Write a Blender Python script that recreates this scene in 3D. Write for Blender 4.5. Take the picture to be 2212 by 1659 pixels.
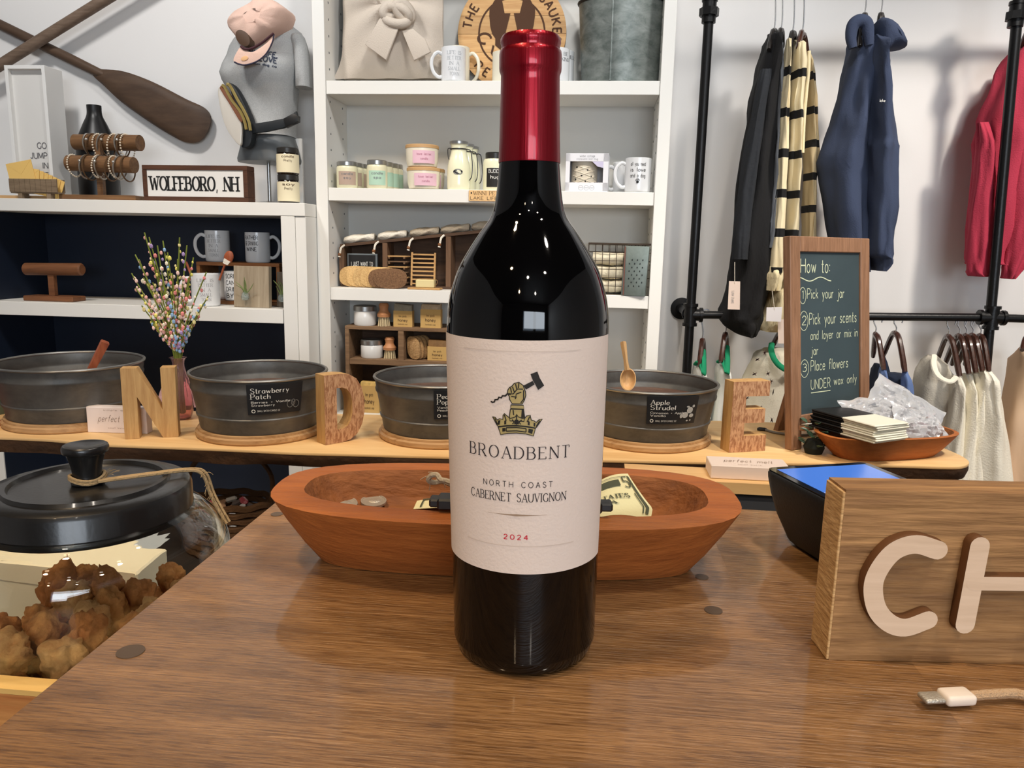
import bpy, bmesh, math, random
from mathutils import Vector, Matrix, noise
random.seed(7)
for o in list(bpy.data.objects): bpy.data.objects.remove(o)
SC = bpy.context.scene
COL = SC.collection
PI = math.pi
V = Vector
# ------------------------------------------------------------------ camera
FPX, CX, CY, HC = 1660.0, 1106.0, 829.5, 1.1274
PITCH, ROLL, YAW = 0.18099, -0.02135, -0.09911
FF = V((math.sin(YAW)*math.cos(PITCH), math.cos(YAW)*math.cos(PITCH), -math.sin(PITCH)))
_r = V((math.cos(YAW), -math.sin(YAW), 0)); _d = FF.cross(_r)
RR = math.cos(ROLL)*_r + math.sin(ROLL)*_d
DD = -math.sin(ROLL)*_r + math.cos(ROLL)*_d
cd = bpy.data.cameras.new('camera'); cam = bpy.data.objects.new('camera', cd); COL.objects.link(cam)
m3 = Matrix((RR, -DD, -FF)).transposed()
cam.matrix_world = Matrix.Translation((0, 0, HC)) @ m3.to_4x4()
cd.sensor_width = 36; cd.sensor_fit = 'HORIZONTAL'; cd.lens = 36*FPX/2212; cd.clip_start = 0.02
SC.camera = cam
# ------------------------------------------------------------------ light
w = bpy.data.worlds.new('world'); SC.world = w; w.use_nodes = True
bg = w.node_tree.nodes['Background']; bg.inputs[0].default_value = (.62, .78, 1, 1); bg.inputs[1].default_value = 2.0
def area(name, loc, tgt, sx, sy, power, col, spread=180):
    l = bpy.data.lights.new(name, 'AREA'); l.shape = 'RECTANGLE'; l.size = sx; l.size_y = sy
    l.energy = power; l.color = col; l.spread = math.radians(spread)
    o = bpy.data.objects.new(name, l); COL.objects.link(o); o.location = loc
    o.rotation_euler = (V(tgt)-V(loc)).to_track_quat('-Z', 'Y').to_euler(); return o
def spot(name, loc, tgt, r, power, col, ang=80, blend=.6):
    l = bpy.data.lights.new(name, 'SPOT'); l.energy = power; l.color = col; l.spot_size = math.radians(ang)
    l.spot_blend = blend; l.shadow_soft_size = r
    o = bpy.data.objects.new(name, l); COL.objects.link(o); o.location = loc
    o.rotation_euler = (V(tgt)-V(loc)).to_track_quat('-Z', 'Y').to_euler(); return o
COOL = (1, .975, .945); WARM = (1, .73, .45); NEUT = (1, .9, .78)
spot('track_spot', (-1.25, 1.0, 2.62), (-1.2, 2.3, 1.5), .12, 66, COOL, 95)
spot('track_spot', (.1, .9, 2.62), (-.3, 2.2, 1.4), .10, 52, COOL, 80)
spot('track_spot', (1.25, 1.05, 2.62), (.9, 2.3, 1.5), .16, 50, COOL, 95)
spot('display_spot', (.45, .75, 2.62), (.1, 1.4, .75), .04, 42, NEUT, 75)
spot('display_spot', (-.9, .7, 2.62), (-.7, 1.4, .75), .04, 42, WARM, 75)
spot('counter_spot', (-.55, .05, 2.5), (-.2, .4, .9), .05, 48, WARM, 70)
spot('counter_spot', (.65, .0, 2.5), (.1, .4, .92), .05, 40, NEUT, 70)
spot('display_spot', (1.35, .9, 2.62), (.95, 2.05, .7), .08, 115, NEUT, 60)
for lx, ly in ((-.75, -.9), (.1, -1.6), (.95, -1.0), (-.5, -2.6), (.8, -2.6)): spot('room_downlight', (lx, ly, 2.7), (lx, ly+.6, 0), 0.06, 26, WARM if lx < 0 else NEUT, 130, .8)
area('window_daylight', (1.2, -4.42, 1.56), (1.0, 0, 1.2), 2.5, 1.1, 92, (.86, .93, 1))
SC.view_settings.view_transform = 'Standard'; SC.view_settings.look = 'None'
SC.view_settings.gamma = 1; SC.view_settings.use_curve_mapping = False
SC.view_settings.exposure = 0.0
# ------------------------------------------------------------------ pixel -> world helpers (design-time tracing of the photograph)
def ray(x, y): return RR*((x-CX)/FPX) + DD*((y-CY)/FPX) + FF
def PZ(x, y, z): d = ray(x, y); return d*((z-HC)/d.z) + V((0, 0, HC))
def PY(x, y, Y): d = ray(x, y); return d*(Y/d.y) + V((0, 0, HC))
def BX(x, Y, Z):
    a = (x-CX)/FPX; z = Z-HC
    X = -((RR.y-a*FF.y)*Y + (RR.z-a*FF.z)*z)/(RR.x-a*FF.x)
    return V((X, Y, Z))
def SZ(px, P): return px*((V(P)-V((0, 0, HC))).dot(FF))/FPX
# ------------------------------------------------------------------ materials
def lin(c): return tuple(((v/255)/12.92 if v/255 <= .04045 else ((v/255+.055)/1.055)**2.4) for v in c) + (1,)
MC = {}
def M(name, col=(200, 200, 200), rough=.5, metal=0, var=None, bump=None, spec=.5, trans=0, coat=0, emit=0, rnd=0, ior=1.45, alpha=1, sheen=0):
    if name in MC: return MC[name]
    m = bpy.data.materials.new(name); m.use_nodes = True; MC[name] = m
    nt = m.node_tree; b = nt.nodes['Principled BSDF']; L = nt.links.new
    I = b.inputs; I['Base Color'].default_value = lin(col); I['Roughness'].default_value = rough; I['Metallic'].default_value = metal
    I['Specular IOR Level'].default_value = spec; I['Transmission Weight'].default_value = trans; I['Coat Weight'].default_value = coat
    I['Coat Roughness'].default_value = .08; I['IOR'].default_value = ior; I['Alpha'].default_value = alpha
    if sheen: I['Sheen Weight'].default_value = sheen
    if emit: I['Emission Color'].default_value = lin(col); I['Emission Strength'].default_value = emit
    tc = nt.nodes.new('ShaderNodeTexCoord')
    src = None
    if var:   # (scale, colour2, stretch xyz, contrast)
        sc, c2, st, ct = (list(var)+[(1, 1, 1), .18])[:4] if len(var) == 2 else (list(var)+[.18])[:4]
        mp = nt.nodes.new('ShaderNodeMapping'); mp.inputs['Scale'].default_value = st; L(tc.outputs['Object'], mp.inputs[0])
        if rnd:
            oi = nt.nodes.new('ShaderNodeObjectInfo'); mu = nt.nodes.new('ShaderNodeMath'); mu.operation = 'MULTIPLY'; mu.inputs[1].default_value = 37
            L(oi.outputs['Random'], mu.inputs[0]); L(mu.outputs[0], mp.inputs['Location'])
        n = nt.nodes.new('ShaderNodeTexNoise'); n.inputs['Scale'].default_value = sc; n.inputs['Detail'].default_value = 8; n.inputs['Roughness'].default_value = .65
        n.inputs['Distortion'].default_value = .4
        L(mp.outputs[0], n.inputs['Vector'])
        cr = nt.nodes.new('ShaderNodeValToRGB'); cr.color_ramp.elements[0].position = .5-ct; cr.color_ramp.elements[1].position = .5+ct
        cr.color_ramp.elements[0].color = lin(c2); cr.color_ramp.elements[1].color = lin(col)
        L(n.outputs[0], cr.inputs[0]); src = cr.outputs[0]
        if rnd:
            hs = nt.nodes.new('ShaderNodeHueSaturation'); mr = nt.nodes.new('ShaderNodeMapRange'); mr.inputs[3].default_value = 1-rnd; mr.inputs[4].default_value = 1+rnd
            L(oi.outputs['Random'], mr.inputs[0]); L(mr.outputs[0], hs.inputs['Value']); L(src, hs.inputs['Color']); src = hs.outputs[0]
        L(src, b.inputs['Base Color'])
    if bump:  # (scale, strength, stretch)
        bs = list(bump)+[(1, 1, 1)]
        mp = nt.nodes.new('ShaderNodeMapping'); mp.inputs['Scale'].default_value = bs[2]; L(tc.outputs['Object'], mp.inputs[0])
        n = nt.nodes.new('ShaderNodeTexNoise'); n.inputs['Scale'].default_value = bs[0]; n.inputs['Detail'].default_value = 5
        bp = nt.nodes.new('ShaderNodeBump'); bp.inputs['Strength'].default_value = bs[1]; bp.inputs['Distance'].default_value = .002
        L(mp.outputs[0], n.inputs['Vector']); L(n.outputs[0], bp.inputs['Height']); L(bp.outputs[0], b.inputs['Normal'])
    return m
def wood(name, c1, c2, axis='x', sc=14, rough=.5, rnd=0, coat=0, bump=.25, ct=.2, k=12):
    st = {'x': (1, k, k), 'y': (k, 1, k), 'z': (k, k, 1)}[axis]
    return M(name, c1, rough, var=(sc, c2, st, ct), bump=(sc*1.5, bump, st), rnd=rnd, coat=coat)
def striped(name, c1, c2, pitch, duty, rough=.9):
    m = M(name, c1, rough, bump=(900, .4)); nt = m.node_tree; L = nt.links.new
    tc = nt.nodes.new('ShaderNodeTexCoord'); sp = nt.nodes.new('ShaderNodeSeparateXYZ'); L(tc.outputs['Object'], sp.inputs[0])
    d = nt.nodes.new('ShaderNodeMath'); d.operation = 'DIVIDE'; d.inputs[1].default_value = pitch; L(sp.outputs[2], d.inputs[0])
    f = nt.nodes.new('ShaderNodeMath'); f.operation = 'FRACT'; L(d.outputs[0], f.inputs[0])
    g = nt.nodes.new('ShaderNodeMath'); g.operation = 'LESS_THAN'; g.inputs[1].default_value = duty; L(f.outputs[0], g.inputs[0])
    mx = nt.nodes.new('ShaderNodeMix'); mx.data_type = 'RGBA'; mx.inputs[6].default_value = lin(c1); mx.inputs[7].default_value = lin(c2)
    L(g.outputs[0], mx.inputs[0]); L(mx.outputs[2], nt.nodes['Principled BSDF'].inputs['Base Color']); return m
# ------------------------------------------------------------------ objects
def thing(name, label, cat, loc=(0, 0, 0), rz=0, group=None, rx=0, ry=0):
    o = bpy.data.objects.new(name, None); COL.objects.link(o); o.empty_display_size = .02
    o.location = loc; o.rotation_euler = (rx, ry, rz); o['label'] = label; o['category'] = cat
    if group: o['group'] = group
    return o
def tag(o, label, cat, group=None):
    o['label'] = label; o['category'] = cat
    if group: o['group'] = group
    return o
def basis(o):
    return Matrix.Translation(o.location) @ o.rotation_euler.to_matrix().to_4x4()
def obj(name, bm, mat, parent=None, world=False, ang=35, label=None, kind=None, loc=None):
    if world and parent is not None:
        T = parent
        while T.parent: T = T.parent
        bm.transform(basis(T).inverted())
    me = bpy.data.meshes.new(name); bm.to_mesh(me); bm.free()
    o = bpy.data.objects.new(name, me); COL.objects.link(o)
    if mat: me.materials.append(mat)
    if len(me.polygons):
        me.shade_smooth(); me.set_sharp_from_angle(angle=math.radians(ang))
    if parent is not None: o.parent = parent
    if label: o['label'] = label
    if kind: o['kind'] = kind
    if loc is not None: o.location = loc
    return o
def dup(root, loc=None, rz=None, label=None, group=None):
    def cp(o, par):
        c = o.copy(); COL.objects.link(c); c.parent = par
        for ch in o.children: cp(ch, c)
        return c
    kids = list(root.children); r = root.copy(); COL.objects.link(r)
    for ch in kids: cp(ch, r)
    if loc is not None: r.location = loc
    if rz is not None: r.rotation_euler = (root.rotation_euler.x, root.rotation_euler.y, rz)
    if label: r['label'] = label
    if group: r['group'] = group
    return r
def struct(name, bm, mat): return obj(name, bm, mat, kind='structure')
# ------------------------------------------------------------------ bmesh helpers
def nb(): return bmesh.new()
def box(bm, c, s, bev=0, R=None, seg=1):
    r = bmesh.ops.create_cube(bm, size=1); vs = r['verts']
    T = Matrix.Translation(c) @ (R.to_4x4() if R is not None else Matrix()) @ Matrix.Diagonal((s[0], s[1], s[2], 1))
    bmesh.ops.transform(bm, matrix=T, verts=vs)
    if bev:
        es = list({e for v in vs for e in v.link_edges})
        bmesh.ops.bevel(bm, geom=es, offset=bev, segments=seg, affect='EDGES', profile=.5)
    return bm
def b2(a, b, bev=0):   # box from two corners
    a = V(a); b = V(b); return box(nb(), (a+b)/2, [abs(x) for x in (b-a)], bev)
def lathe(bm, prof, n=32, c=(0, 0, 0), ky=1.0, fn=None):
    rings = []
    for r, z in prof:
        if r < 1e-6: rings.append([bm.verts.new((c[0], c[1], c[2]+z))])
        else: rings.append([bm.verts.new((c[0]+r*math.cos(2*PI*i/n), c[1]+ky*r*math.sin(2*PI*i/n), c[2]+z)) for i in range(n)])
    for a, b in zip(rings, rings[1:]):
        if len(a) == 1 and len(b) == 1: continue
        for i in range(n):
            j = (i+1) % n
            if len(a) == 1: bm.faces.new((a[0], b[j], b[i]))
            elif len(b) == 1: bm.faces.new((a[i], a[j], b[0]))
            else: bm.faces.new((a[i], a[j], b[j], b[i]))
    return bm
def smooth(pts, k=4, closed=False):
    P = [V(p) for p in pts]; n = len(P); out = []
    rng = range(n if closed else n-1)
    for i in rng:
        p1, p2 = P[i], P[(i+1) % n]
        p0 = P[i-1] if (i > 0 or closed) else p1*2-p2
        p3 = P[(i+2) % n] if (i+2 < n or closed) else p2*2-p1
        for j in range(k):
            t = j/k
            out.append(.5*((2*p1)+(p2-p0)*t+(2*p0-5*p1+4*p2-p3)*t*t+(3*p1-p0-3*p2+p3)*t**3))
    if not closed: out.append(P[-1])
    return out
def tube(bm, pts, r, n=8, closed=False, flat=1.0, up=None):
    P = [V(p) for p in pts]; N = len(P); rings = []; prev = None
    for i, p in enumerate(P):
        t = (P[(i+1) % N]-P[i-1]) if (closed or 0 < i < N-1) else (P[1]-P[0] if i == 0 else P[-1]-P[-2])
        if t.length < 1e-9: t = V((0, 0, 1))
        t.normalize()
        if prev is None:
            a = V(up) if up else (V((0, 0, 1)) if abs(t.z) < .9 else V((1, 0, 0)))
            u = (a-t*a.dot(t)).normalized()
        else:
            u = prev-t*prev.dot(t)
            u = u.normalized() if u.length > 1e-6 else t.orthogonal().normalized()
        prev = u; v = t.cross(u); rr = r[i] if isinstance(r, (list, tuple)) else r
        rings.append([bm.verts.new(p+u*(rr*math.cos(2*PI*k/n))*flat+v*(rr*math.sin(2*PI*k/n))) for k in range(n)])
    for i in range(N if closed else N-1):
        a, b = rings[i], rings[(i+1) % N]
        for k in range(n): bm.faces.new((a[k], a[(k+1) % n], b[(k+1) % n], b[k]))
    if not closed:
        bm.faces.new(rings[0][::-1]); bm.faces.new(rings[-1])
    return bm
def prism(bm, front, back, bev=0):
    n = len(front); a = [bm.verts.new(p) for p in front]; b = [bm.verts.new(p) for p in back]
    f1 = bm.faces.new(a); f2 = bm.faces.new(b[::-1])
    for i in range(n):
        j = (i+1) % n; bm.faces.new((a[j], a[i], b[i], b[j]))
    bmesh.ops.recalc_face_normals(bm, faces=bm.faces[:])
    if bev: bmesh.ops.bevel(bm, geom=list({e for f in (f1, f2) for e in f.edges}), offset=bev, segments=2, affect='EDGES', profile=.5)
    return bm
def pxprism(pts, Y, th, sm=0, bev=0, bm=None):
    bm = bm or nb()
    W = [PY(x, y, Y) for x, y in pts]
    if sm: W = smooth(W, sm, True)
    return prism(bm, W, [p+V((0, th, 0)) for p in W], bev)
def loft(bm, rings, cap=True):
    R_ = [[bm.verts.new(p) for p in r] for r in rings]
    n = len(R_[0])
    for a, b in zip(R_, R_[1:]):
        for i in range(n): bm.faces.new((a[i], a[(i+1) % n], b[(i+1) % n], b[i]))
    if cap: bm.faces.new(R_[0][::-1]); bm.faces.new(R_[-1])
    bmesh.ops.recalc_face_normals(bm, faces=bm.faces[:]); return bm
def grid(bm, nu, nv, f):
    g = [[bm.verts.new(f(i/nu, j/nv)) for j in range(nv+1)] for i in range(nu+1)]
    for i in range(nu):
        for j in range(nv): bm.faces.new((g[i][j], g[i+1][j], g[i+1][j+1], g[i][j+1]))
    return bm
def thick(bm, t):
    bmesh.ops.recalc_face_normals(bm, faces=bm.faces[:])
    bmesh.ops.solidify(bm, geom=bm.faces[:], thickness=t); return bm
def cylpatch(c, r, a0, a1, z0, z1, n=24, th=.0004, taper=0):
    # a: angle from the -Y direction, positive towards +X
    bm = nb()
    def f(u, v):
        a = a0+(a1-a0)*u; z = z0+(z1-z0)*v; rr = r+taper*(z-z0)
        return (c[0]+rr*math.sin(a), c[1]-rr*math.cos(a), c[2]+z)
    return grid(bm, n, 3, f)
# ------------------------------------------------------------------ stroke lettering
G = {}
def _g(ch, wd, *strokes): G[ch] = (wd, strokes)
def c_(*p): return ('c', p)
def l_(*p): return ('l', p)
def x_(*p): return ('x', p)
OV = lambda cx, cy, rx, ry: ('o', [(cx+rx*math.cos(t*PI/8), cy+ry*math.sin(t*PI/8)) for t in range(16)])
_g('A', 7, l_((0, 0), (3.5, 10), (7, 0)), x_((1.3, 3.6), (5.7, 3.6)))
_g('B', 6, l_((0, 0), (0, 10)), c_((0, 10), (3.8, 9.8), (5.3, 7.7), (3.8, 5.5), (0, 5.3)), c_((0, 5.3), (4.4, 5.1), (6, 2.7), (4.4, .2), (0, 0)))
_g('C', 7, c_((6.8, 8), (5.2, 9.7), (3.4, 10), (.8, 8.2), (0, 5), (.8, 1.8), (3.4, 0), (5.2, .3), (6.8, 2)))
_g('D', 7, l_((0, 0), (0, 10)), c_((0, 10), (3.8, 9.8), (6.4, 7.6), (7, 5), (6.4, 2.4), (3.8, .2), (0, 0)))
_g('E', 5.5, l_((0, 0), (0, 10)), l_((0, 10), (5.2, 10)), x_((0, 5.2), (4.2, 5.2)), l_((0, 0), (5.5, 0)))
_g('F', 5.2, l_((0, 0), (0, 10)), l_((0, 10), (5.2, 10)), x_((0, 5.2), (4.2, 5.2)))
_g('G', 7.2, c_((6.8, 8), (5.2, 9.7), (3.4, 10), (.8, 8.2), (0, 5), (.8, 1.8), (3.4, 0), (5.6, .4), (7, 1.6)), l_((7, 1), (7, 4.6)))
_g('H', 7, l_((0, 0), (0, 10)), l_((7, 0), (7, 10)), x_((0, 5.2), (7, 5.2)))
_g('I', 1, l_((.5, 0), (.5, 10)))
_g('J', 4.5, c_((4, 10), (4, 3), (3, .3), (1.2, 0), (0, 1.8)))
_g('K', 6.3, l_((0, 0), (0, 10)), l_((6, 10), (0, 4.2)), l_((1.8, 5.8), (6.5, 0)))
_g('L', 5.2, l_((0, 10), (0, 0)), l_((0, 0), (5.2, 0)))
_g('M', 8.4, l_((0, 0), (.6, 10), (4.2, 1), (7.8, 10), (8.4, 0)))
_g('N', 7, l_((0, 0), (0, 10), (7, 0), (7, 10)))
_g('O', 8, OV(4, 5, 4, 5))
_g('P', 6, l_((0, 0), (0, 10)), c_((0, 10), (4.4, 9.8), (6, 7.4), (4.4, 4.9), (0, 4.7)))
_g('R', 6.6, l_((0, 0), (0, 10)), c_((0, 10), (4.2, 9.8), (5.7, 7.4), (4.2, 5), (0, 4.8)), l_((3, 4.9), (6.6, 0)))
_g('S', 5.6, c_((5.2, 8.2), (3.9, 9.8), (2, 9.9), (.4, 8.4), (.8, 6.4), (2.8, 5.2), (5, 3.8), (5.5, 1.9), (4, .2), (1.8, .1), (.1, 1.8)))
_g('T', 6.6, l_((3.3, 0), (3.3, 10)), l_((0, 10), (6.6, 10)))
_g('U', 6.8, c_((0, 10), (0, 3.4), (1.4, .4), (3.4, 0), (5.4, .4), (6.8, 3.4), (6.8, 10)))
_g('V', 7, l_((0, 10), (3.5, 0), (7, 10)))
_g('W', 10, l_((0, 10), (2.6, 0), (5, 9), (7.4, 0), (10, 10)))
_g('X', 6.6, l_((0, 0), (6.4, 10)), l_((.2, 10), (6.6, 0)))
_g('Y', 6.6, l_((0, 10), (3.3, 5), (6.6, 10)), l_((3.3, 5), (3.3, 0)))
_g('0', 6, OV(3, 5, 3, 5)); _g('1', 2.5, l_((0, 8.4), (2, 10), (2, 0)))
_g('2', 5.6, c_((.2, 7.8), (1.4, 9.7), (3.4, 9.9), (5.2, 8), (4.6, 5.6), (2, 2.6), (0, 0)), x_((0, 0), (5.6, 0)))
_g('3', 5.2, c_((.2, 8.8), (2.6, 10), (4.8, 8), (4, 5.9), (2, 5.4)), c_((2, 5.4), (4.6, 4.8), (5.2, 2.4), (3, .1), (0, 1.2)))
_g('4', 6, l_((4.4, 0), (4.4, 10), (0, 3), (6, 3))); _g('5', 5.4, c_((5, 10), (1, 10), (.6, 5.8), (3, 6.2), (5.2, 4), (4.6, 1), (2.4, 0), (0, 1.2)))
_g('a', 4.6, OV(2.1, 3, 2.1, 3), x_((4.3, 6), (4.3, 0))); _g('b', 4.6, x_((0.2, 10), (.2, 0)), OV(2.4, 3, 2.1, 3))
_g('c', 4.2, c_((4, 4.9), (2.4, 6), (.4, 4.8), (0, 3), (.4, 1.2), (2.4, 0), (4.1, 1.1))); _g('d', 4.6, OV(2.1, 3, 2.1, 3), x_((4.3, 10), (4.3, 0)))
_g('e', 4.4, c_((.2, 3.2), (4.2, 3.3), (3.8, 5.2), (2.2, 6), (.4, 4.8), (0, 2.8), (.8, .6), (2.6, 0), (4.2, 1.1)))
_g('f', 3.4, c_((3.4, 9.2), (2.2, 10), (1.4, 8.6), (1.3, 0)), x_((0, 6), (3, 6))); _g('g', 4.6, OV(2.1, 3, 2.1, 3), c_((4.3, 6), (4.3, -1.6), (3, -3.4), (.4, -2.8)))
_g('h', 4.4, x_((0, 10), (0, 0)), c_((0, 3.8), (1.6, 5.8), (3.6, 5.6), (4.2, 4), (4.2, 0)))
_g('i', .8, x_((.4, 6), (.4, 0)), x_((.4, 8.2), (.4, 8.9))); _g('j', 2.4, c_((2, 6), (2, -1.8), (1.2, -3.3), (-.6, -2.6)), x_((2, 8.2), (2, 8.9)))
_g('k', 4.2, x_((0, 10), (0, 0)), x_((3.8, 6), (0, 2.4)), x_((1.2, 3.5), (4.2, 0))); _g('l', .8, x_((.4, 10), (.4, 0)))
_g('m', 7.2, x_((0, 6), (0, 0)), c_((0, 4), (1.4, 5.8), (3, 5.4), (3.5, 4), (3.5, 0)), c_((3.5, 4), (5, 5.8), (6.6, 5.4), (7, 4), (7, 0)))
_g('n', 4.4, x_((0, 6), (0, 0)), c_((0, 4), (1.6, 5.8), (3.6, 5.6), (4.2, 4), (4.2, 0))); _g('o', 4.6, OV(2.3, 3, 2.3, 3))
_g('p', 4.6, x_((.2, 6), (.2, -3.4)), OV(2.4, 3, 2.1, 3)); _g('r', 3.2, x_((0, 6), (0, 0)), c_((0, 3.6), (1.2, 5.6), (3.1, 5.7)))
_g('s', 4, c_((3.7, 5), (2, 6), (.4, 4.9), (1, 3.5), (3, 2.7), (3.8, 1.4), (2.4, .1), (.1, 1))); _g('t', 3.2, c_((1.4, 9), (1.4, 1.6), (2, .2), (3.2, .4)), x_((0, 6), (3, 6)))
_g('u', 4.4, c_((0, 6), (0, 2), (.8, .2), (2.4, .1), (4.2, 2)), x_((4.3, 6), (4.3, 0))); _g('v', 4.2, l_((0, 6), (2.1, 0), (4.2, 6)))
_g('w', 6.6, l_((0, 6), (1.7, 0), (3.3, 5.4), (4.9, 0), (6.6, 6))); _g('x', 4.2, x_((0, 6), (4.2, 0)), x_((0, 0), (4.2, 6)))
_g('y', 4.4, x_((0, 6), (2.3, .6)), x_((4.4, 6), (1.2, -3.4))); _g(':', .8, x_((.4, 1), (.4, 1.8)), x_((.4, 5), (.4, 5.8)))
_g(',', 1.2, x_((.8, .8), (.2, -1.8))); _g('.', .8, x_((.4, 0), (.4, .8))); _g("'", .8, x_((.4, 10), (.4, 8))); _g('+', 4, x_((0, 4), (4, 4)), x_((2, 2), (2, 6)))
def text(bm, s, size, mp, x=0, y=0, wt=1.0, serif=False, align='c', space=2.2, fit=None, slant=0):
    k = size/10; adv = []; W = 0
    for ch in s:
        wd = 4.5 if ch == ' ' else G[ch][0]; adv.append(W); W += wd+space
    W -= space; kx = fit/(W) if fit else k
    x -= {'c': .5, 'l': 0, 'r': 1}[align]*W*kx
    def put(a): return bm.verts.new(mp(x+(a[0]+slant*a[1])*kx, y+a[1]*k))
    def quad(a, b, h1, h2=None):
        h2 = h1 if h2 is None else h2
        d = V((b[0]-a[0], b[1]-a[1])); L = d.length or 1; n = V((-d.y/L, d.x/L))
        st = max(1, int(L/2.6))
        for i in range(st):
            t0, t1 = i/st, (i+1)/st
            p, q = V(a[:2])+d*t0, V(a[:2])+d*t1
            bm.faces.new([put(p-n*h1), put(q-n*h2), put(q+n*h2), put(p+n*h1)])
    for ch, ox in zip(s, adv):
        if ch == ' ': continue
        for kind, pts in G[ch][1]:
            P = [(p[0]+ox, p[1]) for p in pts]
            if kind in 'co':
                Q = smooth([(a, b, 0) for a, b in P], 4, kind == 'o')
                if kind == 'o': Q.append(Q[0])
                hs = []
                for i in range(len(Q)):
                    d = Q[min(i+1, len(Q)-1)]-Q[max(i-1, 0)]
                    if kind == 'o' and i in (0, len(Q)-1): d = Q[1]-Q[-2]
                    t = abs(d.y)/(d.length or 1); hs.append((wt*(.35+.65*t) if serif else wt)*.5)
                Ls = []
                for i in range(len(Q)):
                    d = Q[min(i+1, len(Q)-1)]-Q[max(i-1, 0)]
                    if kind == 'o' and i in (0, len(Q)-1): d = Q[1]-Q[-2]
                    d.normalize(); n = V((-d.y, d.x, 0)); Ls.append((put(Q[i]-n*hs[i]), put(Q[i]+n*hs[i])))
                for a, b in zip(Ls, Ls[1:]): bm.faces.new((a[0], b[0], b[1], a[1]))
            else:
                for a, b in zip(P, P[1:]):
                    h = wt*.5
                    if serif:
                        dx, dy = b[0]-a[0], b[1]-a[1]; L = math.hypot(dx, dy) or 1
                        h *= (.4+.6*abs(dy)/L) if abs(dx) < .01*L or abs(dy) < .01*L else (.45 if dx*dy > 0 else 1)
                        if ch == 'N' and abs(dx) < .01: h = wt*.27
                    quad(a, b, h)
                if serif and kind == 'l':
                    for e, q in ((P[0], P[1]), (P[-1], P[-2])):
                        dx, dy = q[0]-e[0], q[1]-e[1]
                        if abs(dy) > abs(dx)*.9:
                            if e[1] < .2 or e[1] > 9.8: quad((e[0]-wt*1.15, e[1]), (e[0]+wt*1.15, e[1]), wt*.2)
                        elif e[0] > ox+1: quad((e[0], e[1]), (e[0], e[1]+(1.9 if e[1] < 5 else -1.9)), wt*.3)
    return bm
def planemap(o, ux, uy, off=None):
    o, ux, uy = V(o), V(ux).normalized(), V(uy).normalized()
    n = ux.cross(uy); o = o+n*(.0006 if off is None else off)
    return lambda x, y: o+ux*x+uy*y
def cylmap(c, r, a0, z0, off=.0006, lean=None):
    return lambda x, y: V((c[0]+(r+off)*math.sin(a0+x/r), c[1]-(r+off)*math.cos(a0+x/r), c[2]+z0+y))
INK = M('black_ink', (22, 22, 24), .7); GREYINK = M('grey_ink', (130, 132, 136), .7); WHITEINK = M('white_ink', (225, 225, 220), .7)
BROWNINK = M('brown_ink', (92, 70, 48), .7)
# ================================================================== SETTING
YW, YF, YB, YBL, YR = 2.30, 2.10, 2.28, 2.016, 2.09
WALL = M('wall_paint', (226, 224, 222), .75, bump=(160, .06))
WHITE = M('white_laminate', (232, 231, 226), .45)
NAVY = M('navy_panel', (13, 24, 42), .55)
struct('wall_back', b2((-3, YW, 0), (3, YW+.1, 2.8)), WALL)
struct('wall_left', b2((-3.1, -4.6, 0), (-3, YW, 2.8)), WALL)
struct('wall_right', b2((3, -4.6, 0), (3.1, YW, 2.8)), WALL)
bmw = nb()
for a, b in (((-3, 0), (-.2, 2.8)), ((-.2, 0), (2.6, .9)), ((-.2, 2.2), (2.6, 2.8)), ((2.6, 0), (3, 2.8)), ((1.1, .9), (1.3, 2.2))):
    box(bmw, ((a[0]+b[0])/2, -4.55, (a[1]+b[1])/2), (b[0]-a[0], .1, b[1]-a[1]))
struct('wall_rear', bmw, M('rear_wall_paint', (96, 94, 92), .7))
GLASS = M('clear_glass', (255, 255, 255), .0, trans=1, ior=1.46)
for i, (x0, x1) in enumerate(((-.2, 1.1), (1.3, 2.6))):
    wdw = obj('window_%d' % (i+1), b2((x0+.05, -4.56, .95), (x1-.05, -4.555, 2.15)), GLASS, kind='structure')
    fb = nb()
    for c, s in (((x0+.025, 1.55), (.05, 1.3)), ((x1-.025, 1.55), (.05, 1.3)), (((x0+x1)/2, .925), (x1-x0, .05)), (((x0+x1)/2, 2.175), (x1-x0, .05))):
        box(fb, (c[0], -4.55, c[1]), (s[0], .06, s[1]))
    obj('window_frame', fb, WHITE, wdw)
struct('floor', b2((-3, -4.6, -.1), (3, YW, 0)), wood('floor_wood', (150, 118, 84), (118, 88, 60), 'x', 6, .5))
struct('ceiling', b2((-3.1, -4.6, 2.8), (3.1, YW+.1, 2.9)), M('dark_ceiling', (58, 54, 50), .6, bump=(30, .3)))
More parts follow.
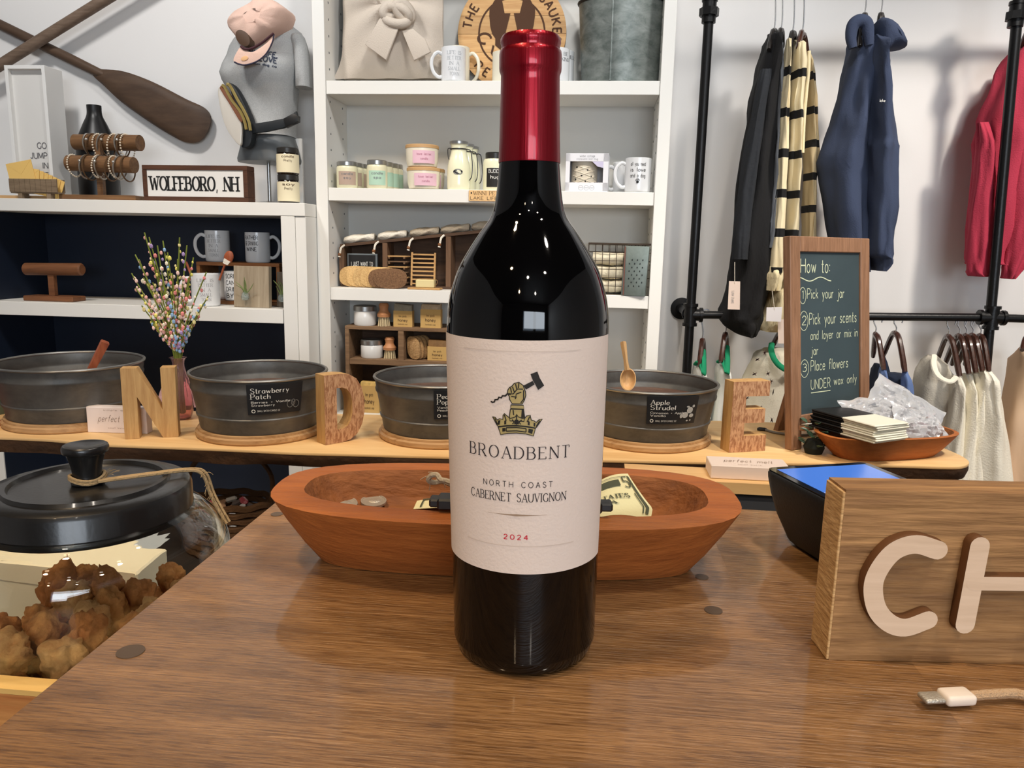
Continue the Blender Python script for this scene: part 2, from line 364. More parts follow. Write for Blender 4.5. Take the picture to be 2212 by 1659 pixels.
# ================================================================== COUNTER
def CWM():
    m = M('counter_wood', (172, 128, 82), .32, var=(10, (102, 69, 38), (1, 7, 7), .26), bump=(40, .7, (1, 16, 16)), rnd=.2, coat=.45); nt = m.node_tree; L = nt.links.new
    tc = nt.nodes.new('ShaderNodeTexCoord'); mp = nt.nodes.new('ShaderNodeMapping'); mp.inputs['Scale'].default_value = (1, 11, 11); L(tc.outputs['Object'], mp.inputs[0])
    n = nt.nodes.new('ShaderNodeTexNoise'); n.inputs['Scale'].default_value = 75; n.inputs['Detail'].default_value = 3; L(mp.outputs[0], n.inputs['Vector'])
    cr = nt.nodes.new('ShaderNodeValToRGB'); cr.color_ramp.elements[0].position = .36; cr.color_ramp.elements[1].position = .5; cr.color_ramp.elements[0].color = (.55, .5, .46, 1); L(n.outputs[0], cr.inputs[0])
    b = nt.nodes['Principled BSDF']; old = b.inputs['Base Color'].links[0].from_socket
    mx = nt.nodes.new('ShaderNodeMix'); mx.data_type = 'RGBA'; mx.blend_type = 'MULTIPLY'; mx.inputs[0].default_value = .8; L(old, mx.inputs[6]); L(cr.outputs[0], mx.inputs[7]); L(mx.outputs[2], b.inputs['Base Color'])
    return m
ct = thing('counter', 'brown stained wood counter the wine bottle stands on', 'counter', (0, 0, 0))
CW = CWM()
y = .609; k = 0
while y > .05:
    wd = (.072, .066, .078, .069)[k % 4]; x = -.2436
    while x < .95:
        ln = random.uniform(.2, .46); x1 = min(x+ln, .95)
        if .95-x1 < .1: x1 = .95
        obj('board', box(nb(), ((x+x1)/2, y-wd/2, .905), (x1-x-.00006, wd-.00006, .03), 0), CW, ct)
        x = x1
    y -= wd; k += 1
cy0 = y
obj('front_panel', b2((-.22, cy0+.03, 0), (.93, .585, .889)), wood('counter_base', (70, 48, 32), (48, 32, 22), 'z', 8, .6), ct)
PLUG = M('plug_dark', (88, 72, 58), .45)
for px, py, r in ((282, 1408, .0068), (1541, 1319, .0052), (1516, 1247, .0042), (598, 1111, .0045)):
    p = PZ(px, py, .92); obj('plug', lathe(nb(), [(0, .0004), (r, .0004), (r, -.002), (0, -.002)], 20, p), PLUG, ct)
# ================================================================== WINE BOTTLE
bt = thing('wine_bottle', 'dark red wine bottle with red foil capsule and white label in centre', 'bottle', (-.0279, .3745, .92), 0, None, 0, -math.radians(.78))
BG = M('dark_glass', (3, 3, 4), .035, spec=.5)
gp = [(0, .012), (.012, .008), (.026, .0012), (.031, 0), (.0345, .0018), (.0366, .007), (.0369, .0115), (.0373, .0398), (.038, .075), (.039, .123), (.0395, .158), (.0395, .169), (.0388, .1781), (.0369, .1866), (.0337, .1957), (.0287, .2045), (.0232, .2128), (.0184, .2195), (.0163, .2261), (.0151, .2347), (.0144, .243), (.0138, .25), (.0136, .262), (.013, .285), (.0136, .288), (.0125, .2985), (0, .2985)]
g2 = [gp[0], gp[1], gp[2], gp[3]] + [tuple(p[:2]) for p in smooth([(a, b, 0) for a, b in gp[3:22]], 4)][1:] + gp[22:]
obj('glass_body', lathe(nb(), g2, 72), BG, bt)
FOIL = M('red_foil', (132, 6, 26), .33, metal=.7, bump=(14, .12, (60, 60, 1)), coat=.3)
cp = [(.0145, .2447), (.0146, .2455), (.0142, .256), (.014, .2662), (.0137, .28), (.01365, .2838), (.0143, .2856), (.01445, .287), (.01445, .2928), (.0142, .2944), (.01345, .2952), (.0135, .2966), (.01395, .2978), (.0139, .2995), (.0131, .3008), (.0115, .3012), (.0108, .3006), (.0, .3005)]
obj('foil_capsule', lathe(nb(), cp, 64), FOIL, bt)
LAB = M('label_paper', (220, 206, 197), .8, bump=(700, .12))
def lz(y): return PY(1139, y, .3372).z-.92
z0, z1 = lz(1240.5), lz(734.5)
rL = lambda z: .0373+(.0395-.0373)*min(1, max(0, (z-.0398)/(.158-.0398)))
lm = nb()
def lf(u, v):
    a = math.radians(-82+162*u); z = z0+(z1-z0)*v; r = rL(z)+.00035
    return (r*math.sin(a), -r*math.cos(a), z)
grid(lm, 48, 24, lf); lab = obj('label', lm, LAB, bt)
KS = .000209
def bmap(x, y):
    r = rL(y)+.00062; a = x/r; return V((r*math.sin(a), -r*math.cos(a), y))
tb = nb()
for s, xc, yb, h, fit, wt, sf in (('BROADBENT', 1135, 990, 26, 234, 1.15, True), ('CABERNET SAUVIGNON', 1133, 1083, 18, 226, 1.35, True), ('NORTH COAST', 1134, 1052, 12, 158, 1.1, False)):
    text(tb, s, lz(yb-h)-lz(yb), bmap, (xc-1138)*KS, lz(yb), wt, sf, fit=fit*KS, space=(3.6 if s[0] == 'B' else 2.6) if sf else 5.5)
obj('label_lettering', tb, M('label_ink', (42, 36, 40), .7), lab)
tb = nb(); text(tb, '2024', lz(1155)-lz(1165), bmap, (1132-1138)*KS, lz(1165), 1.5, fit=54*KS, space=5); obj('vintage_lettering', tb, M('red_ink', (196, 40, 62), .7), lab)
tb = nb()
def ribbon2(bm, pts, hw, mp):
    L = [V((p[0], p[1], 0)) for p in pts]; prev = None
    for i, p in enumerate(L):
        d = (L[min(i+1, len(L)-1)]-L[max(i-1, 0)]).normalized(); n = V((-d.y, d.x, 0)); h = hw[i] if isinstance(hw, list) else hw
        c = (bm.verts.new(mp(*(p-n*h)[:2])), bm.verts.new(mp(*(p+n*h)[:2])))
        if prev: bm.faces.new((prev[0], c[0], c[1], prev[1]))
        prev = c
N_ = 24
ribbon2(tb, [((1066+135*i/N_-1138)*KS, lz(1112)) for i in range(N_+1)], [max(.00005, .0005*(1-abs(i-N_/2)/(N_/2))**1.6) for i in range(N_+1)], bmap)
obj('rule_line', tb, M('rule_ink', (150, 128, 108), .7), lab)
for dy, w_ in ((758, 280), (1180, 265)):
    tb = nb(); ribbon2(tb, [(-w_*KS/2+w_*KS*i/40, lz(dy)) for i in range(41)], .00014, bmap); obj('embossed_line', tb, M('emboss', (204, 190, 180), .7), lab)
# crest
def e2(p): x, y = 1040+p[0]/9.215, 780+p[1]/9.215; return ((x-1138)*KS, lz(y))
def poly(pts, off=0):
    b = nb(); vs = [b.verts.new((*e2(p), 0)) for p in pts]; b.faces.new(vs)
    bmesh.ops.triangulate(b, faces=b.faces[:]); bmesh.ops.subdivide_edges(b, edges=b.edges[:], cuts=4, use_grid_fill=True)
    for v in b.verts:
        r = rL(v.co.y)+.00055+off; a = v.co.x/r; z = v.co.y; v.co = (r*math.sin(a), -r*math.cos(a), z)
    return b
def join(lst):
    B = nb()
    for b in lst:
        me = bpy.data.meshes.new('tmp'); b.to_mesh(me); b.free(); B.from_mesh(me); bpy.data.meshes.remove(me)
    return B
fist = [(700, 690), (660, 640), (670, 570), (700, 520), (750, 490), (800, 430), (890, 405), (975, 465), (1020, 590), (1030, 660), (1000, 760), (960, 835), (760, 835), (710, 760)]
cuff = [(735, 860), (985, 860), (995, 935), (725, 935)]
slv = [(725, 945), (990, 945), (1010, 1100), (1000, 1180), (715, 1180), (705, 1090)]
crown = [(350, 1125), (410, 1130), (455, 1180), (500, 1150), (570, 1160), (575, 1080), (600, 1040), (680, 1100), (720, 1130), (780, 1115), (830, 1090), (850, 1040), (880, 1090), (960, 1120), (1010, 1120), (1050, 1070), (1120, 1055), (1140, 1150), (1200, 1170), (1240, 1200), (1290, 1150), (1360, 1135), (1250, 1290), (1230, 1310), (1040, 1275), (850, 1265), (660, 1275), (470, 1310), (440, 1270)]
band = [(475, 1320), (660, 1288), (850, 1275), (1040, 1288), (1225, 1320), (1190, 1470), (1040, 1430), (850, 1415), (680, 1430), (525, 1470)]
em = obj('crest', join([poly(p) for p in (fist, cuff, slv, crown, band)]), M('crest_gold', (176, 158, 104), .6), lab)
hh = [poly(p, .0002) for p in ([(980, 470), (1160, 375), (1200, 445), (1030, 550)], [(1115, 240), (1250, 190), (1300, 320), (1390, 470), (1270, 555), (1215, 450), (1170, 380)], [(560, 1335), (620, 1325), (620, 1395), (560, 1405)], [(1090, 1325), (1180, 1340), (1160, 1430), (1080, 1400)], [(950, 950), (990, 950), (1010, 1110), (940, 1110)], [(820, 1150), (880, 1150), (900, 1240), (800, 1240)], [(600, 1190), (640, 1160), (640, 1250), (600, 1260)], [(1080, 1160), (1110, 1190), (1110, 1260), (1070, 1250)], [(470, 1190), (520, 1180), (500, 1270), (460, 1280)], [(1190, 1200), (1225, 1220), (1215, 1290), (1190, 1270)])]
lb = nb()
def eb(pts, hw=9): ribbon2(lb, [e2(p) for p in pts], hw/9.215*KS, lambda x, y: bmap(x, y)*1.0+V((0, 0, 0)))
_ob = bmap
def bmap2(x, y):
    r = rL(y)+.00085; a = x/r; return V((r*math.sin(a), -r*math.cos(a), y))
def eb(pts, hw=9): ribbon2(lb, [e2(p) for p in pts], hw/9.215*KS, bmap2)
for p in (fist, cuff, slv, crown, band): eb(p+[p[0]])
eb([(310, 822), (350, 835), (390, 825), (405, 780), (465, 770), (485, 725), (540, 730), (560, 690), (620, 688), (660, 645), (730, 650)], 17)
for p in ([(725, 520), (745, 620)], [(765, 500), (800, 600)], [(825, 440), (850, 545)], [(890, 420), (880, 520)], [(690, 640), (780, 640), (860, 540), (970, 540)], [(740, 690), (830, 700), (840, 640), (940, 600)], [(820, 740), (840, 690)], [(985, 560), (985, 740), (930, 815)], [(640, 1320), (850, 1305), (1040, 1322)], [(640, 1390), (850, 1372), (1040, 1392)], [(640, 1320), (640, 1390)], [(1040, 1322), (1040, 1392)], [(780, 960), (790, 1060)], [(850, 1060), (850, 1250)], [(760, 1150), (800, 1200), (770, 1240)], [(950, 1150), (900, 1200), (930, 1240)], [(600, 1060), (640, 1180)], [(1110, 1080), (1060, 1190)], [(400, 1150), (460, 1270)], [(1310, 1165), (1240, 1280)]): eb(p, 11)
obj('crest_linework', join(hh+[lb]), M('crest_black', (24, 20, 16), .6), em)
# ================================================================== DOUGH BOWL
HOLLOW = M('bowl_hollow_shade_wood', (150, 90, 42), .7, var=(10, (104, 58, 24), (1, 6, 6), .25), bump=(60, .9, (1, 4, 4)))  # rough darker inner wood, with some of the hollow's shade put into the colour
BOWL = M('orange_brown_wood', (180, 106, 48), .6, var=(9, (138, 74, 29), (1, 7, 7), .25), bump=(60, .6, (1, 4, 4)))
def sup(a, b, z, n=48, e=2.8, wob=0):
    out = []
    for i in range(n):
        t = 2*PI*i/n; c, s = math.cos(t), math.sin(t)
        k = (abs(c)**e+abs(s)**e)**(-1/e); wz = wob*(math.sin(2*t+.6)+.6*math.sin(3*t))
        out.append((a*c*k, b*s*k, z+wz))
    return out
def dough_bowl(name, label, loc, rz, a, b, h, ab, bb, rim, wob=.0008):
    t = thing(name, label, 'bowl', loc, rz)
    L = []
    for f, z in ((0, 0), (.35, .3), (.7, .65), (.97, .95)): L.append(sup(ab+(a-ab)*f, bb+(b-bb)*f, h*z, wob=wob*f))
    L.append(sup(a, b, h*.985, wob=wob)); L.append(sup(a-.003, b-.003, h, wob=wob)); L.append(sup(a-rim+.001, b-rim+.001, h*1.0, wob=wob))
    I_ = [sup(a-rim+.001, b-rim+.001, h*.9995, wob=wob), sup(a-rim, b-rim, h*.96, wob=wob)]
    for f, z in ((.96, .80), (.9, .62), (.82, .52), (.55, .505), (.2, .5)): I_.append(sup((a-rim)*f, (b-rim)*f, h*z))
    L.append([(x*.97, y_*.97, h*.15) for x, y_, z in L[-1]]) if 0 else None
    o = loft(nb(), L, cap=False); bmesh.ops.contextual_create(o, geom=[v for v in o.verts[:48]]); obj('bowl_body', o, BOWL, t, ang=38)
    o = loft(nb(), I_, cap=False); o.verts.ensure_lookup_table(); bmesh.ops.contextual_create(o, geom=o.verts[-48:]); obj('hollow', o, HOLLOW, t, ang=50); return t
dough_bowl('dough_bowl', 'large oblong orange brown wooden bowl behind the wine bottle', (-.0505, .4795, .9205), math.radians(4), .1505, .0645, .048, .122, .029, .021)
CO = M('coin_silver', (186, 180, 168), .38, metal=.6, bump=(900, .3))
def coin(px, py, r, lab_, tilt):
    p = PZ(px, py-1, .9495); p.z = .9492; t = thing('coin', lab_, 'coin', p, .4, None, tilt)
    obj('disc', lathe(nb(), [(0, .0009), (r*.86, .0009), (r*.88, .0012), (r, .0012), (r, -.0004), (0, -.0004)], 28), CO, t)
    obj('relief', lathe(nb(), [(0, .0016), (r*.35, .0014), (r*.5, .0009)], 14, (r*.1, 0, 0), .8), CO, t)
coin(807, 1084, .0088, 'silver coin lying flat in wooden bowl, right one of the two', .14)
coin(741, 1090, .0098, 'silver coin half hidden by bowl rim, left one of the two', .2)
NOTE = M('banknote_paper', (214, 208, 164), .85, bump=(500, .2)); NOTEINK = M('banknote_ink', (70, 74, 56), .8)
def sheet(A, B, C, D, curl, lift=.0):
    A, B, C, D = map(V, (A, B, C, D))
    def f(u, v): p = A*(1-u)*(1-v)+B*u*(1-v)+C*u*v+D*(1-u)*v; return p+V((0, -curl*math.sin(PI*v)+lift*u*u, curl*.5*math.sin(PI*u)))
    return f
f = sheet(PY(1262, 1128, .455), PY(1386, 1124, .462), PY(1356, 1023, .498), PY(1262, 1064, .492), .008)
f2 = lambda u, v: f(u, v)
def bill_f(u, v):
    p = f(u, v); q = PY(1410, 1098, .474)
    return p+(q-f(1, .28))*max(0, 1-abs(v-.28)/.72)*u*u
t = tag(obj('banknote', thick(grid(nb(), 14, 12, bill_f), .0003), NOTE), 'five dollar note standing curled in bowl right of bottle', 'money')
def bmapf(x, y):
    e = .002; p = V(bill_f(x, y)); du = V(bill_f(x+e, y))-p; dv = V(bill_f(x, y+e))-p; return p+du.cross(dv).normalized()*.0009
bi = nb()
text(bi, '5', .2, bmapf, .84, .72, 1.6, True, fit=.1); text(bi, 'STATES', .09, bmapf, .52, .5, 2.2, True, fit=.5); text(bi, 'ICA', .08, bmapf, .42, .36, 2.2, True, fit=.24)
for x0, y0, x1, y1, hh_ in ((.05, .93, .93, .93, .004), (.93, .1, .93, .93, .02), (.3, .82, .72, .82, .06), (.88, .1, .88, .6, .008)):
    ribbon2(bi, [(x0+(x1-x0)*i/10, y0+(y1-y0)*i/10) for i in range(11)], hh_, bmapf)
obj('note_print', bi, NOTEINK, t)
P0 = [PZ(*p, .9475) for p in ((893, 1099), (985, 1103), (985, 1077), (904, 1075))]
t = tag(obj('banknote', thick(grid(nb(), 6, 4, lambda u, v: P0[0]*(1-u)*(1-v)+P0[1]*u*(1-v)+P0[2]*u*v+P0[3]*(1-u)*v+V((0, 0, .003*u))), .0003), NOTE), 'folded note lying flat in bowl just left of bottle', 'money')
bi = nb(); pm = lambda x, y: P0[0]*(1-x)*(1-y)+P0[1]*x*(1-y)+P0[2]*x*y+P0[3]*(1-x)*y+V((0, 0, .003*x+.0008))
ribbon2(bi, [(.16, .06), (.18, .7)], .022, pm); ribbon2(bi, [(.16, .7), (.9, .78)], .05, pm); obj('note_print', bi, NOTEINK, t)
BLK = M('black_plastic', (16, 16, 18), .42)
t = thing('black_gadget', 'black plastic bar lying on front bowl rim behind the bottle', 'gadget', PZ(1122, 1104, .9705), math.radians(5))
obj('bar', box(nb(), (0, .004, .0035), (.098, .014, .007), .0012), BLK, t)
obj('end_cap', box(nb(), (-.048, .004, .0035), (.012, .010, .005), .001), BLK, t); obj('end_cap', box(nb(), (.05, .004, .0035), (.011, .010, .005), .001), BLK, t)
JUTE = M('jute_twine', (158, 134, 98), .9, bump=(400, .8)); GREYJ = M('grey_twine', (168, 152, 128), .95, bump=(400, .8))
pts = [PY(a, b, c) for a, b, c in ((1010, 1062, .475), (985, 1052, .48), (958, 1040, .482), (938, 1042, .48), (926, 1038, .478), (930, 1028, .477), (944, 1026, .476), (952, 1036, .474), (968, 1040, .474), (990, 1052, .472), (1012, 1085, .47))]
tq = tag(obj('twine', tube(nb(), smooth(pts, 5), .0018, 7), GREYJ), 'frayed grey twine knot poking up in bowl left of bottle', 'string')
fr = nb()
for a, b, c, d in ((930, 1030, 908, 1036), (928, 1038, 927, 1060), (945, 1030, 925, 1020), (950, 1040, 962, 1055)): tube(fr, smooth([PY(a, b, .476), PY((a+c)/2+2, (b+d)/2-4, .477), PY(c, d, .478)], 4), .00025, 4)
obj('loose_fibre', fr, GREYJ, tq)
# ================================================================== TREAT JAR in its crate
JC = V((-.392, .55, 0)); JZ = .672
CR = wood('pine_crate', (205, 148, 88), (168, 104, 56), 'x', 7, .6, bump=.3)
bench = thing('low_bench', 'dark low bench under the treat crate left of counter', 'bench', (-.5, .8, 0))
obj('bench_top', b2((-1.0, .40, .63), (-.2437-.02, .86, .66)), M('dark_bench', (36, 32, 30), .6), bench, world=True)
for sx in (-.95, -.31):
    for sy in (.45, .81): obj('leg', b2((sx-.025, sy-.025, 0), (sx+.025, sy+.025, .63)), MC['dark_bench'], bench, world=True)
cr = thing('wooden_crate', 'open orange pine crate with pale rim holding the treat jar', 'crate', (-.44, .55, .661))
TS = M('pale_rim_wood', (236, 200, 128), .6, var=(6, (220, 178, 104), (1, 8, 8)))
obj('base_board', b2((-.62, .436, .661), (-.262, .70, .671)), CR, cr, world=True)
for nm, a, b in (('front_board', (-.62, .434, .6715), (-.262, .449, .822)), ('back_board', (-.62, .687, .6715), (-.262, .70, .70)), ('side_board', (-.62, .4495, .6715), (-.607, .6865, .70)), ('side_board', (-.275, .4495, .6715), (-.262, .6865, .70))):
    q = obj(nm, b2(a, b), CR, cr, world=True)
    if nm == 'front_board': obj('rim_strip', b2((a[0], a[1], .8222), (b[0], b[1], .826)), TS, q, world=True)
jar = thing('treat_jar', 'big round glass jar of dog treats with black lid', 'jar', (JC.x, JC.y, JZ))
gpf = smooth([(.079, 0, 0), (.09, .006, 0), (.0945, .03, 0), (.0965, .09, 0), (.100, .15, 0), (.1035, .185, 0), (.1035, .205, 0), (.098, .221, 0), (.086, .234, 0), (.074, .241, 0), (.071, .247, 0), (.0715, .256, 0)], 4)
outer = [(p.x, p.y) for p in gpf]; inner = [(p.x-.0028, p.y+(.004 if i < 3 else 0)) for i, p in enumerate(gpf)]
obj('glass', lathe(nb(), [(0, .003)]+[(.079, .0)]+outer+inner[::-1]+[(0, .0075)], 64), M('jar_glass', (250, 252, 250), .01, trans=1, ior=1.45, spec=.5), jar)
LID = M('black_enamel', (22, 22, 23), .3, bump=(300, .05), coat=.2)
ld = [(.0, .2625), (.055, .2625), (.0565, .2645), (.0595, .2645), (.0615, .2615), (.0705, .2605), (.0745, .259), (.0765, .255), (.0768, .237), (.0775, .235), (.0775, .233), (.0755, .232), (.0745, .236), (.0735, .256), (0, .2585)]
lidp = [(0, .2605), (.054, .2605), (.0555, .2635), (.059, .2635), (.0605, .2608), (.071, .2603), (.0748, .2585), (.0765, .255), (.0768, .237), (.0776, .235), (.0776, .2335), (.076, .2325), (.0745, .236), (.0735, .2565), (0, .2575)]
obj('lid', lathe(nb(), lidp, 72), LID, jar)
kb = smooth([(.0, .2606, 0), (.0115, .2607, 0), (.0105, .266, 0), (.0112, .275, 0), (.0135, .2835, 0), (.0142, .286, 0), (.0165, .2868, 0), (.0168, .2905, 0), (.0155, .2925, 0), (.012, .2918, 0), (.004, .2905, 0), (0, .2903, 0)], 3)
obj('knob', lathe(nb(), [(max(0, p.x), p.y) for p in kb][:-1]+[(0, .2903)], 40), LID, jar)
tw = nb()
lt = JZ+.2605
ring = [(JC.x+.0125*math.cos(a), JC.y+.0125*math.sin(a), lt+.004+.0015*math.sin(a*2)) for a in [i*2*PI/20 for i in range(21)]]
tube(tw, ring, .0014, 6); tube(tw, [(x, y, z+.0022) for x, y, z in ring], .0013, 6)
edge = [V((JC.x+.013, JC.y-.006, lt+.004)), V((JC.x+.04, JC.y+.012, lt+.005)), V((JC.x+.064, JC.y+.035, lt+.0035)), V((JC.x+.073, JC.y+.043, lt-.002)), V((JC.x+.0775, JC.y+.046, lt-.02)), V((JC.x+.0835, JC.y+.044, lt-.03)), V((JC.x+.0925, JC.y+.042, lt-.044))]
tube(tw, smooth(edge, 6), .0015, 6)
rt = random.Random(3)
edge2 = [p+V((.001, .0035, .0005)) for p in edge]; tube(tw, smooth(edge2, 6), .0012, 6)
for i in range(26):
    p = smooth(edge, 6)[rt.randrange(18, 36)]; d = V((rt.uniform(-.2, 1), rt.uniform(-1, .4), rt.uniform(-1, .7)))*.009
    tube(tw, smooth([p, p+d*.6+V((0, 0, .001)), p+d+V((0, 0, -.002))], 3), .00022, 4)
p = V((JC.x+.011, JC.y+.006, lt+.004))
for i in range(9):
    d = V((rt.uniform(.2, 1), rt.uniform(-.6, .8), rt.uniform(.2, 1)))*.012; tube(tw, smooth([p, p+d*.6, p+d+V((0, 0, -.002))], 3), .0002, 4)
obj('twine_tie', tw, JUTE, jar, world=True, label='jute twine tied round the lid knob')
TRM = [M('treat_%d' % i, c, .85, var=(55, c2, (1, 1, 1), .2), bump=(180, .9)) for i, (c, c2) in enumerate((((226, 166, 100), (172, 108, 54)), ((214, 148, 86), (152, 92, 44)), ((236, 192, 130), (190, 132, 72))))]
def lump(r, seed, sub=4):
    b = nb(); bmesh.ops.create_icosphere(b, subdivisions=sub, radius=r); s = V((seed*3.1, seed*1.7, seed*.9)); rr = random.Random(seed)
    ax = [rr.uniform(.75, 1.3) for _ in range(3)]
    for v in b.verts:
        n = v.co.normalized(); d = 1+.42*noise.noise(n*1.6+s)+.26*abs(noise.noise(n*3.3+s))+.16*noise.noise(n*9+s)
        v.co = V((v.co.x*ax[0], v.co.y*ax[1], v.co.z*ax[2]))*d
    return b
protos = []
for i in range(8):
    me = bpy.data.meshes.new('treat'); b = lump(.0142, i+1); b.to_mesh(me); b.free(); me.materials.append(TRM[i % 3]); me.shade_smooth(); protos.append(me)
rt = random.Random(11); zz = JZ+.024; lay = 0
while zz < JZ+.152:
    R_ = .073
    for rad, n in ((R_, 13), (.043, 8), (.014, 2)):
        for i in range(n):
            if zz > JZ+.14 and rad == R_ and i % 3 == 0: continue
            a = 2*PI*(i+.5*(lay % 2))/n+rt.uniform(-.12, .12); r = rad+rt.uniform(-.004, .002)
            o = bpy.data.objects.new('dog_treat', rt.choice(protos)); COL.objects.link(o)
            o.location = (JC.x+r*math.cos(a), JC.y+r*math.sin(a), zz+rt.uniform(-.004, .004)); o.rotation_euler = (rt.uniform(0, 6), rt.uniform(0, 6), rt.uniform(0, 6))
            sc = rt.uniform(.88, 1.12); o.scale = (sc,)*3
            tag(o, 'chunky golden brown dog treat piled inside the glass jar', 'treat', 'dog treats in the jar')
    zz += .0245; lay += 1
t = thing('added_carton', 'added cream carton giving the pale band seen through the jar', 'box', (PY(300, 1240, .765).x-.23, .80, .6605))  # added carton, only there to make the pale band behind the jar glass
hc_ = PY(200, 1240, .765).z-.6605
obj('carton', box(nb(), (0, 0, hc_/2), (.46, .07, hc_), .002), M('carton_cream', (240, 232, 208), .7), t)
obj('lid_flap', box(nb(), (0, -.0355, hc_-.013), (.455, .001, .025)), M('carton_cream', (240, 232, 208), .7), t)
# dim things on the bench beyond the jar
wk = thing('wicker_basket', 'dim dark wicker basket of wrapped sweets behind the jar', 'basket', (*PY(502, 1110, 1.42).xy, .4906))
bx = wk.location.copy(); WK = M('dark_wicker', (84, 58, 34), .8, bump=(220, .9))
for i in range(9):
    z = .006+i*.0135; r = .060+.010*i/8
    obj('woven_band', tube(nb(), [(r*math.cos(a)*1.15, r*math.sin(a)*.8, z+.002*math.sin(a*9+i*PI)) for a in [k_*2*PI/48 for k_ in range(48)]], .0072, 6, True), WK, wk)
obj('base', lathe(nb(), [(0, 0), (.064, 0), (.064, .006), (0, .006)], 24, (0, 0, 0), .75), WK, wk)
obj('handle', tube(nb(), smooth([(-.088, 0, .11), (-.085, 0, .17), (-.05, 0, .21), (.0, .0, .22), (.05, 0, .21), (.085, 0, .17), (.082, 0, .11)], 5), .005, 6), WK, wk)
rt = random.Random(5)
for i in range(14):
    c = rt.choice(((196, 92, 104), (210, 205, 200), (170, 170, 176), (190, 150, 120), (120, 110, 108)))
    cn = {196: 'pink', 210: 'white', 170: 'silver', 190: 'tan', 120: 'grey'}[c[0]]
    o = obj('wrapped_sweet', box(nb(), (0, 0, 0), (.024, .014, .01), .004), M('sweet_%d_%d_%d' % c, c, .3)); o.location = bx+V((rt.uniform(-.05, .05), rt.uniform(-.035, .035), .098+rt.uniform(0, .014))); o.rotation_euler = (rt.uniform(-.5, .5), rt.uniform(-.5, .5), rt.uniform(0, 3))
    tag(o, 'small %s wrapped sweet heaped in the dim wicker basket' % cn, 'sweet', 'sweets in the wicker basket')
ds = thing('dark_stool', 'dark low stool under slab carrying the wicker basket', 'stool', (bx.x, 1.42, 0))
obj('seat', b2((bx.x-.14, 1.3, .465), (bx.x+.14, 1.56, .49)), MC['dark_bench'], ds, world=True)
for sx in (-.11, .11):
    for sy in (1.33, 1.53): obj('leg', b2((bx.x+sx-.02, sy-.02, 0), (bx.x+sx+.02, sy+.02, .465)), MC['dark_bench'], ds, world=True)
t = thing('black_box', 'plain black box with cut corner between jar and counter', 'box', (-.315, .765, .661), .15)
obj('box_body', prism(nb(), [(-.035, -.03, 0), (.045, -.03, 0), (.045, -.03, .085), (.02, -.03, .125), (-.035, -.03, .125)], [(-.035, .05, 0), (.045, .05, 0), (.045, .05, .085), (.02, .05, .125), (-.035, .05, .125)], .002), BLK, t)
obj('silver_clip', box(nb(), (.046, -.025, .03), (.006, .012, .01), .001), CO, t)
# ================================================================== PAYMENT TERMINAL
pt = thing('payment_terminal', 'black countertop payment terminal with blue screen behind wooden sign', 'terminal', (.186, .52, .92))
Lq, Bq, Rq = V((.128, .552, 0)), V((.21, .582, 0)), V((.245, .487, 0)); Fq = Lq+Rq-Bq; cq = (Lq+Rq)/2
def quad4(k, z): return [cq+(p-cq)*k+V((0, 0, z)) for p in (Lq, Fq, Rq, Bq)]
def rq(k, z, rad=.12):
    Q = quad4(k, z); out = []
    for i in range(4):
        a, b, c = Q[i-1], Q[i], Q[(i+1) % 4]; out += [b+(a-b)*rad, b+(a-b)*rad*.3+(c-b)*rad*.3*.9, b+(c-b)*rad]
    return out
obj('housing', loft(nb(), [rq(.62, .9202), rq(.72, .924), rq(.86, .94), rq(.95, .955), rq(.995, .966), rq(1.0, .9695), rq(.985, .9712)]), M('terminal_black', (22, 23, 25), .5, bump=(600, .1)), pt, world=True, ang=30)
sc_ = obj('screen', loft(nb(), [rq(.955, .9712, .06), rq(.955, .9722, .06)]), M('screen_glass', (10, 11, 13), .06, spec=.8), pt, world=True)
Q = quad4(.84, .9724)
dm = nb(); dv = [dm.verts.new(p) for p in (Q[0], Q[0]+(Q[1]-Q[0])*.62, Q[3]+(Q[2]-Q[3])*.62, Q[3])]; dm.faces.new(dv); obj('display', dm, M('display_blue', (62, 110, 200), .1, emit=.55), sc_, world=True)
dm = nb(); dv = [dm.verts.new(p) for p in (Q[0]+(Q[1]-Q[0])*.62, Q[1], Q[2], Q[3]+(Q[2]-Q[3])*.62)]; dm.faces.new(dv); obj('display_panel', dm, M('display_lilac', (150, 165, 222), .1, emit=.55), sc_, world=True)
# ================================================================== CHECK SIGN
sg = thing('wooden_sign', 'weathered wood block sign with raised letters C and H', 'sign', (.129, .3785, .92), math.radians(5.6))
SW = wood('weathered_sign', (178, 136, 88), (112, 78, 46), 'x', 11, .7, bump=.9, k=12, ct=.2)
sb = nb(); box(sb, (.1, .0105, .0458), (.2, .021, .0912))
bmesh.ops.subdivide_edges(sb, edges=sb.edges[:], cuts=14, use_grid_fill=True)
for v in sb.verts:
    d = noise.noise(v.co*55)*.0007+noise.noise(v.co*14)*.0006
    if v.co.z > .09: v.co.z -= abs(d)
    if v.co.y < .001: v.co.y += d*.4
obj('plank', sb, SW, sg, ang=40)
EG = M('end_grain', (214, 178, 128), .75, var=(26, (176, 136, 86), (1, 3, 9), .2), bump=(60, .5, (1, 2, 8)))
obj('end_grain', box(nb(), (-.0004, .0106, .0452), (.0016, .0208, .0898), .0003), EG, sg)
LW = M('pale_letter_ply', (222, 198, 174), .7, var=(12, (206, 180, 154), (1, 12, 12)))
LE = M('letter_edge', (96, 62, 34), .7)
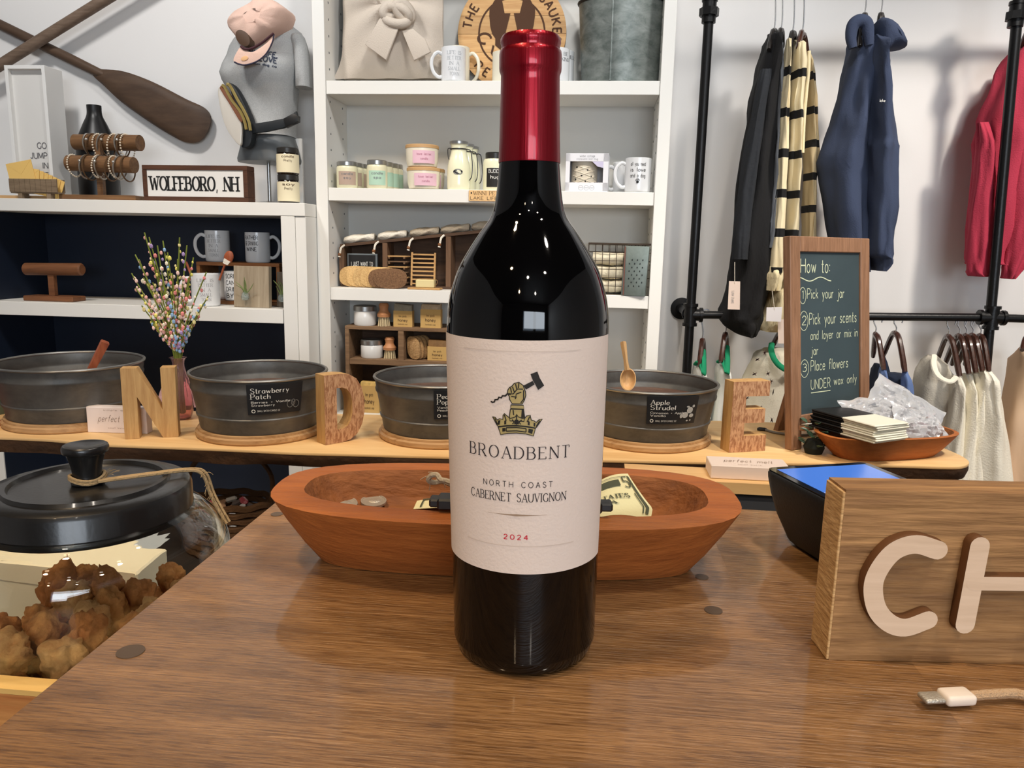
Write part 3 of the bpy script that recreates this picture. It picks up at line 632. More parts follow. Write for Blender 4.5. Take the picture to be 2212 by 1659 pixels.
def capsule(pts, hw, n=8):
    P = [V((a, b, 0)) for a, b in pts]; A, B = [], []
    for i, p in enumerate(P):
        d = (P[min(i+1, len(P)-1)]-P[max(i-1, 0)]).normalized(); nn = V((-d.y, d.x, 0)); A.append(p+nn*hw); B.append(p-nn*hw)
    d0 = (P[0]-P[1]).normalized(); d1 = (P[-1]-P[-2]).normalized()
    def cap(c, d):
        a0 = math.atan2(d.y, d.x)
        return [c+V((math.cos(a0+PI/2-PI*k_/n), math.sin(a0+PI/2-PI*k_/n), 0))*hw for k_ in range(1, n)]
    return A+cap(P[-1], d1)+B[::-1]+cap(P[0], d0)
def letter(name, strokes, lab_, lean=0):
    root = None
    b = nb()
    for o_ in strokes: prism(b, [(p.x, -.0062, p.y) for p in o_], [(p.x, -.0002, p.y) for p in o_], .0003)
    o = obj(name, b, LE, sg, label=lab_)
    b = nb()
    for k_, o_ in enumerate(strokes): b.faces.new([b.verts.new((p.x, -.00635-.00006*k_, p.y)) for p in o_])
    bmesh.ops.recalc_face_normals(b, faces=b.faces[:]); obj('letter_face', b, LW, o)
cc = [(p.x, p.y) for p in smooth([(.0452, .0635, 0), (.034, .0663, 0), (.024, .0625, 0), (.0175, .053, 0), (.0155, .0435, 0), (.0185, .032, 0), (.0255, .0245, 0), (.034, .0222, 0), (.0447, .0265, 0)], 6)]
letter('letter_c', [capsule(cc, .0048)], 'raised pale letter C')
letter('letter_h', [capsule([(.0655, .066), (.0635, .0245)], .0048), capsule([(.065, .0465), (.104, .047)], .0036), capsule([(.106, .0665), (.1045, .0245)], .0048)], 'raised pale letter H')
# ================================================================== USB CABLE
cb = thing('charging_cable', 'beige braided charging cable with white plug on the counter', 'cable', (.175, .343, .9202))
def zz_(px, py, z=.9245): return PZ(px, py, z)
a, b, c, d = zz_(1990, 1508), zz_(2034, 1506), zz_(2098, 1503), zz_(2230, 1505)
ax = (c-a).normalized()
def flatbox(p, q, wy, wz, bev):
    m_ = (p+q)/2; an = math.atan2((q-p).y, (q-p).x); return box(nb(), m_, ((q-p).length, wy, wz), bev, Matrix.Rotation(an, 3, 'Z'), 3)
obj('metal_plug', flatbox(a, b, .0078, .0026, .0012), CO, cb, world=True)
obj('plug_housing', flatbox(b, c, .0098, .0052, .0018), M('white_plastic', (228, 216, 204), .4), cb, world=True)
obj('braided_cord', tube(nb(), smooth([c-ax*.001, c+ax*.01+V((0, 0, .0004)), d+V((-.006, .002, 0)), d, V((.27, .338, .9232)), V((.36, .36, .9232)), V((.5, .45, .9232))], 5), .0023, 8), M('beige_braid', (190, 158, 124), .85, bump=(900, .8)), cb, world=True)
# ================================================================== LIVE EDGE SLAB
ZS = .74
SL = wood('live_edge_wood', (238, 204, 150), (212, 166, 108), 'x', 3.2, .45, bump=.15, k=9, ct=.25)
BARK = M('bark_edge', (84, 56, 32), .85, var=(18, (40, 26, 16), (1, 4, 4), .3), bump=(90, 1))
sl = thing('slab_table', 'live edge pale wood slab table carrying the metal tubs', 'table', (-.1, 1.55, 0))
front_ = [(-90, 941), (0, 944), (110, 949), (200, 958), (290, 962), (400, 966), (520, 971), (640, 977), (760, 980), (900, 984), (1050, 988), (1200, 991), (1350, 994), (1500, 997), (1660, 999), (1800, 1001), (1950, 1005), (2050, 1008)]
end_ = [(2082, 1006), (2094, 998), (2080, 986), (2050, 972), (2010, 956), (1960, 940)]
back_ = [(1850, 925), (1700, 914), (1600, 910), (1400, 906), (1200, 902), (1000, 899), (740, 894), (500, 889), (330, 886), (100, 881), (-90, 876)]
top_ = smooth([PZ(x, y, ZS) for x, y in front_+end_+back_], 4, True)
cxy = V((-.1, 1.53, 0))
def inset(p, k, z, nz=0):
    d = V((0, p.y-cxy.y, 0)); L = d.length or 1; d = d/L
    q = p - d*k; q.z = z+nz; return q
mid = [inset(p, .001+.004*noise.noise(p*9), ZS-.014) for p in top_]
bot = [inset(p, .007+.008*noise.noise(p*7), ZS-.030, .003*noise.noise(p*11)) for p in top_]
obj('slab_top', prism(nb(), [p+V((0, 0, 0)) for p in top_], [V((p.x, p.y, ZS-.006)) for p in top_], .0015), SL, sl, world=True)
obj('bark_edge', loft(nb(), [[inset(p, .001, ZS-.0063) for p in top_], mid, bot]), BARK, sl, world=True, ang=60)
for px, y_ in ((820, 1.50), (1780, 1.58)):
    p = BX(px, y_, .4); box_ = nb(); box(box_, (p.x, y_, .357), (.045, .2, .712), .004); obj('leg', box_, MC['dark_bench'], sl, world=True)
# side shelf seen between the bowl and the terminal
sd = thing('back_counter', 'low dark cabinet with pale wood top behind counter right', 'cabinet', (.4, 1.12, 0))
pz = PY(1600, 1046, 1.05).z
obj('top_board', b2((.06, 1.055, pz-.016), (.345, 1.125, pz)), SL, sd, world=True)
obj('cabinet_body', b2((.065, 1.062, 0), (.34, 1.12, pz-.0165)), M('grey_cabinet', (70, 74, 82), .5), sd, world=True)
obj('plinth', b2((.06, 1.055, 0), (.345, 1.0615, .08)), MC['dark_bench'], sd, world=True)
PINKW = M('blush_card', (236, 222, 216), .6)
def card_box(name, label, loc, s, rz, faceup=False, rx=0):
    t = thing(name, label, 'box', loc, rz, None, rx)
    obj('carton', box(nb(), (0, 0, s[2]/2), s, .0008), PINKW, t)
    b = nb()
    mp = planemap((0, 0, s[2]), (1, 0, 0), (0, 1, 0)) if faceup else planemap((0, -s[1]/2, s[2]/2), (1, 0, 0), (0, 0, 1))
    text(b, 'perfect melt', .013, mp, 0, -.003, .7, fit=s[0]*.62, slant=.35); text(b, 'small batch', .003, mp, 0, -.017, .9, fit=s[0]*.3, space=3)
    if not faceup: text(b, 'simple wax', .003, mp, 0, .019, .9, fit=s[0]*.42, space=3)
    obj('script_print', b, M('taupe_ink', (150, 128, 112), .7), t); return t
wb = SZ(165, PY(1610, 1035, 1.09))
q = BX(1613, 1.095, pz+.0005)
card_box('carton_box', 'white box lying flat beside the terminal, script on top', (q.x, q.y, q.z), (wb, .05, .019), .0, True)
q = PZ(259, 936, ZS)
card_box('carton_box', 'blush upright box with script lettering standing behind letter N', (q.x-.005, q.y+.01, ZS+.0004), (.12, .022, .052), math.radians(4))
# ------------------------------------------------------------------ tubs
TUB = M('galvanised_dark', (112, 111, 108), .45, metal=.4, var=(13, (66, 67, 68), (1, 1, 1.5), .25), bump=(30, .1))
RIM = M('rim_metal', (150, 150, 148), .35, metal=.9)
TRAYW = wood('tray_wood', (200, 162, 116), (150, 112, 72), 'x', 7, .5, bump=.2)
WAXM = M('brown_wax', (104, 78, 64), .5, var=(40, (72, 50, 42)), bump=(60, .6))
TAGM = M('tag_black', (26, 29, 34), .55)
def tub(xc, yfront_base, xl, xr, y_rimc, label, traylab, fl=None, wax=True):
    zt = ZS+.0182
    pb = PZ(xc, yfront_base, zt); rb = None
    R_ = SZ((xr-xl)/2, PY(xc, y_rimc, pb.y+.115)); rb = R_*.865
    c = V((0, pb.y+rb, 0)); c = BX(xc, c.y, zt); H_ = PY((xl+xr)/2, y_rimc, c.y).z-zt
    tr = thing('round_tray', traylab, 'tray', (c.x, c.y, ZS+.0004))
    obj('board', lathe(nb(), [(0, 0), (rb*1.07, 0), (rb*1.09, .003), (rb*1.09, .010), (rb*1.05, .0125), (rb*1.05, .0168), (rb*1.03, .0174), (0, .0174)], 64), TRAYW, tr)
    t = thing('metal_tub', label, 'tub', (c.x, c.y, zt+.0004))
    pr = [(0, 0), (rb, 0), (rb+.001, .003)]
    def R2(z): return rb+(R_-rb)*(z/H_)
    for zc in (.2, .24, .28, .3, .7, .74, .78, .82, .9, .985):
        r = R2(zc*H_); pr.append((r+(.0022 if zc in (.24, .28, .74, .78) else 0), zc*H_))
    ins = [(R2(H_*.985)-.002, H_*.985), (R2(H_*.8)-.002, H_*.8), (R2(H_*.77)-.0005, H_*.77), (R2(H_*.73)-.0005, H_*.73), (R2(H_*.7)-.002, H_*.7), (R2(H_*.1)-.002, .004), (0, .004)]
    obj('tub_wall', lathe(nb(), pr+ins, 72), TUB, t)
    rm = nb(); tube(rm, [((R_-.0005)*math.cos(a), (R_-.0005)*math.sin(a), H_) for a in [i*2*PI/72 for i in range(72)]], .003, 8, True); obj('rolled_rim', rm, RIM, t)
    if wax: obj('wax_fill', lathe(nb(), [(0, H_*.66), (R2(H_*.6)*.6, H_*.655), (R2(H_*.66)-.0035, H_*.65), (R2(H_*.6)-.004, H_*.6), (0, H_*.6)], 40), WAXM, t)
    if fl:
        lines, a0, a1, kind = fl; av = math.atan2(-c.x, c.y); a0 += av; a1 += av
        slope = (R_-rb)/H_; zlo, zhi = H_*.40, H_*.955
        tg = obj('name_tag', thick(cylpatch((0, 0, 0), R2(zlo)+.0034, a0, a1, zlo, zhi, 16, taper=slope), .0008), TAGM, t)
        rr = R2(zlo)+.0046
        def mp(x, y): r = rr+slope*y; a = a0+x/rr; return V((r*math.sin(a), -r*math.cos(a), zlo+y))
        W_ = (a1-a0)*rr; Hh = zhi-zlo; b = nb()
        text(b, lines[0], Hh*.16, mp, W_*.07, Hh*.72, 1.5, True, 'l', fit=W_*.065*len(lines[0])); text(b, lines[1], Hh*.16, mp, W_*.07, Hh*.53, 1.5, True, 'l', fit=W_*.065*len(lines[1]))
        text(b, lines[2], Hh*.07, mp, W_*.07, Hh*.385, 1.3, False, 'l', fit=W_*.04*len(lines[2])); text(b, lines[3], Hh*.07, mp, W_*.07, Hh*.285, 1.3, False, 'l', fit=W_*.04*len(lines[3]))
        text(b, 'SMALL BATCH CANDLE CO', Hh*.055, mp, W_*.17, Hh*.1, 1.4, False, 'l', fit=W_*.4)
        for i in range(1): ribbon2(b, [(W_*.1+Hh*.05*math.cos(j*PI/8), Hh*.125+Hh*.05*math.sin(j*PI/8)) for j in range(17)], Hh*.012, mp)
        obj('tag_lettering', b, WHITEINK, tg)
        b = nb()
        def blob(cx, cy, rx, ry, n=14):
            b.faces.new([b.verts.new(mp(W_*cx+rx*Hh*math.cos(2*PI*i/n), Hh*cy+ry*Hh*math.sin(2*PI*i/n))) for i in range(n)])
        def ringo(cx, cy, rx, ry, hw=.012): ribbon2(b, [(W_*cx+rx*Hh*math.cos(2*PI*i/16), Hh*cy+ry*Hh*math.sin(2*PI*i/16)) for i in range(17)], Hh*hw, mp)
        if kind == 'apple':
            for q in ((.83, .5, .12, .12), (.74, .33, .12, .11), (.88, .3, .09, .07), (.66, .3, .05, .08), (.78, .63, .06, .03), (.9, .64, .05, .05), (.8, .12, .04, .03), (.87, .13, .03, .03)): blob(*q)
        elif kind == 'berry':
            for q in ((.76, .3, .1, .12), (.88, .28, .1, .12), (.82, .34, .06, .1)): ringo(*q)
        obj('tag_drawing', b, M('tag_grey', (178, 178, 174), .7) if kind == 'apple' else M('tag_dim', (110, 110, 108), .7), tg)
    return t, c, R_, H_
T1 = tub(161, 921, 14, 306, 781, 'leftmost dark metal tub with brown wooden scoop handle', 'round wooden tray under the leftmost metal tub')
T2 = tub(564, 944, 421, 706, 801, 'second metal tub from the left, tag reads Strawberry Patch', 'round wooden tray under the Strawberry Patch tub', (('Strawberry', 'Patch', 'Berries + Vanilla', 'Strawberry'), -.18, .62, 'berry'))
T3 = tub(952, 950, 810, 1094, 812, 'metal tub mostly hidden behind the wine bottle', 'round wooden tray under the tub behind the bottle', (('Peach', 'Poppy', 'Vanilla + Peony', 'Peach'), -.1, .66, 'none'))
T4 = tub(1398, 957, 1253, 1543, 824, 'rightmost metal tub, tag reads Apple Strudel', 'round wooden tray under the Apple Strudel tub', (('Apple', 'Strudel', 'Cinnamon + Apple', 'Vanilla'), -.02, .74, 'apple'))
# scoops
t_, c_t, R_t, H_t = T1
SCW = wood('scoop_wood', (170, 92, 58), (126, 60, 34), 'z', 10, .5)
a = PY(196, 800, c_t.y+.02); b_ = PY(228, 737, c_t.y+.035)
sp = thing('wooden_scoop', 'reddish wooden scoop handle sticking out of the leftmost tub', 'scoop', a)
d_ = (b_-a); e_ = a-d_*.62
bmh = nb(); tube(bmh, [a-d_*.3, b_-d_*.04, b_], [.0085, .011, .0095], 4, up=(1, 0, 0)); obj('handle', bmh, SCW, sp, world=True, ang=20)
obj('scoop_cup', tube(nb(), [e_, a-d_*.45, a-d_*.3], [.012, .016, .009], 10), SCW, sp, world=True)
SCL = wood('scoop_pale', (214, 176, 126), (186, 142, 92), 'z', 10, .5)
t_, c_t, R_t, H_t = T4
a = PY(1357, 816, c_t.y-.03); b_ = PY(1346, 738, c_t.y-.01)
sp = thing('wooden_scoop', 'pale wooden scoop standing in the Apple Strudel tub', 'scoop', a); d_ = b_-a
bmh = nb(); tube(bmh, [a+d_*.2, a+d_*.5, b_-d_*.05, b_], [.0075, .0062, .0088, .0075], 4, flat=.7, up=(1, 0, 0)); obj('handle', bmh, SCL, sp, world=True, ang=20)
prf = [(0, -.014), (.008, -.0125), (.0135, -.007), (.016, .0), (.0145, .0004), (.012, -.006), (.007, -.0105), (0, -.012)]
cu = lathe(nb(), prf, 24, (0, 0, 0), 1.45); cu.transform(Matrix.Translation(a+V((0, .004, -.004))) @ Matrix.Rotation(math.radians(72), 4, 'X')); obj('scoop_cup', cu, SCL, sp, world=True)
# ------------------------------------------------------------------ wooden block letters
LWD = wood('block_letter_wood', (204, 166, 110), (172, 130, 80), 'z', 12, .6, bump=.4)
LCH = M('whitewashed_grain', (200, 156, 118), .75, var=(230, (152, 104, 72), (1, 1, .3), .08), bump=(90, .6, (1, 1, .2)))
def block_letter(name, label, base_l, base_r, ytop, strokes, face, depth=.03):
    A = PZ(*base_l, ZS); B = PZ(*base_r, ZS); rz = math.atan2(B.y-A.y, B.x-A.x); wd = (B-A).length
    h = PY(base_l[0], ytop, A.y).z-ZS
    t = thing(name, label, 'letter', (A.x, A.y, ZS+.0004), rz)
    b = nb()
    for poly_ in strokes:
        prism(b, [(x*wd, 0, y*h) for x, y in poly_], [(x*wd, depth, y*h) for x, y in poly_], .0012)
    o = obj('letter_block', b, LWD, t, ang=30)
    b = nb()
    for poly_ in strokes:
        cx_ = sum(p[0] for p in poly_)/len(poly_); cy_ = sum(p[1] for p in poly_)/len(poly_)
        b.faces.new([b.verts.new((x*wd, -.0004, y*h)) for x, y in poly_])
    bmesh.ops.recalc_face_normals(b, faces=b.faces[:])
    bmesh.ops.inset_region(b, faces=b.faces[:], thickness=.003)
    obj('letter_face', b, face, t); return t
block_letter('wooden_letter', 'wooden block letter N standing in front of the pink vase', (270, 949), (386, 944), 797, [[(0, 0), (.27, 0), (.27, .60), (.71, 0), (1, 0), (1, 1), (.73, 1), (.73, .40), (.29, 1), (0, 1)]], LWD)
Dp = [(0, 0), (.4, 0), (.75, .06), (.95, .25), (1, .5), (.95, .75), (.75, .94), (.4, 1), (0, 1), (0, .52), (.3, .52), (.3, .82), (.45, .82), (.62, .74), (.7, .5), (.62, .26), (.45, .18), (.3, .18), (.3, .48), (0, .48)]
Dp = [(0, 0), (.4, 0), (.62, .02), (.8, .09), (.93, .22), (1, .4), (1, .6), (.93, .78), (.8, .91), (.62, .98), (.4, 1), (0, 1), (0, .5005), (.3, .5005), (.3, .8), (.44, .8), (.56, .77), (.65, .69), (.69, .58), (.69, .42), (.65, .31), (.56, .23), (.44, .2), (.3, .2), (.3, .4995), (0, .4995)]
block_letter('wooden_letter', 'whitewashed wooden block letter D between two metal tubs', (703, 962), (788, 947), 812, [Dp], LCH, .034)
block_letter('wooden_letter', 'whitewashed wooden block letter E left of the chalkboard', (1574, 978), (1652, 974), 825, [[(0, 0), (1, 0), (1, .23), (.37, .23), (.37, .41), (.92, .41), (.92, .61), (.37, .61), (.37, .79), (1, .79), (1, 1), (0, 1)]], LCH, .034)
block_letter('wooden_letter', 'brown wooden letter foot just entering at left edge beside leftmost tub', (-70, 930), (5, 920), 800, [[(0, 0), (.28, 0), (.5, .5), (.72, 0), (1, 0), (.62, 1), (.38, 1)]], SCW, .03)
# ------------------------------------------------------------------ tin at far left
q = BX(-12, 1.52, ZS+.0004)
tn = thing('green_tin', 'grey green tin canister with white lid at left edge', 'tin', q)
rt_ = SZ(36, q); ht_ = PY(-12, 808, q.y).z-ZS
obj('tin_body', lathe(nb(), [(0, 0), (rt_, 0), (rt_, ht_*.86), (rt_*.97, ht_*.88), (0, ht_*.88)], 40), M('tin_green', (112, 126, 108), .5, var=(30, (84, 96, 84))), tn)
obj('tin_lid', lathe(nb(), [(0, ht_*.88), (rt_*1.02, ht_*.88), (rt_*1.02, ht_*.97), (rt_*.98, ht_), (0, ht_)], 40), M('tin_lid_grey', (120, 120, 112), .4, metal=.6), tn)
# ------------------------------------------------------------------ vase and dried stems
q = PZ(392, 904, ZS); q.z = ZS+.0004
va = thing('pink_vase', 'pink ribbed glass bud vase holding dried stems', 'vase', q)
hv = PY(372, 772, q.y).z-ZS; rv = SZ(27, q)
vp = smooth([(0, 0, 0), (.62, .0, 0), (.82, .05, 0), (1, .22, 0), (.98, .38, 0), (.74, .62, 0), (.5, .8, 0), (.44, .9, 0), (.56, .98, 0), (.66, 1, 0)], 4)
prf = [(max(0, p.x)*rv, max(0, p.y)*hv) for p in vp]
prf = prf+[(max(0, r-.0022), min(hv, z+.003)) for r, z in prf[::-1]]
vb = lathe(nb(), prf[:-1], 40)
for v in vb.verts:
    a = math.atan2(v.co.y, v.co.x); k_ = 1+.04*math.cos(a*12)*math.sin(PI*min(1, v.co.z/hv)); v.co.x *= k_; v.co.y *= k_
obj('vase_glass', vb, M('pink_glass', (246, 200, 202), .05, trans=.92, ior=1.45), va)
bq = thing('dried_stem_bunch', 'bunch of green stems with pastel berry buds in vase', 'flowers', (q.x, q.y, ZS+.02))
STM = M('stem_green', (120, 132, 52), .7); PAL = [M('bud_%d' % i, c, .5) for i, c in enumerate(((232, 176, 166), (238, 204, 192), (164, 140, 188), (140, 176, 212), (226, 216, 110), (228, 214, 150), (236, 228, 204), (222, 136, 132)))]
rs = random.Random(21); mouth = V((q.x, q.y, ZS+hv))
tips = [(312, 502), (322, 512), (340, 530), (352, 520), (388, 513), (404, 530), (418, 556), (292, 550), (300, 560), (284, 590), (293, 622), (310, 600), (330, 560), (346, 570), (362, 545), (372, 590), (384, 560), (398, 585), (408, 600), (330, 610), (344, 640), (358, 620), (372, 650), (384, 630), (398, 650), (410, 622), (318, 650), (306, 660), (446, 588), (450, 640), (440, 655), (416, 680), (402, 700), (330, 700), (350, 690), (380, 700), (326, 690), (408, 704)]
for i, (tx, ty) in enumerate(tips):
    tip = PY(tx, ty, q.y+rs.uniform(-.035, .035)); b0 = V((q.x+rs.uniform(-.008, .008), q.y+rs.uniform(-.008, .008), ZS+.012)); m_ = mouth+V((rs.uniform(-.007, .007), rs.uniform(-.006, .006), -.004))
    path = smooth([b0, m_, m_+(tip-m_)*.5+V(((tip.x-m_.x)*-.06, 0, 0)), tip], 5)
    s = obj('stem', tube(nb(), path, .0014, 5), STM, bq, world=True)
    n_ = rs.randint(6, 9)
    for half in range(2):
        b = nb()
        for j in range(n_):
            f_ = .42+.58*(j*2+half)/(2*n_) if ty < 690 else .6+.4*j/n_
            p = path[0].lerp(path[0], 0); idx = f_*(len(path)-1); i0 = min(int(idx), len(path)-2); p = path[i0].lerp(path[i0+1], idx-i0)
            p = p+V((rs.uniform(-1, 1), rs.uniform(-1, 1), rs.uniform(-.5, .5)))*.006; rad = rs.uniform(.0022, .0042)
            r_ = bmesh.ops.create_icosphere(b, subdivisions=1, radius=rad, matrix=Matrix.Translation(p) @ Matrix.Diagonal((1, 1, 1.4, 1)))
        obj('bud_cluster', b, rs.choice(PAL), s, world=True, kind='stuff')
# pink cloth behind the vase
p0 = PZ(395, 880, ZS)
pk = nb()
def fcl(u, v):
    a = u*2*PI; k_ = .5+.5*v
    x = (.012+.048*k_)*math.cos(a)*1.25; y_ = .035*k_*math.sin(a); z = .036*(1-v**2.5)+.006*math.sin(a*5+v*6)*(1-v)*2+.004*math.sin(a*9)*v*(1-v)*3
    return V((p0.x+.004+x*1.15, p0.y+.035+y_, ZS+.001+max(0, z*1.3)))
grid(pk, 40, 8, fcl); bmesh.ops.remove_doubles(pk, verts=pk.verts[:], dist=1e-5)
tag(obj('folded_scarf', pk, M('pink_cloth', (222, 178, 178), .9, bump=(300, .5)), ang=80), 'crumpled pale pink cloth lying on slab behind the vase', 'cloth')
# ------------------------------------------------------------------ chalkboard
ck = thing('chalkboard', 'wood framed standing chalkboard with handwritten how to steps', 'chalkboard', (.403, 1.502, ZS+.0006), math.radians(38), None, -math.radians(6.5))
FRW = wood('chalk_frame_wood', (158, 118, 90), (118, 84, 60), 'z', 12, .5, bump=.3)
WB, HB = .252, .415; sw = .03
obj('left_stile', box(nb(), (sw/2, .009, HB/2), (sw, .018, HB), .0015), FRW, ck); obj('right_stile', box(nb(), (WB-sw/2, .009, HB/2), (sw, .018, HB), .0015), FRW, ck)
obj('top_rail', box(nb(), (WB/2, .009, HB-sw/2), (WB-2*sw, .0178, sw), .0015), FRW, ck); obj('bottom_rail', box(nb(), (WB/2, .009, .058), (WB-2*sw, .0178, .018), .0015), FRW, ck)
obj('ledge', box(nb(), (.036, -.006, .042), (.028, .014, .010), .001), FRW, ck)
pn = obj('slate', box(nb(), (WB/2, .007, (.067+HB-sw)/2), (WB-2*sw+.002, .004, HB-sw-.067+.002)), M('chalk_slate', (60, 75, 80), .6, var=(5, (52, 66, 71))), ck)
obj('easel_leg', box(nb(), (WB/2, .075, .165), (.03, .012, .33), .001, Matrix.Rotation(math.radians(20), 3, 'X')), FRW, ck)
px0, pz0, pw, ph = sw, .067, WB-2*sw, HB-sw-.067
CH = M('chalk', (200, 207, 176), .9); b = nb()
cm = planemap((px0, .005, pz0), (1, 0, 0), (0, 0, 1), .0004)
rj = random.Random(2)
def chalk(s, u, v, u1, hgt, wt=.85): text(b, s, hgt*ph, cm, u*pw, (1-v)*ph, wt, False, 'l', fit=(u1-u)*pw, slant=.04)
chalk('How to:', .03, .125, .5, .085); chalk('Pick your jar', .13, .285, .74, .062); chalk('Pick your scents', .16, .445, .95, .07)
chalk('and layer or mix in', .18, .54, .97, .055); chalk('jar', .19, .635, .3, .055); chalk('Place flowers', .18, .735, .8, .065); chalk('UNDER', .18, .85, .5, .06); chalk('wax only', .56, .84, .95, .055)
chalk('1', .05, .285, .07, .05); chalk('2', .045, .445, .11, .055); chalk('3', .05, .735, .11, .05)
for u, v, ru, rv_ in ((.06, .265, .05, .05), (.075, .42, .065, .06), (.08, .715, .065, .055)): ribbon2(b, [((u+ru*math.cos(i*PI/10))*pw, (1-v+rv_*math.sin(i*PI/10))*ph) for i in range(21)], .0006, cm)
ribbon2(b, [((.02+.5*i/20)*pw, (1-.165+.012*math.sin(i*.45+2))*ph) for i in range(21)], .001, cm)
ribbon2(b, [((.18+.32*i/6)*pw, (1-.872)*ph) for i in range(7)], .0009, cm)
obj('chalk_writing', b, CH, pn)
# grey cable lying on slab
pts = [PZ(x, y, ZS+.003) for x, y in ((1640, 927), (1652, 928), (1672, 934), (1700, 938), (1740, 940), (1790, 930), (1800, 918), (1760, 912), (1700, 910))]
kc = thing('grey_cable', 'grey cable with black tipped plug behind letter E', 'cable', pts[0])
obj('cord', tube(nb(), smooth(pts[1:], 5), .0028, 8), M('grey_rubber', (112, 108, 104), .6), kc, world=True)
obj('plug', tube(nb(), [pts[0]+V((-.004, 0, 0)), pts[0], pts[1], pts[1]+V((.004, 0, 0))], [.003, .0045, .0045, .003], 8), BLK, kc, world=True)
# ------------------------------------------------------------------ right bowl with packets
q1, q2 = PZ(1800, 985, ZS), PZ(2010, 962, ZS)
bc = V((.578, 1.510, ZS)); rzb = math.radians(20.5)
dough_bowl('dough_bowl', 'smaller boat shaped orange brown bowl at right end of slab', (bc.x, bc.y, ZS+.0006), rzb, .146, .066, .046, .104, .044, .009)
CLR = M('clear_bag', (240, 242, 246), .1, trans=.6, ior=1.25, bump=(55, 1, (1, 1, 1)), coat=.6); PKW = M('cream_packet', (226, 224, 208), .5); PKB = M('black_packet', (18, 18, 20), .45)
Rz = Matrix.Rotation(rzb, 3, 'Z')
for i in range(9):
    z = ZS+.0505+i*.0038; sh = rs.uniform(-.003, .003)
    t = thing('soap_packet', 'flat packet stacked in right bowl, half black and half cream', 'packet', (.511+sh, 1.474+rs.uniform(-.002, .002), z), -1.03+rs.uniform(-.03, .03), 'packets in the right bowl')
    obj('black_half', box(nb(), (-.0375, 0, 0), (.075, .085, .0036), .0015), PKB, t); obj('cream_half', box(nb(), (.0375, 0, 0), (.075, .085, .0036), .0015), PKW, t)
    t['label'] = ('bottom', 'second from bottom', 'third from bottom', 'fourth from bottom', 'middle', 'fourth from top', 'third from top', 'second from top', 'topmost')[i]+' black and cream packet of the stack in right bowl'
def bag(label, P_, w_, h_, rot, seed):
    t = thing('plastic_bag', label, 'bag', P_, 0)
    s = V((seed*2.3, seed, 0)); b = nb()
    def f(sg_):
        def g(u, v):
            e = max(0, 1-(abs(2*u-1)**4))*max(0, 1-(abs(2*v-1)**4))
            n_ = noise.noise(V((u*4, v*4, 0))+s)*.8+abs(noise.noise(V((u*9, v*9, 2))+s))*1.1+noise.noise(V((u*19, v*19, 4))+s)*.35
            return V(((u-.5)*w_+.006*noise.noise(V((v*5, 1, u*3))+s), (v-.5)*h_+.006*noise.noise(V((u*5, 2, v*3))+s), e*(sg_*.008+.012*n_)+.012*noise.noise(V((u*2, v*2, 7))+s)))
        return g
    grid(b, 26, 26, f(1)); grid(b, 26, 26, f(-1)); bmesh.ops.remove_doubles(b, verts=b.verts[:], dist=1e-5); bmesh.ops.recalc_face_normals(b, faces=b.faces[:])
    b.transform(rot.to_4x4()); obj('clear_film', b, CLR, t, ang=20)
    b = nb()
    for i in range(10):
        bmesh.ops.create_icosphere(b, subdivisions=1, radius=.004, matrix=Matrix.Translation((rs.uniform(-.3, .3)*w_, rs.uniform(-.35, .2)*h_, 0)))
    b.transform(rot.to_4x4()); obj('dried_petals', b, M('petal_mix', (170, 130, 140), .8), t, kind='stuff'); return t
E3 = lambda x, y_, z: (Matrix.Rotation(z, 3, 'Z') @ Matrix.Rotation(y_, 3, 'Y') @ Matrix.Rotation(x, 3, 'X'))
bag('clear plastic bag standing highest in the right bowl', PY(1955, 888, 1.56), .15, .10, E3(.95, 0, .25) @ Matrix.Rotation(-.62, 3, 'Z'), 3)
bag('clear plastic bag lying left over the packets in right bowl', PY(1893, 893, 1.545), .13, .075, E3(.8, 0, .2) @ Matrix.Rotation(.12, 3, 'Z'), 9)
bag('clear plastic bag with purple petals at right of right bowl', PY(1985, 918, 1.53), .11, .07, E3(.8, 0, .4) @ Matrix.Rotation(-.3, 3, 'Z'), 14)
# greenery beside chalkboard foot
q = PZ(1757, 983, ZS); gr = thing('leafy_sprig', 'small dark green leafy sprig at foot of the chalkboard', 'plant', (q.x+.004, q.y+.015, ZS+.0006))
LF = M('dark_leaf', (58, 84, 66), .4)
obj('clump', lathe(nb(), [(0, 0), (.016, 0), (.02, .012), (.014, .026), (0, .03)], 14), M('dark_moss', (20, 26, 22), .9), gr)
for i in range(16):
    a = i*2.4; r_ = .012+.008*(i % 3); z = .010+.0032*i; b = nb()
    lf_ = [(0, 0, 0), (.007, .006, .005), (.014, .005, .008), (.020, 0, .007), (.014, -.005, .008), (.007, -.006, .005)]
    vs = [b.verts.new(p) for p in lf_]; b.faces.new(vs); thick(b, .0008)
    b.transform(Matrix.Translation((r_*.7*math.cos(a), r_*.7*math.sin(a), z)) @ Matrix.Rotation(a, 4, 'Z')); obj('leaf', b, LF, gr)
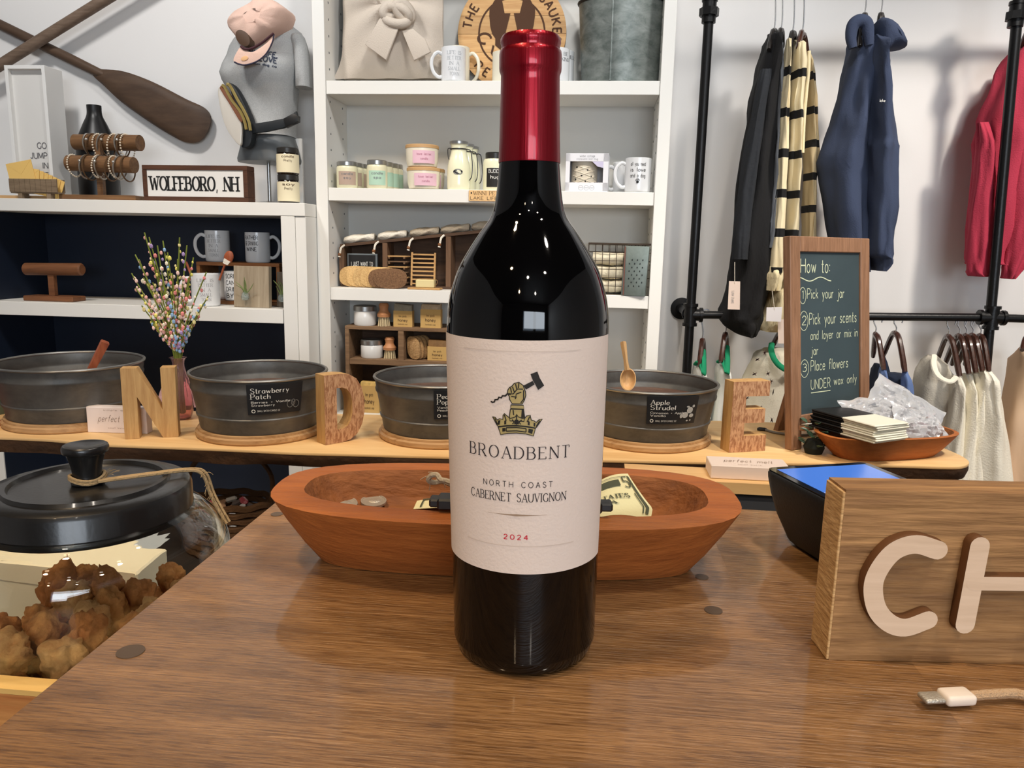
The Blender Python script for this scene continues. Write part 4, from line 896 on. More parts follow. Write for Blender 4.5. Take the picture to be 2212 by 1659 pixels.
# ================================================================== WHITE SHELVING UNIT
wu = thing('shelving_unit', 'tall white open shelving unit behind the wine bottle', 'shelves', (-.29, 2.19, 0))
XL0, XL1, XR0, XR1 = -.760, -.727, .156, .188
for a, b in ((XL0, XL1), (XR0, XR1)): obj('side_panel', b2((a, YF, 0), (b, YB+.012, 2.3), .001), WHITE, wu, world=True)
obj('back_panel', b2((XL1, YB, .1), (XR0, YB+.012, 2.3)), M('back_panel_white', (214, 213, 208), .6), wu, world=True)
ZT = [1.545, 1.267, .995, .63]
for z in ZT+[.25, 1.93, 2.3]: obj('shelf', b2((XL1+.0005, YF+.004, z-.0345), (XR0-.0005, YB-.0005, z), .001), WHITE, wu, world=True)
obj('plinth', b2((XL1+.0005, YF+.01, 0), (XR0-.0005, YF+.03, .2)), WHITE, wu, world=True)
ph_ = nb()
for sx in (XL1+.0004, XR0-.0004):
    for yy in (YF+.035, YB-.04):
        for i in range(44): box(ph_, (sx, yy, .32+i*.042), (.0008, .005, .005))
obj('pin_hole', ph_, M('pin_hole_grey', (120, 122, 122), .8), wu, world=True, kind='stuff')
# ================================================================== NAVY UNIT
nu = thing('shelving_unit', 'low shelving unit at left, white shelves with navy back', 'shelves', (-1.25, 2.15, 0))
ZB, ZM = 1.2205, .9365
obj('top_shelf', b2((-2.45, YBL, ZB-.034), (-.7615, YB, ZB), .001), WHITE, nu, world=True)
for a, b in ((-.829, -.7905), (-1.735, -1.697)):
    obj('post', b2((a, YBL+.001, .0), (b, YB, ZB-.0345), .001), WHITE, nu, world=True)
    obj('navy_lining', b2((a-.0025, YBL+.02, .3), (a-.0003, YB-.003, ZB-.035)), NAVY, nu, world=True)
obj('navy_lining', b2((-1.6968, YBL+.006, .3), (-1.6945, YB-.003, ZB-.035)), NAVY, nu, world=True)
obj('filler_strip', b2((-.7900, YBL+.004, 0), (-.7615, YB, ZB-.0345), .001), WHITE, nu, world=True)
for a, b in ((-1.694, -.8318),):
    obj('shelf', b2((a, YBL+.002, ZM-.038), (b, YB-.004, ZM), .001), WHITE, nu, world=True)
    obj('shelf', b2((a, YBL+.002, .10), (b, YB-.004, .14), .001), WHITE, nu, world=True)
obj('back_panel', b2((-2.4, YB-.003, .25), (-.8318, YB+.008, ZB-.0345)), NAVY, nu, world=True)
obj('base_board', b2((-2.4, YBL+.01, 0), (-.79, YBL+.03, .0995)), WHITE, nu, world=True)
# ================================================================== generic props
CER = M('white_ceramic', (226, 228, 230), .18, coat=.3); CRM = M('cream_ceramic', (232, 226, 206), .25)
def mug(x0, x1, yt, Y, Z_, ha, label, lines=(), tx=0, ink=GREYINK, m=CER, hgt=None, sz=.0085, serif=True, ry_=0):
    c = BX((x0+x1)/2, Y, Z_+.0004); r = SZ(x1-x0, c)/2; h = hgt or PY((x0+x1)/2, yt, Y-r*.6).z-Z_
    t = thing('mug', label, 'mug', c, math.atan2(-c.x, c.y), 'white printed mugs')
    obj('cup', lathe(nb(), [(0, 0), (r*.9, 0), (r*.98, .003), (r, .01), (r, h-.001), (r-.0012, h), (r-.003, h-.001), (r-.0035, .007), (0, .006)], 40), m, t)
    d = V((math.sin(ha), -math.cos(ha), 0)); up = V((0, 0, 1))
    pts = [d*(r-.002)+up*h*.82, d*(r+.010)+up*h*.86, d*(r+.023)+up*h*.72, d*(r+.026)+up*h*.5, d*(r+.020)+up*h*.28, d*(r+.008)+up*h*.16, d*(r-.002)+up*h*.17]
    obj('handle', tube(nb(), smooth(pts, 4), .0048, 8, flat=1.0), m, t)
    if lines:
        b = nb(); mp = cylmap((0, 0, 0), r, tx, 0)
        for i, s in enumerate(lines): text(b, s, sz, mp, 0, h*.76-i*sz*1.55, 1.3, serif, fit=min(r*1.15, len(s)*sz*.75))
        obj('print', b, ink, t)
    return t
def jar_(x0, x1, yt, Y, Z_, label, body, lidm, labm=None, lines=(), ink=GREYINK, lidh=.16, neck=.97, laby=(.12, .62), name='candle_jar', la=.9, group=None, cat='candle'):
    c = BX((x0+x1)/2, Y, Z_+.0004); r = SZ(x1-x0, c)/2; h = PY((x0+x1)/2, yt, Y).z-Z_; L_ = h*(1-lidh)
    t = thing(name, label, cat, c, math.atan2(-c.x, c.y), group)
    obj('glass', lathe(nb(), [(0, 0), (r*.93, 0), (r, .004), (r, L_*.86), (r*.96, L_*.95), (r*.9, L_), (0, L_)], 32), body, t)
    l = obj('lid', lathe(nb(), [(0, L_), (r*neck, L_), (r*neck, h-.002), (r*neck-.002, h), (r*.8, h), (r*.78, h-.001), (0, h-.001)], 32), lidm, t)
    if labm:
        lb_ = obj('label', cylpatch((0, 0, 0), r+.0004, -la, la, h*laby[0], h*laby[1], 16), labm, t)
        if lines:
            b = nb(); mp = cylmap((0, 0, 0), r+.0004, 0, 0)
            for i, s in enumerate(lines): text(b, s, h*.09, mp, 0, h*(laby[1]-.13)-i*h*.15, 1.2, fit=r*(1.1 if i == 0 else .7))
            obj('print', b, ink, lb_)
    return t
def lid_sil(): return M('silver_lid', (176, 176, 174), .3, metal=.9)
# ================================================================== WHITE UNIT, TOP SHELF
Z1 = ZT[0]
CAN = M('beige_canvas', (206, 194, 180), .95, bump=(350, .5))
Yc = 2.19
def cush(u, v):
    x = 744+(958-744)*u; yv = -70+(172+70)*v; W_ = 1.0
    k = max(0, v-.72)/.28; x += (u-.5)*26*k*k-(10*k*k if u < .3 else 0)
    p = PY(x, min(yv, 173), Yc)
    e = (1-abs(2*u-1)**3)*(1-abs(2*v-1)**5)
    kx, kv = u-.52, v-.34
    a = math.atan2(kv, kx); rd = math.hypot(kx, kv)
    fold = .016*math.sin(a*9+1.2)*math.exp(-rd*3)*min(1, rd*6)+.005*math.sin(u*21+v*7)*v
    return V((p.x, Yc-.012-.045*max(0, e)+fold, max(Z1+.001, p.z)))
b = grid(nb(), 44, 40, cush)
bk = nb(); grid(bk, 10, 10, lambda u, v: V((PY(744+214*u, -70+242*v, Yc+.03).x, Yc+.03+.02*(1-abs(2*u-1)**3)*(1-abs(2*v-1)**3), max(Z1+.001, PY(744+214*u, -70+242*v, Yc+.03).z))))
cu = thing('tied_cushion', 'beige canvas cushion tied with a knot on top shelf', 'cushion', BX(850, Yc, Z1))
obj('body', join([b, bk]), CAN, cu, world=True, ang=80)
kn = nb()
for i, (cx_, cy_, rx_, ry_, th_) in enumerate(((858, 30, 26, 15, .3), (846, 22, 20, 13, -.5), (872, 24, 22, 12, .9), (856, 42, 24, 9, .15))):
    pts = []
    for j in range(18):
        a = j*2*PI/18; xx = rx_*math.cos(a); yy = ry_*math.sin(a)
        pts.append(PY(cx_+xx*math.cos(th_)-yy*math.sin(th_), cy_+xx*math.sin(th_)+yy*math.cos(th_), Yc-.075+.012*math.sin(a+i)))
    tube(kn, pts, .0125, 8, True)
obj('knot', kn, CAN, cu, world=True, ang=80)
obj('tail', pxprism([(826, 28), (862, 56), (834, 130), (788, 96)], Yc-.088, .008, bev=.002), CAN, cu, world=True, ang=80)
obj('tail', pxprism([(868, 66), (892, 62), (918, 84), (930, 112), (894, 131)], Yc-.080, .008, bev=.002), CAN, cu, world=True, ang=80)
# round wooden sign
Ys = 2.235
c0 = PY(1105, 90, Ys); rs_ = SZ(117.5, c0)
cz = Z1+rs_+.001
rsn = thing('round_sign', 'round plank wood sign with burned dog head and lettering', 'sign', (c0.x, Ys, cz), 0, None, -math.radians(3))
PLK = wood('sign_plank', (214, 172, 116), (184, 136, 82), 'x', 9, .55, rnd=.14, bump=.15)
edges_ = [-1, -.62, -.34, -.02, .3, .58, .85, 1.0]
for a, b_ in zip(edges_, edges_[1:]):
    pts = []
    for s_, (z0_, z1_) in ((1, (a+.003, b_-.003)), (-1, (b_-.003, a+.003))):
        for i in range(9):
            z = z0_+(z1_-z0_)*i/8; pts.append((s_*math.sqrt(max(0, 1-z*z)), z))
    pts = [p for i, p in enumerate(pts) if i == 0 or (abs(p[0]-pts[i-1][0])+abs(p[1]-pts[i-1][1]) > 1e-4)]
    if abs(pts[0][0]-pts[-1][0])+abs(pts[0][1]-pts[-1][1]) < 1e-4: pts.pop()
    obj('plank', prism(nb(), [(x*rs_, 0, z*rs_) for x, z in pts], [(x*rs_, .016, z*rs_) for x, z in pts]), PLK, rsn)
BURN = M('burned_brown', (74, 46, 26), .8)
b = nb()
def arc_text(s, r, a0, step, size, flip=1):
    for i, ch in enumerate(s):
        if ch == ' ': continue
        a = a0+i*step*flip
        cx_, cz_ = r*math.sin(a), r*math.cos(a)*1
        if flip > 0: ux = V((math.cos(a), 0, -math.sin(a))); uz = V((math.sin(a), 0, math.cos(a)))
        else: ux = V((-math.cos(a), 0, math.sin(a))); uz = V((-math.sin(a), 0, -math.cos(a)))
        text(b, ch, size, lambda x, y, o=V((cx_, -.0008, cz_)), ux=ux, uz=uz: o+ux*x+uz*(y-size/2), 0, 0, 1.9)
for s, n0 in (('THE', 0), ('WINNIPESAUKEE', 4)):
    b = nb(); arc_text(s, rs_*.83, math.radians(-80+11.2*n0), math.radians(11.2), rs_*.155); obj('burned_word', b, BURN, rsn)
for s, a0 in (('PET', 226), ('SHOP', 174)):
    b = nb(); arc_text(s, rs_*.83, math.radians(a0), math.radians(13), rs_*.15, -1); obj('burned_word', b, BURN, rsn)
b = nb()
for r_ in (.605,): ribbon2(b, [(r_*rs_*math.sin(i*PI/24), .0*rs_+r_*rs_*math.cos(i*PI/24)) for i in range(49)], rs_*.016, lambda x, y: V((x, -.0008, y)))
obj('burned_ring', b, BURN, rsn)
def spoly(pts, off=-.0011):
    q = nb(); q.faces.new([q.verts.new((x*rs_, off, z*rs_)) for x, z in pts]); return q
L_half = [(-.03, .34), (-.14, .34), (-.2, .6), (-.27, .64), (-.34, .55), (-.42, .4), (-.42, .3), (-.4, .12), (-.36, -.02), (-.3, -.1), (-.3, -.22), (-.2, -.3), (-.14, -.14), (-.1, .05), (-.06, .22)]
obj('dog_marking', join([spoly(L_half)]), BURN, rsn); obj('dog_marking', join([spoly([(-x, z) for x, z in L_half])]), BURN, rsn)
b = nb(); ribbon2(b, [((-.5+.12*math.cos(i*.35))*rs_, (-.1+.09*math.sin(i*.35))*rs_) for i in range(15)], rs_*.02, lambda x, y: V((x, -.001, y)))
ribbon2(b, [(-.33*rs_, -.22*rs_), (-.36*rs_, -.35*rs_), (-.28*rs_, -.5*rs_), (0, -.56*rs_), (.28*rs_, -.5*rs_), (.36*rs_, -.35*rs_), (.33*rs_, -.22*rs_)], rs_*.02, lambda x, y: V((x, -.001, y)))
ribbon2(b, [(-.12*rs_, -.3*rs_), (0, -.36*rs_), (.12*rs_, -.3*rs_), (0, -.22*rs_), (-.12*rs_, -.3*rs_)], rs_*.03, lambda x, y: V((x, -.001, y)))
obj('burned_outline', b, BURN, rsn)
mug(953, 1006, 101, 2.14, Z1, -1.45, 'white mug with small town saying in front of round sign', ('LIFE IS', 'BETTER', 'IN A', 'SMALL', 'TOWN'), .05, ink=M('pale_grey_ink', (176, 180, 184), .7))
mug(964, 1014, 100, 2.215, Z1, 1.35, 'plain white mug tucked behind the small town mug, handle right', m=CRM)
mug(1063, 1116, 111, 2.15, Z1, .2, 'cream mug on top shelf half hidden left of bottle neck', m=CRM)
mug(1174, 1229, 104, 2.14, Z1, -1.2, 'white mug right of bottle neck on the top shelf', ('BE', 'KIND'), .75, ink=M('dim_ink', (110, 112, 116), .7))
mug(1186, 1238, 109, 2.21, Z1, -2, 'white mug with black print behind mug right of bottle neck', ('HELLO',), 1.0, ink=INK)
GALV = M('galvanised_light', (138, 144, 140), .45, metal=.6, var=(24, (92, 100, 96), (1, 1, 1.6), .16))
cb_ = BX(1338, 2.19, Z1+.0004); R1 = SZ(93, cb_); R0 = SZ(82, cb_); hB = PY(1338, 9, 2.19).z-Z1
bk_ = thing('metal_bucket', 'large mottled galvanised bucket at right of the top shelf', 'bucket', cb_)
ky = .078/R1
obj('bucket_wall', lathe(nb(), [(0, 0), (R0, 0), (R0+(R1-R0)*.5, hB*.5), (R1, hB), (R1-.002, hB), (R0+(R1-R0)*.5-.002, hB*.5), (R0-.002, .004), (0, .004)], 64, (0, 0, 0), ky), GALV, bk_)
b = nb(); tube(b, [(R1*math.cos(i*PI/32), R1*ky*math.sin(i*PI/32), hB) for i in range(64)], .0042, 8, True); obj('dark_rim', b, M('rim_dark', (44, 44, 42), .5, metal=.6), bk_)
obj('seam', b2((-R0*.28, -R1*ky*.995, .003), (-R0*.25, -R1*ky*.9, hB*.98)), GALV, bk_)
hd = nb(); tube(hd, smooth([(R1+.001, -.01, hB*.94), (R1+.007, -.01, hB*.88), (R1-.002, -.01, hB*.70)], 4), .002, 6); obj('side_handle', hd, RIM, bk_)
# ================================================================== SECOND SHELF
Z2 = ZT[1]
WX = M('cream_wax', (226, 222, 190), .35, coat=.2); SIL = lid_sil()
BRL = M('taupe_label', (182, 160, 144), .7); MNL = M('mint_label', (178, 212, 190), .7); PKL = M('pink_label', (226, 186, 200), .7)
jar_(728, 773, 350, 2.135, Z2, 'small candle jar with taupe label, front of left row', WX, SIL, BRL, ('candle', 'soy'), group='taupe label candle jars')
jar_(741, 786, 353, 2.185, Z2, 'taupe label candle jar second in left row', WX, SIL, BRL, group='taupe label candle jars')
jar_(752, 796, 355, 2.235, Z2, 'taupe label candle jar at back of left row', WX, SIL, BRL, group='taupe label candle jars')
jar_(793, 837, 347, 2.135, Z2, 'small candle jar with mint label, front of its row', WX, SIL, MNL, ('candle', 'spa'), group='mint label candle jars')
jar_(809, 850, 351, 2.18, Z2, 'mint label candle jar second in its row', WX, SIL, MNL, group='mint label candle jars', la=1.4)
jar_(823, 862, 354, 2.215, Z2, 'mint label candle jar third in its row', WX, SIL, MNL, group='mint label candle jars', la=1.4)
jar_(833, 871, 356, 2.25, Z2, 'mint label candle jar at back of its row', WX, SIL, MNL, group='mint label candle jars', la=1.4)
LWX = M('milk_ceramic', (236, 228, 208), .3); BAM = M('bamboo_lid', (196, 156, 108), .5)
def tumb(x0, x1, yb_, yt, Y, Zb, label):
    c = BX((x0+x1)/2, Y, Zb+.0004); r = SZ(x1-x0, c)/2; h = PY((x0+x1)/2, yt, Y).z-Zb
    t = thing('candle_jar', label, 'candle', c, math.atan2(-c.x, c.y), 'pink label candle jars')
    obj('bowl', lathe(nb(), [(0, 0), (r*.72, 0), (r*.9, h*.06), (r*.97, h*.3), (r, h*.85), (0, h*.85)], 36), LWX, t)
    obj('wood_lid', lathe(nb(), [(0, h*.85), (r*1.03, h*.85), (r*1.03, h*.97), (r, h), (0, h)], 36), BAM, t)
    l = obj('label', cylpatch((0, 0, 0), r*.985+.0012, -.6, .85, h*.16, h*.72, 16), PKL, t)
    b = nb(); mp = cylmap((0, 0, 0), r+.0006, .12, 0); text(b, 'love letter', h*.1, mp, 0, h*.52, 1.1, fit=r*.9); text(b, 'candle', h*.1, mp, 0, h*.32, 1.1, fit=r*.45); obj('print', b, M('rose_ink', (186, 120, 144), .7), l)
    return Zb+h
zt_ = tumb(880, 951, 407, 364, 2.15, Z2, 'lower wood lidded candle with pink label, bottom of stack')
tumb(877, 947, 364, 315, 2.15, zt_, 'upper wood lidded candle with pink label, top of stack')
tumb(893, 960, 407, 366, 2.235, Z2, 'wood lidded candle behind the pink label stack')
MLK = M('milk_wax', (238, 236, 204), .2, coat=.3); WIRE = M('dark_wire', (60, 60, 62), .4, metal=.8)
def milk(x0, x1, yt, Y, label, lb_=True):
    c = BX((x0+x1)/2, Y, Z2+.0004); r = SZ(x1-x0, c)/2; h = PY((x0+x1)/2, yt, Y).z-Z2
    t = thing('milk_bottle_candle', label, 'candle', c, math.atan2(-c.x, c.y)*.6, 'milk bottle candles')
    pr = smooth([(.85, 0, 0), (1, .04, 0), (1, .42, 0), (.9, .58, 0), (.74, .72, 0), (.66, .82, 0), (.68, .9, 0), (.74, .94, 0)], 3)
    obj('bottle', lathe(nb(), [(0, 0)]+[(p.x*r, p.y*h) for p in pr]+[(0, .94*h)], 32), MLK, t)
    obj('cap', lathe(nb(), [(0, .94*h), (.8*r, .94*h), (.82*r, .99*h), (.74*r, h), (0, h)], 28), SIL, t)
    b = nb(); tube(b, [(.73*r*math.cos(i*PI/12), .73*r*math.sin(i*PI/12), h*.84) for i in range(24)], .0014, 6, True)
    tube(b, smooth([(-.72*r, 0, h*.86), (-.95*r, -.002, h*.84), (-.92*r, -.006, h*.7), (-.84*r, -.008, h*.62)], 3), .0012, 6)
    tube(b, smooth([(.72*r, 0, h*.85), (1.05*r, .002, h*.8), (1.2*r, 0, h*.5), (1.15*r, -.01, h*.28), (.98*r, -.02, h*.2)], 3), .0013, 6)
    obj('wire_handle', b, WIRE, t)
    if lb_:
        b = nb(); mp = cylmap((0, 0, 0), r+.0004, 0, 0)
        b.faces.new([b.verts.new(mp(.42*r*math.cos(i*PI/10), h*.36+.24*r*math.sin(i*PI/10))) for i in range(20)]); l = obj('oval_label', b, INK, t)
        b = nb(); ribbon2(b, [(.36*r*math.cos(i*PI/10), h*.36+.19*r*math.sin(i*PI/10)) for i in range(21)], .0003, cylmap((0, 0, 0), r, 0, 0, .0009)); text(b, 'MILK', r*.13, cylmap((0, 0, 0), r, 0, 0, .0009), 0, h*.35, 1.4, True); obj('print', b, WHITEINK, l)
milk(966, 1015, 306, 2.14, 'white milk bottle candle with wire handle, front one')
milk(984, 1027, 312, 2.195, 'milk bottle candle second in its row', False)
milk(996, 1037, 317, 2.245, 'milk bottle candle at back of its row', False)
jar_(1043, 1094, 331, 2.14, Z2, 'cream candle jar with black lid and black label left of bottle', MLK, M('black_lid', (40, 38, 36), .35), M('black_label', (28, 26, 24), .6), ('BUDDY', 'hug'), WHITEINK, .17, .82, (.08, .58), la=.75)
# tag sign on shelf front
p = PY(1013, 436, YF+.003); w_, h_ = SZ(72, p), SZ(23, p)
ws = thing('shelf_sign', 'small tan wood name strip fixed to front of shelf', 'sign', (p.x+w_/2, YF+.0032, p.z+.002))
obj('strip', box(nb(), (0, -.0022, h_/2), (w_, .0044, h_), .0005), M('tan_strip', (224, 184, 130), .6), ws)
b = nb(); mp = planemap((-w_/2, -.0045, 0), (1, 0, 0), (0, 0, 1), .0003); text(b, 'WINNI PETS', h_*.34, mp, w_*.14, h_*.56, 1.2, True, 'l', fit=w_*.82); obj('burned_line', b, BROWNINK, ws); b = nb(); text(b, 'LAKE LIFE.', h_*.28, mp, w_*.05, h_*.14, 1.1, False, 'l', fit=w_*.85); obj('burned_line', b, BROWNINK, ws)
b = nb(); lathe(b, [(0, 0), (.0022, 0), (.0022, .001), (0, .0012)], 10); b.transform(Matrix.Translation((-w_/2+.007, -.0045, h_*.74)) @ Matrix.Rotation(PI/2, 4, 'X')); obj('screw', b, INK, ws)
# gift box with window
p = BX(1222, 2.12, Z2); q = BX(1314, 2.12, Z2); w_ = q.x-p.x; h_ = PY(1270, 331, 2.12).z-Z2
gb = thing('gift_box', 'white window gift box with dotted knit mug inside', 'box', ((p.x+q.x)/2, 2.165, Z2+.0004), math.radians(-3))
BXW = M('box_white', (232, 232, 236), .5); dp = .085
for nm, c_, s_ in (('bottom_panel', (0, 0, .001), (w_, dp, .002)), ('top_panel', (0, 0, h_-.001), (w_, dp, .002)), ('side_panel', (-w_/2+.001, 0, h_/2), (.002, dp, h_-.005)), ('side_panel', (w_/2-.001, 0, h_/2), (.002, dp, h_-.005)), ('rear_panel', (0, dp/2-.001, h_/2), (w_-.005, .002, h_-.005))):
    obj(nm, box(nb(), c_, s_), BXW, gb)
b = nb()
for c_, s_ in (((0, 0, h_*.13), (w_, .002, h_*.26-.004)), ((0, 0, h_*.89), (w_, .002, h_*.2)), ((-w_*.45, 0, h_*.5), (w_*.1, .002, h_*.98)), ((w_*.44, 0, h_*.5), (w_*.12, .002, h_*.98))): box(b, (c_[0], -dp/2+.0005, c_[2]), s_)
fp = obj('front_panel', b, BXW, gb)
b = nb(); mp = planemap((0, -dp/2-.0007, 0), (1, 0, 0), (0, 0, 1), .0003)
text(b, 'winter cottage', .006, mp, 0, h_*.9, 1, fit=w_*.35); text(b, 'stoneware knit mug', .005, mp, 0, h_*.83, .9, fit=w_*.5)
for i in (-1, 0, 1): ribbon2(b, [(i*w_*.13+w_*.055*math.cos(j*PI/8), h_*.1+w_*.055*math.sin(j*PI/8)) for j in range(17)], .0003, mp); ribbon2(b, [(i*w_*.13-w_*.04, h_*.1), (i*w_*.13+w_*.04, h_*.1)], .0004, mp)
obj('print', b, GREYINK, fp)
obj('corner_flash', spoly([(0, 0)]*3) if 0 else prism(nb(), [(w_*.12, -dp/2-.0012, h_*.785), (w_*.38, -dp/2-.0012, h_*.785), (w_*.38, -dp/2-.0012, h_*.62), (w_*.24, -dp/2-.0012, h_*.66)], [(w_*.12, -dp/2-.0008, h_*.785), (w_*.38, -dp/2-.0008, h_*.785), (w_*.38, -dp/2-.0008, h_*.62), (w_*.24, -dp/2-.0008, h_*.66)]), M('lilac_flash', (206, 200, 226), .4), fp)
KN = M('knit_ceramic', (224, 214, 194), .5, bump=(120, .6, (1, 1, .5)))
mk = thing('mug', 'cream knit pattern mug with black dots inside gift box', 'mug', (gb.location.x-w_*.08, gb.location.y+.002, Z2+.0034))
rK = w_*.31; obj('cup', lathe(nb(), [(0, 0), (rK*.9, 0), (rK, .008), (rK, h_*.78), (rK-.003, h_*.78), (rK-.003, .01), (0, .01)], 32), KN, mk)
b = nb()
for i, (a, z) in enumerate(((-.6, .62), (.25, .55), (-.2, .4), (.55, .38), (-.7, .3), (.1, .25))):
    bmesh.ops.create_icosphere(b, subdivisions=1, radius=.0026, matrix=Matrix.Translation((rK*math.sin(a), -rK*math.cos(a), h_*z)))
obj('black_dots', b, INK, mk, kind='stuff')
for s_ in (-1, 1):
    for k_ in range(4):
        b = nb(); tube(b, [((rK+.0006)*math.sin(a), -(rK+.0006)*math.cos(a), h_*(.14+.15*k_)+s_*a*.012) for a in [-1+i*.2 for i in range(11)]], .0012, 5); obj('knit_ridge', b, KN, mk)
mug(1348, 1404, 341, 2.14, Z2, -1.42, 'glossy white mug with dog saying and paw print', ('all you need', 'is love', 'and a dog'), .0, ink=M('soft_black_ink', (76, 74, 74), .7), sz=.0095, serif=False)
b = nb(); mq = [o for o in COL.objects if o.name.startswith('mug') and 'paw' in o.get('label', '')][0]
mp = cylmap((0, 0, 0), .0363, 0, 0, .0008)
for cx_, cy_, r_ in ((0, .026, .0035), (-.0042, .0305, .0015), (-.0016, .0328, .0016), (.0016, .0328, .0016), (.0042, .0305, .0015)): b.faces.new([b.verts.new(mp(cx_+r_*math.cos(i*PI/6), cy_+r_*math.sin(i*PI/6))) for i in range(12)])
obj('paw_print', b, INK, mq)
mug(1322, 1372, 350, 2.232, Z2, -1.3, 'white mug standing behind the paw print mug')
# ================================================================== THIRD SHELF
Z3 = ZT[2]
DKW = wood('dark_crate_wood', (92, 66, 46), (58, 40, 28), 'x', 9, .7, bump=.5, k=6)
dc = thing('divided_crate', 'dark sloping divided crate with cloths along its top', 'crate', BX(890, 2.2, Z3))
xs = [733, 826, 962, 1056]; zt0 = lambda x: PY(x, 527-(x-740)*.102, 2.165).z
pa, pb_ = BX(736, 2.165, Z3).x, BX(1085, 2.165, Z3).x
obj('back_board', prism(nb(), [(pa, 2.24, Z3+.001), (pb_, 2.24, Z3+.001), (pb_, 2.24, zt0(1085)), (pa, 2.24, zt0(736))], [(pa, 2.25, Z3+.001), (pb_, 2.25, Z3+.001), (pb_, 2.25, zt0(1085)), (pa, 2.25, zt0(736))]), DKW, dc, world=True)
obj('base_board', b2((pa, 2.165, Z3+.0005), (pb_, 2.2395, Z3+.007)), DKW, dc, world=True)
for x in xs:
    X_ = BX(x+6, 2.165, Z3).x; obj('upright', prism(nb(), [(X_-.007, 2.165, Z3+.0073), (X_+.007, 2.165, Z3+.0073), (X_+.007, 2.165, zt0(x)-.008), (X_-.007, 2.165, zt0(x)-.008)], [(X_-.007, 2.2395, Z3+.0073), (X_+.007, 2.2395, Z3+.0073), (X_+.007, 2.2395, zt0(x)-.008), (X_-.007, 2.2395, zt0(x)-.008)]), wood('upright_wood', (116, 86, 62), (84, 60, 42), 'z', 9, .7), dc, world=True)
obj('top_board', prism(nb(), [(pa, 2.165, zt0(736)-.008), (pb_, 2.165, zt0(1085)-.008), (pb_, 2.165, zt0(1085)), (pa, 2.165, zt0(736))], [(pa, 2.2395, zt0(736)-.008), (pb_, 2.2395, zt0(1085)-.008), (pb_, 2.2395, zt0(1085)), (pa, 2.2395, zt0(736))]), DKW, dc, world=True)
CLT = M('cream_cloth', (228, 222, 208), .95, bump=(260, 1)); CLT2 = M('oat_cloth', (196, 184, 164), .95, bump=(260, 1))
for i, (x0, x1, m_, lab_) in enumerate(((741, 806, CLT, 'first rolled cream cloth at left on sloping crate'), (815, 876, CLT, 'second rolled cream cloth from left on sloping crate'), (884, 946, CLT2, 'third rolled cloth from left on sloping crate, oat coloured'), (951, 1012, CLT2, 'fourth rolled cloth from left on sloping crate, oat coloured'), (1018, 1072, CLT2, 'rolled oat cloth on sloping crate beside the bottle'))):
    a = PY(x0, 527-(x0-740)*.102, 2.165); b_ = PY(x1, 527-(x1-740)*.102, 2.165)
    t = thing('rolled_cloth', lab_, 'cloth', ((a+b_)/2+V((0, .03, 0))), 0, 'cloths on the sloping crate')
    n_ = 12; rg = []
    for j in range(n_+1):
        f_ = j/n_; p = a.lerp(b_, f_)+V((0, .022, .011)); k_ = 1-.25*abs(2*f_-1)**4
        rg.append([p+V((.001*math.sin(a_*3+j), .022*k_*math.cos(a_)*(1+.12*math.sin(a_*4+j)), .0115*k_*math.sin(a_)*(1+.2*math.sin(a_*3+j*.7)))) for a_ in [q_*2*PI/14 for q_ in range(14)]])
    obj('roll', loft(nb(), rg), m_, t, world=True, ang=80)
    e = PY((x0-4 if i < 2 else x1-(60 if i == 2 else 4)) if i != 3 else x0+2, 527-(x0-740)*.102+12, 2.155)
    b = nb(); tube(b, smooth([e+V((.006, .01, .012)), e+V((0, 0, .004)), e+V((-.003, -.003, -.012)), e+V((-.005, -.003, -.021))], 3), [.003]*9+[.0045], 7); obj('tied_end', b, CLT, t, world=True)
    b = nb(); bmesh.ops.create_icosphere(b, subdivisions=2, radius=.0052, matrix=Matrix.Translation(e+V((-.004, -.003, -.014)))); obj('wooden_bead', b, M('bead_brown', (122, 78, 44), .5), t, world=True)
p, q = BX(751, 2.18, Z3), BX(815, 2.18, Z3); h_ = PY(780, 548, 2.18).z-Z3-.0075
bs_ = thing('black_block_sign', 'small black framed sign with white words behind sponges', 'sign', ((p.x+q.x)/2, 2.18, Z3+.0076))
w_ = q.x-p.x; obj('frame', box(nb(), (0, .006, h_/2), (w_, .012, h_), .001), M('sign_edge_grey', (110, 118, 122), .5), bs_); fc = obj('face', box(nb(), (0, -.0004, h_/2), (w_*.9, .001, h_*.92)), INK, bs_)
b = nb(); mp = planemap((0, -.001, 0), (1, 0, 0), (0, 0, 1)); text(b, 'I JUST WANT TO', h_*.13, mp, 0, h_*.6, 1.5, fit=w_*.72); text(b, 'BE AROUND DOGS', h_*.13, mp, 0, h_*.4, 1.5, fit=w_*.72); obj('lettering', b, WHITEINK, fc)
SPO = M('sponge_tan', (218, 184, 128), .95, var=(260, (184, 146, 94)), bump=(300, 1), rnd=.14); SPB = M('sponge_brown', (140, 106, 76), .95, var=(220, (92, 64, 44)), bump=(300, 1))
def oval_pad(name, x0, x1, y0, y1, Y, Z_, m_, label, group, tilt=.12, dx=0):
    c = BX((x0+x1)/2, Y, Z_+.0006); w_, h_ = SZ(x1-x0, c)/2, SZ(y1-y0, c)
    t = thing(name, label, 'sponge', c, 0, group, -tilt)
    pr_ = []
    for i in range(28):
        a = i*2*PI/28; cx_, sx_ = math.cos(a), math.sin(a); pr_.append((w_*math.copysign(abs(cx_)**.75, cx_), h_/2+h_/2*math.copysign(abs(sx_)**.75, sx_)))
    obj('pad', prism(nb(), [(x, 0, z) for x, z in pr_], [(x, .0055, z) for x, z in pr_], .0015), m_, t); return t
ns = ['leftmost', 'second', 'third', 'fourth', 'fifth']
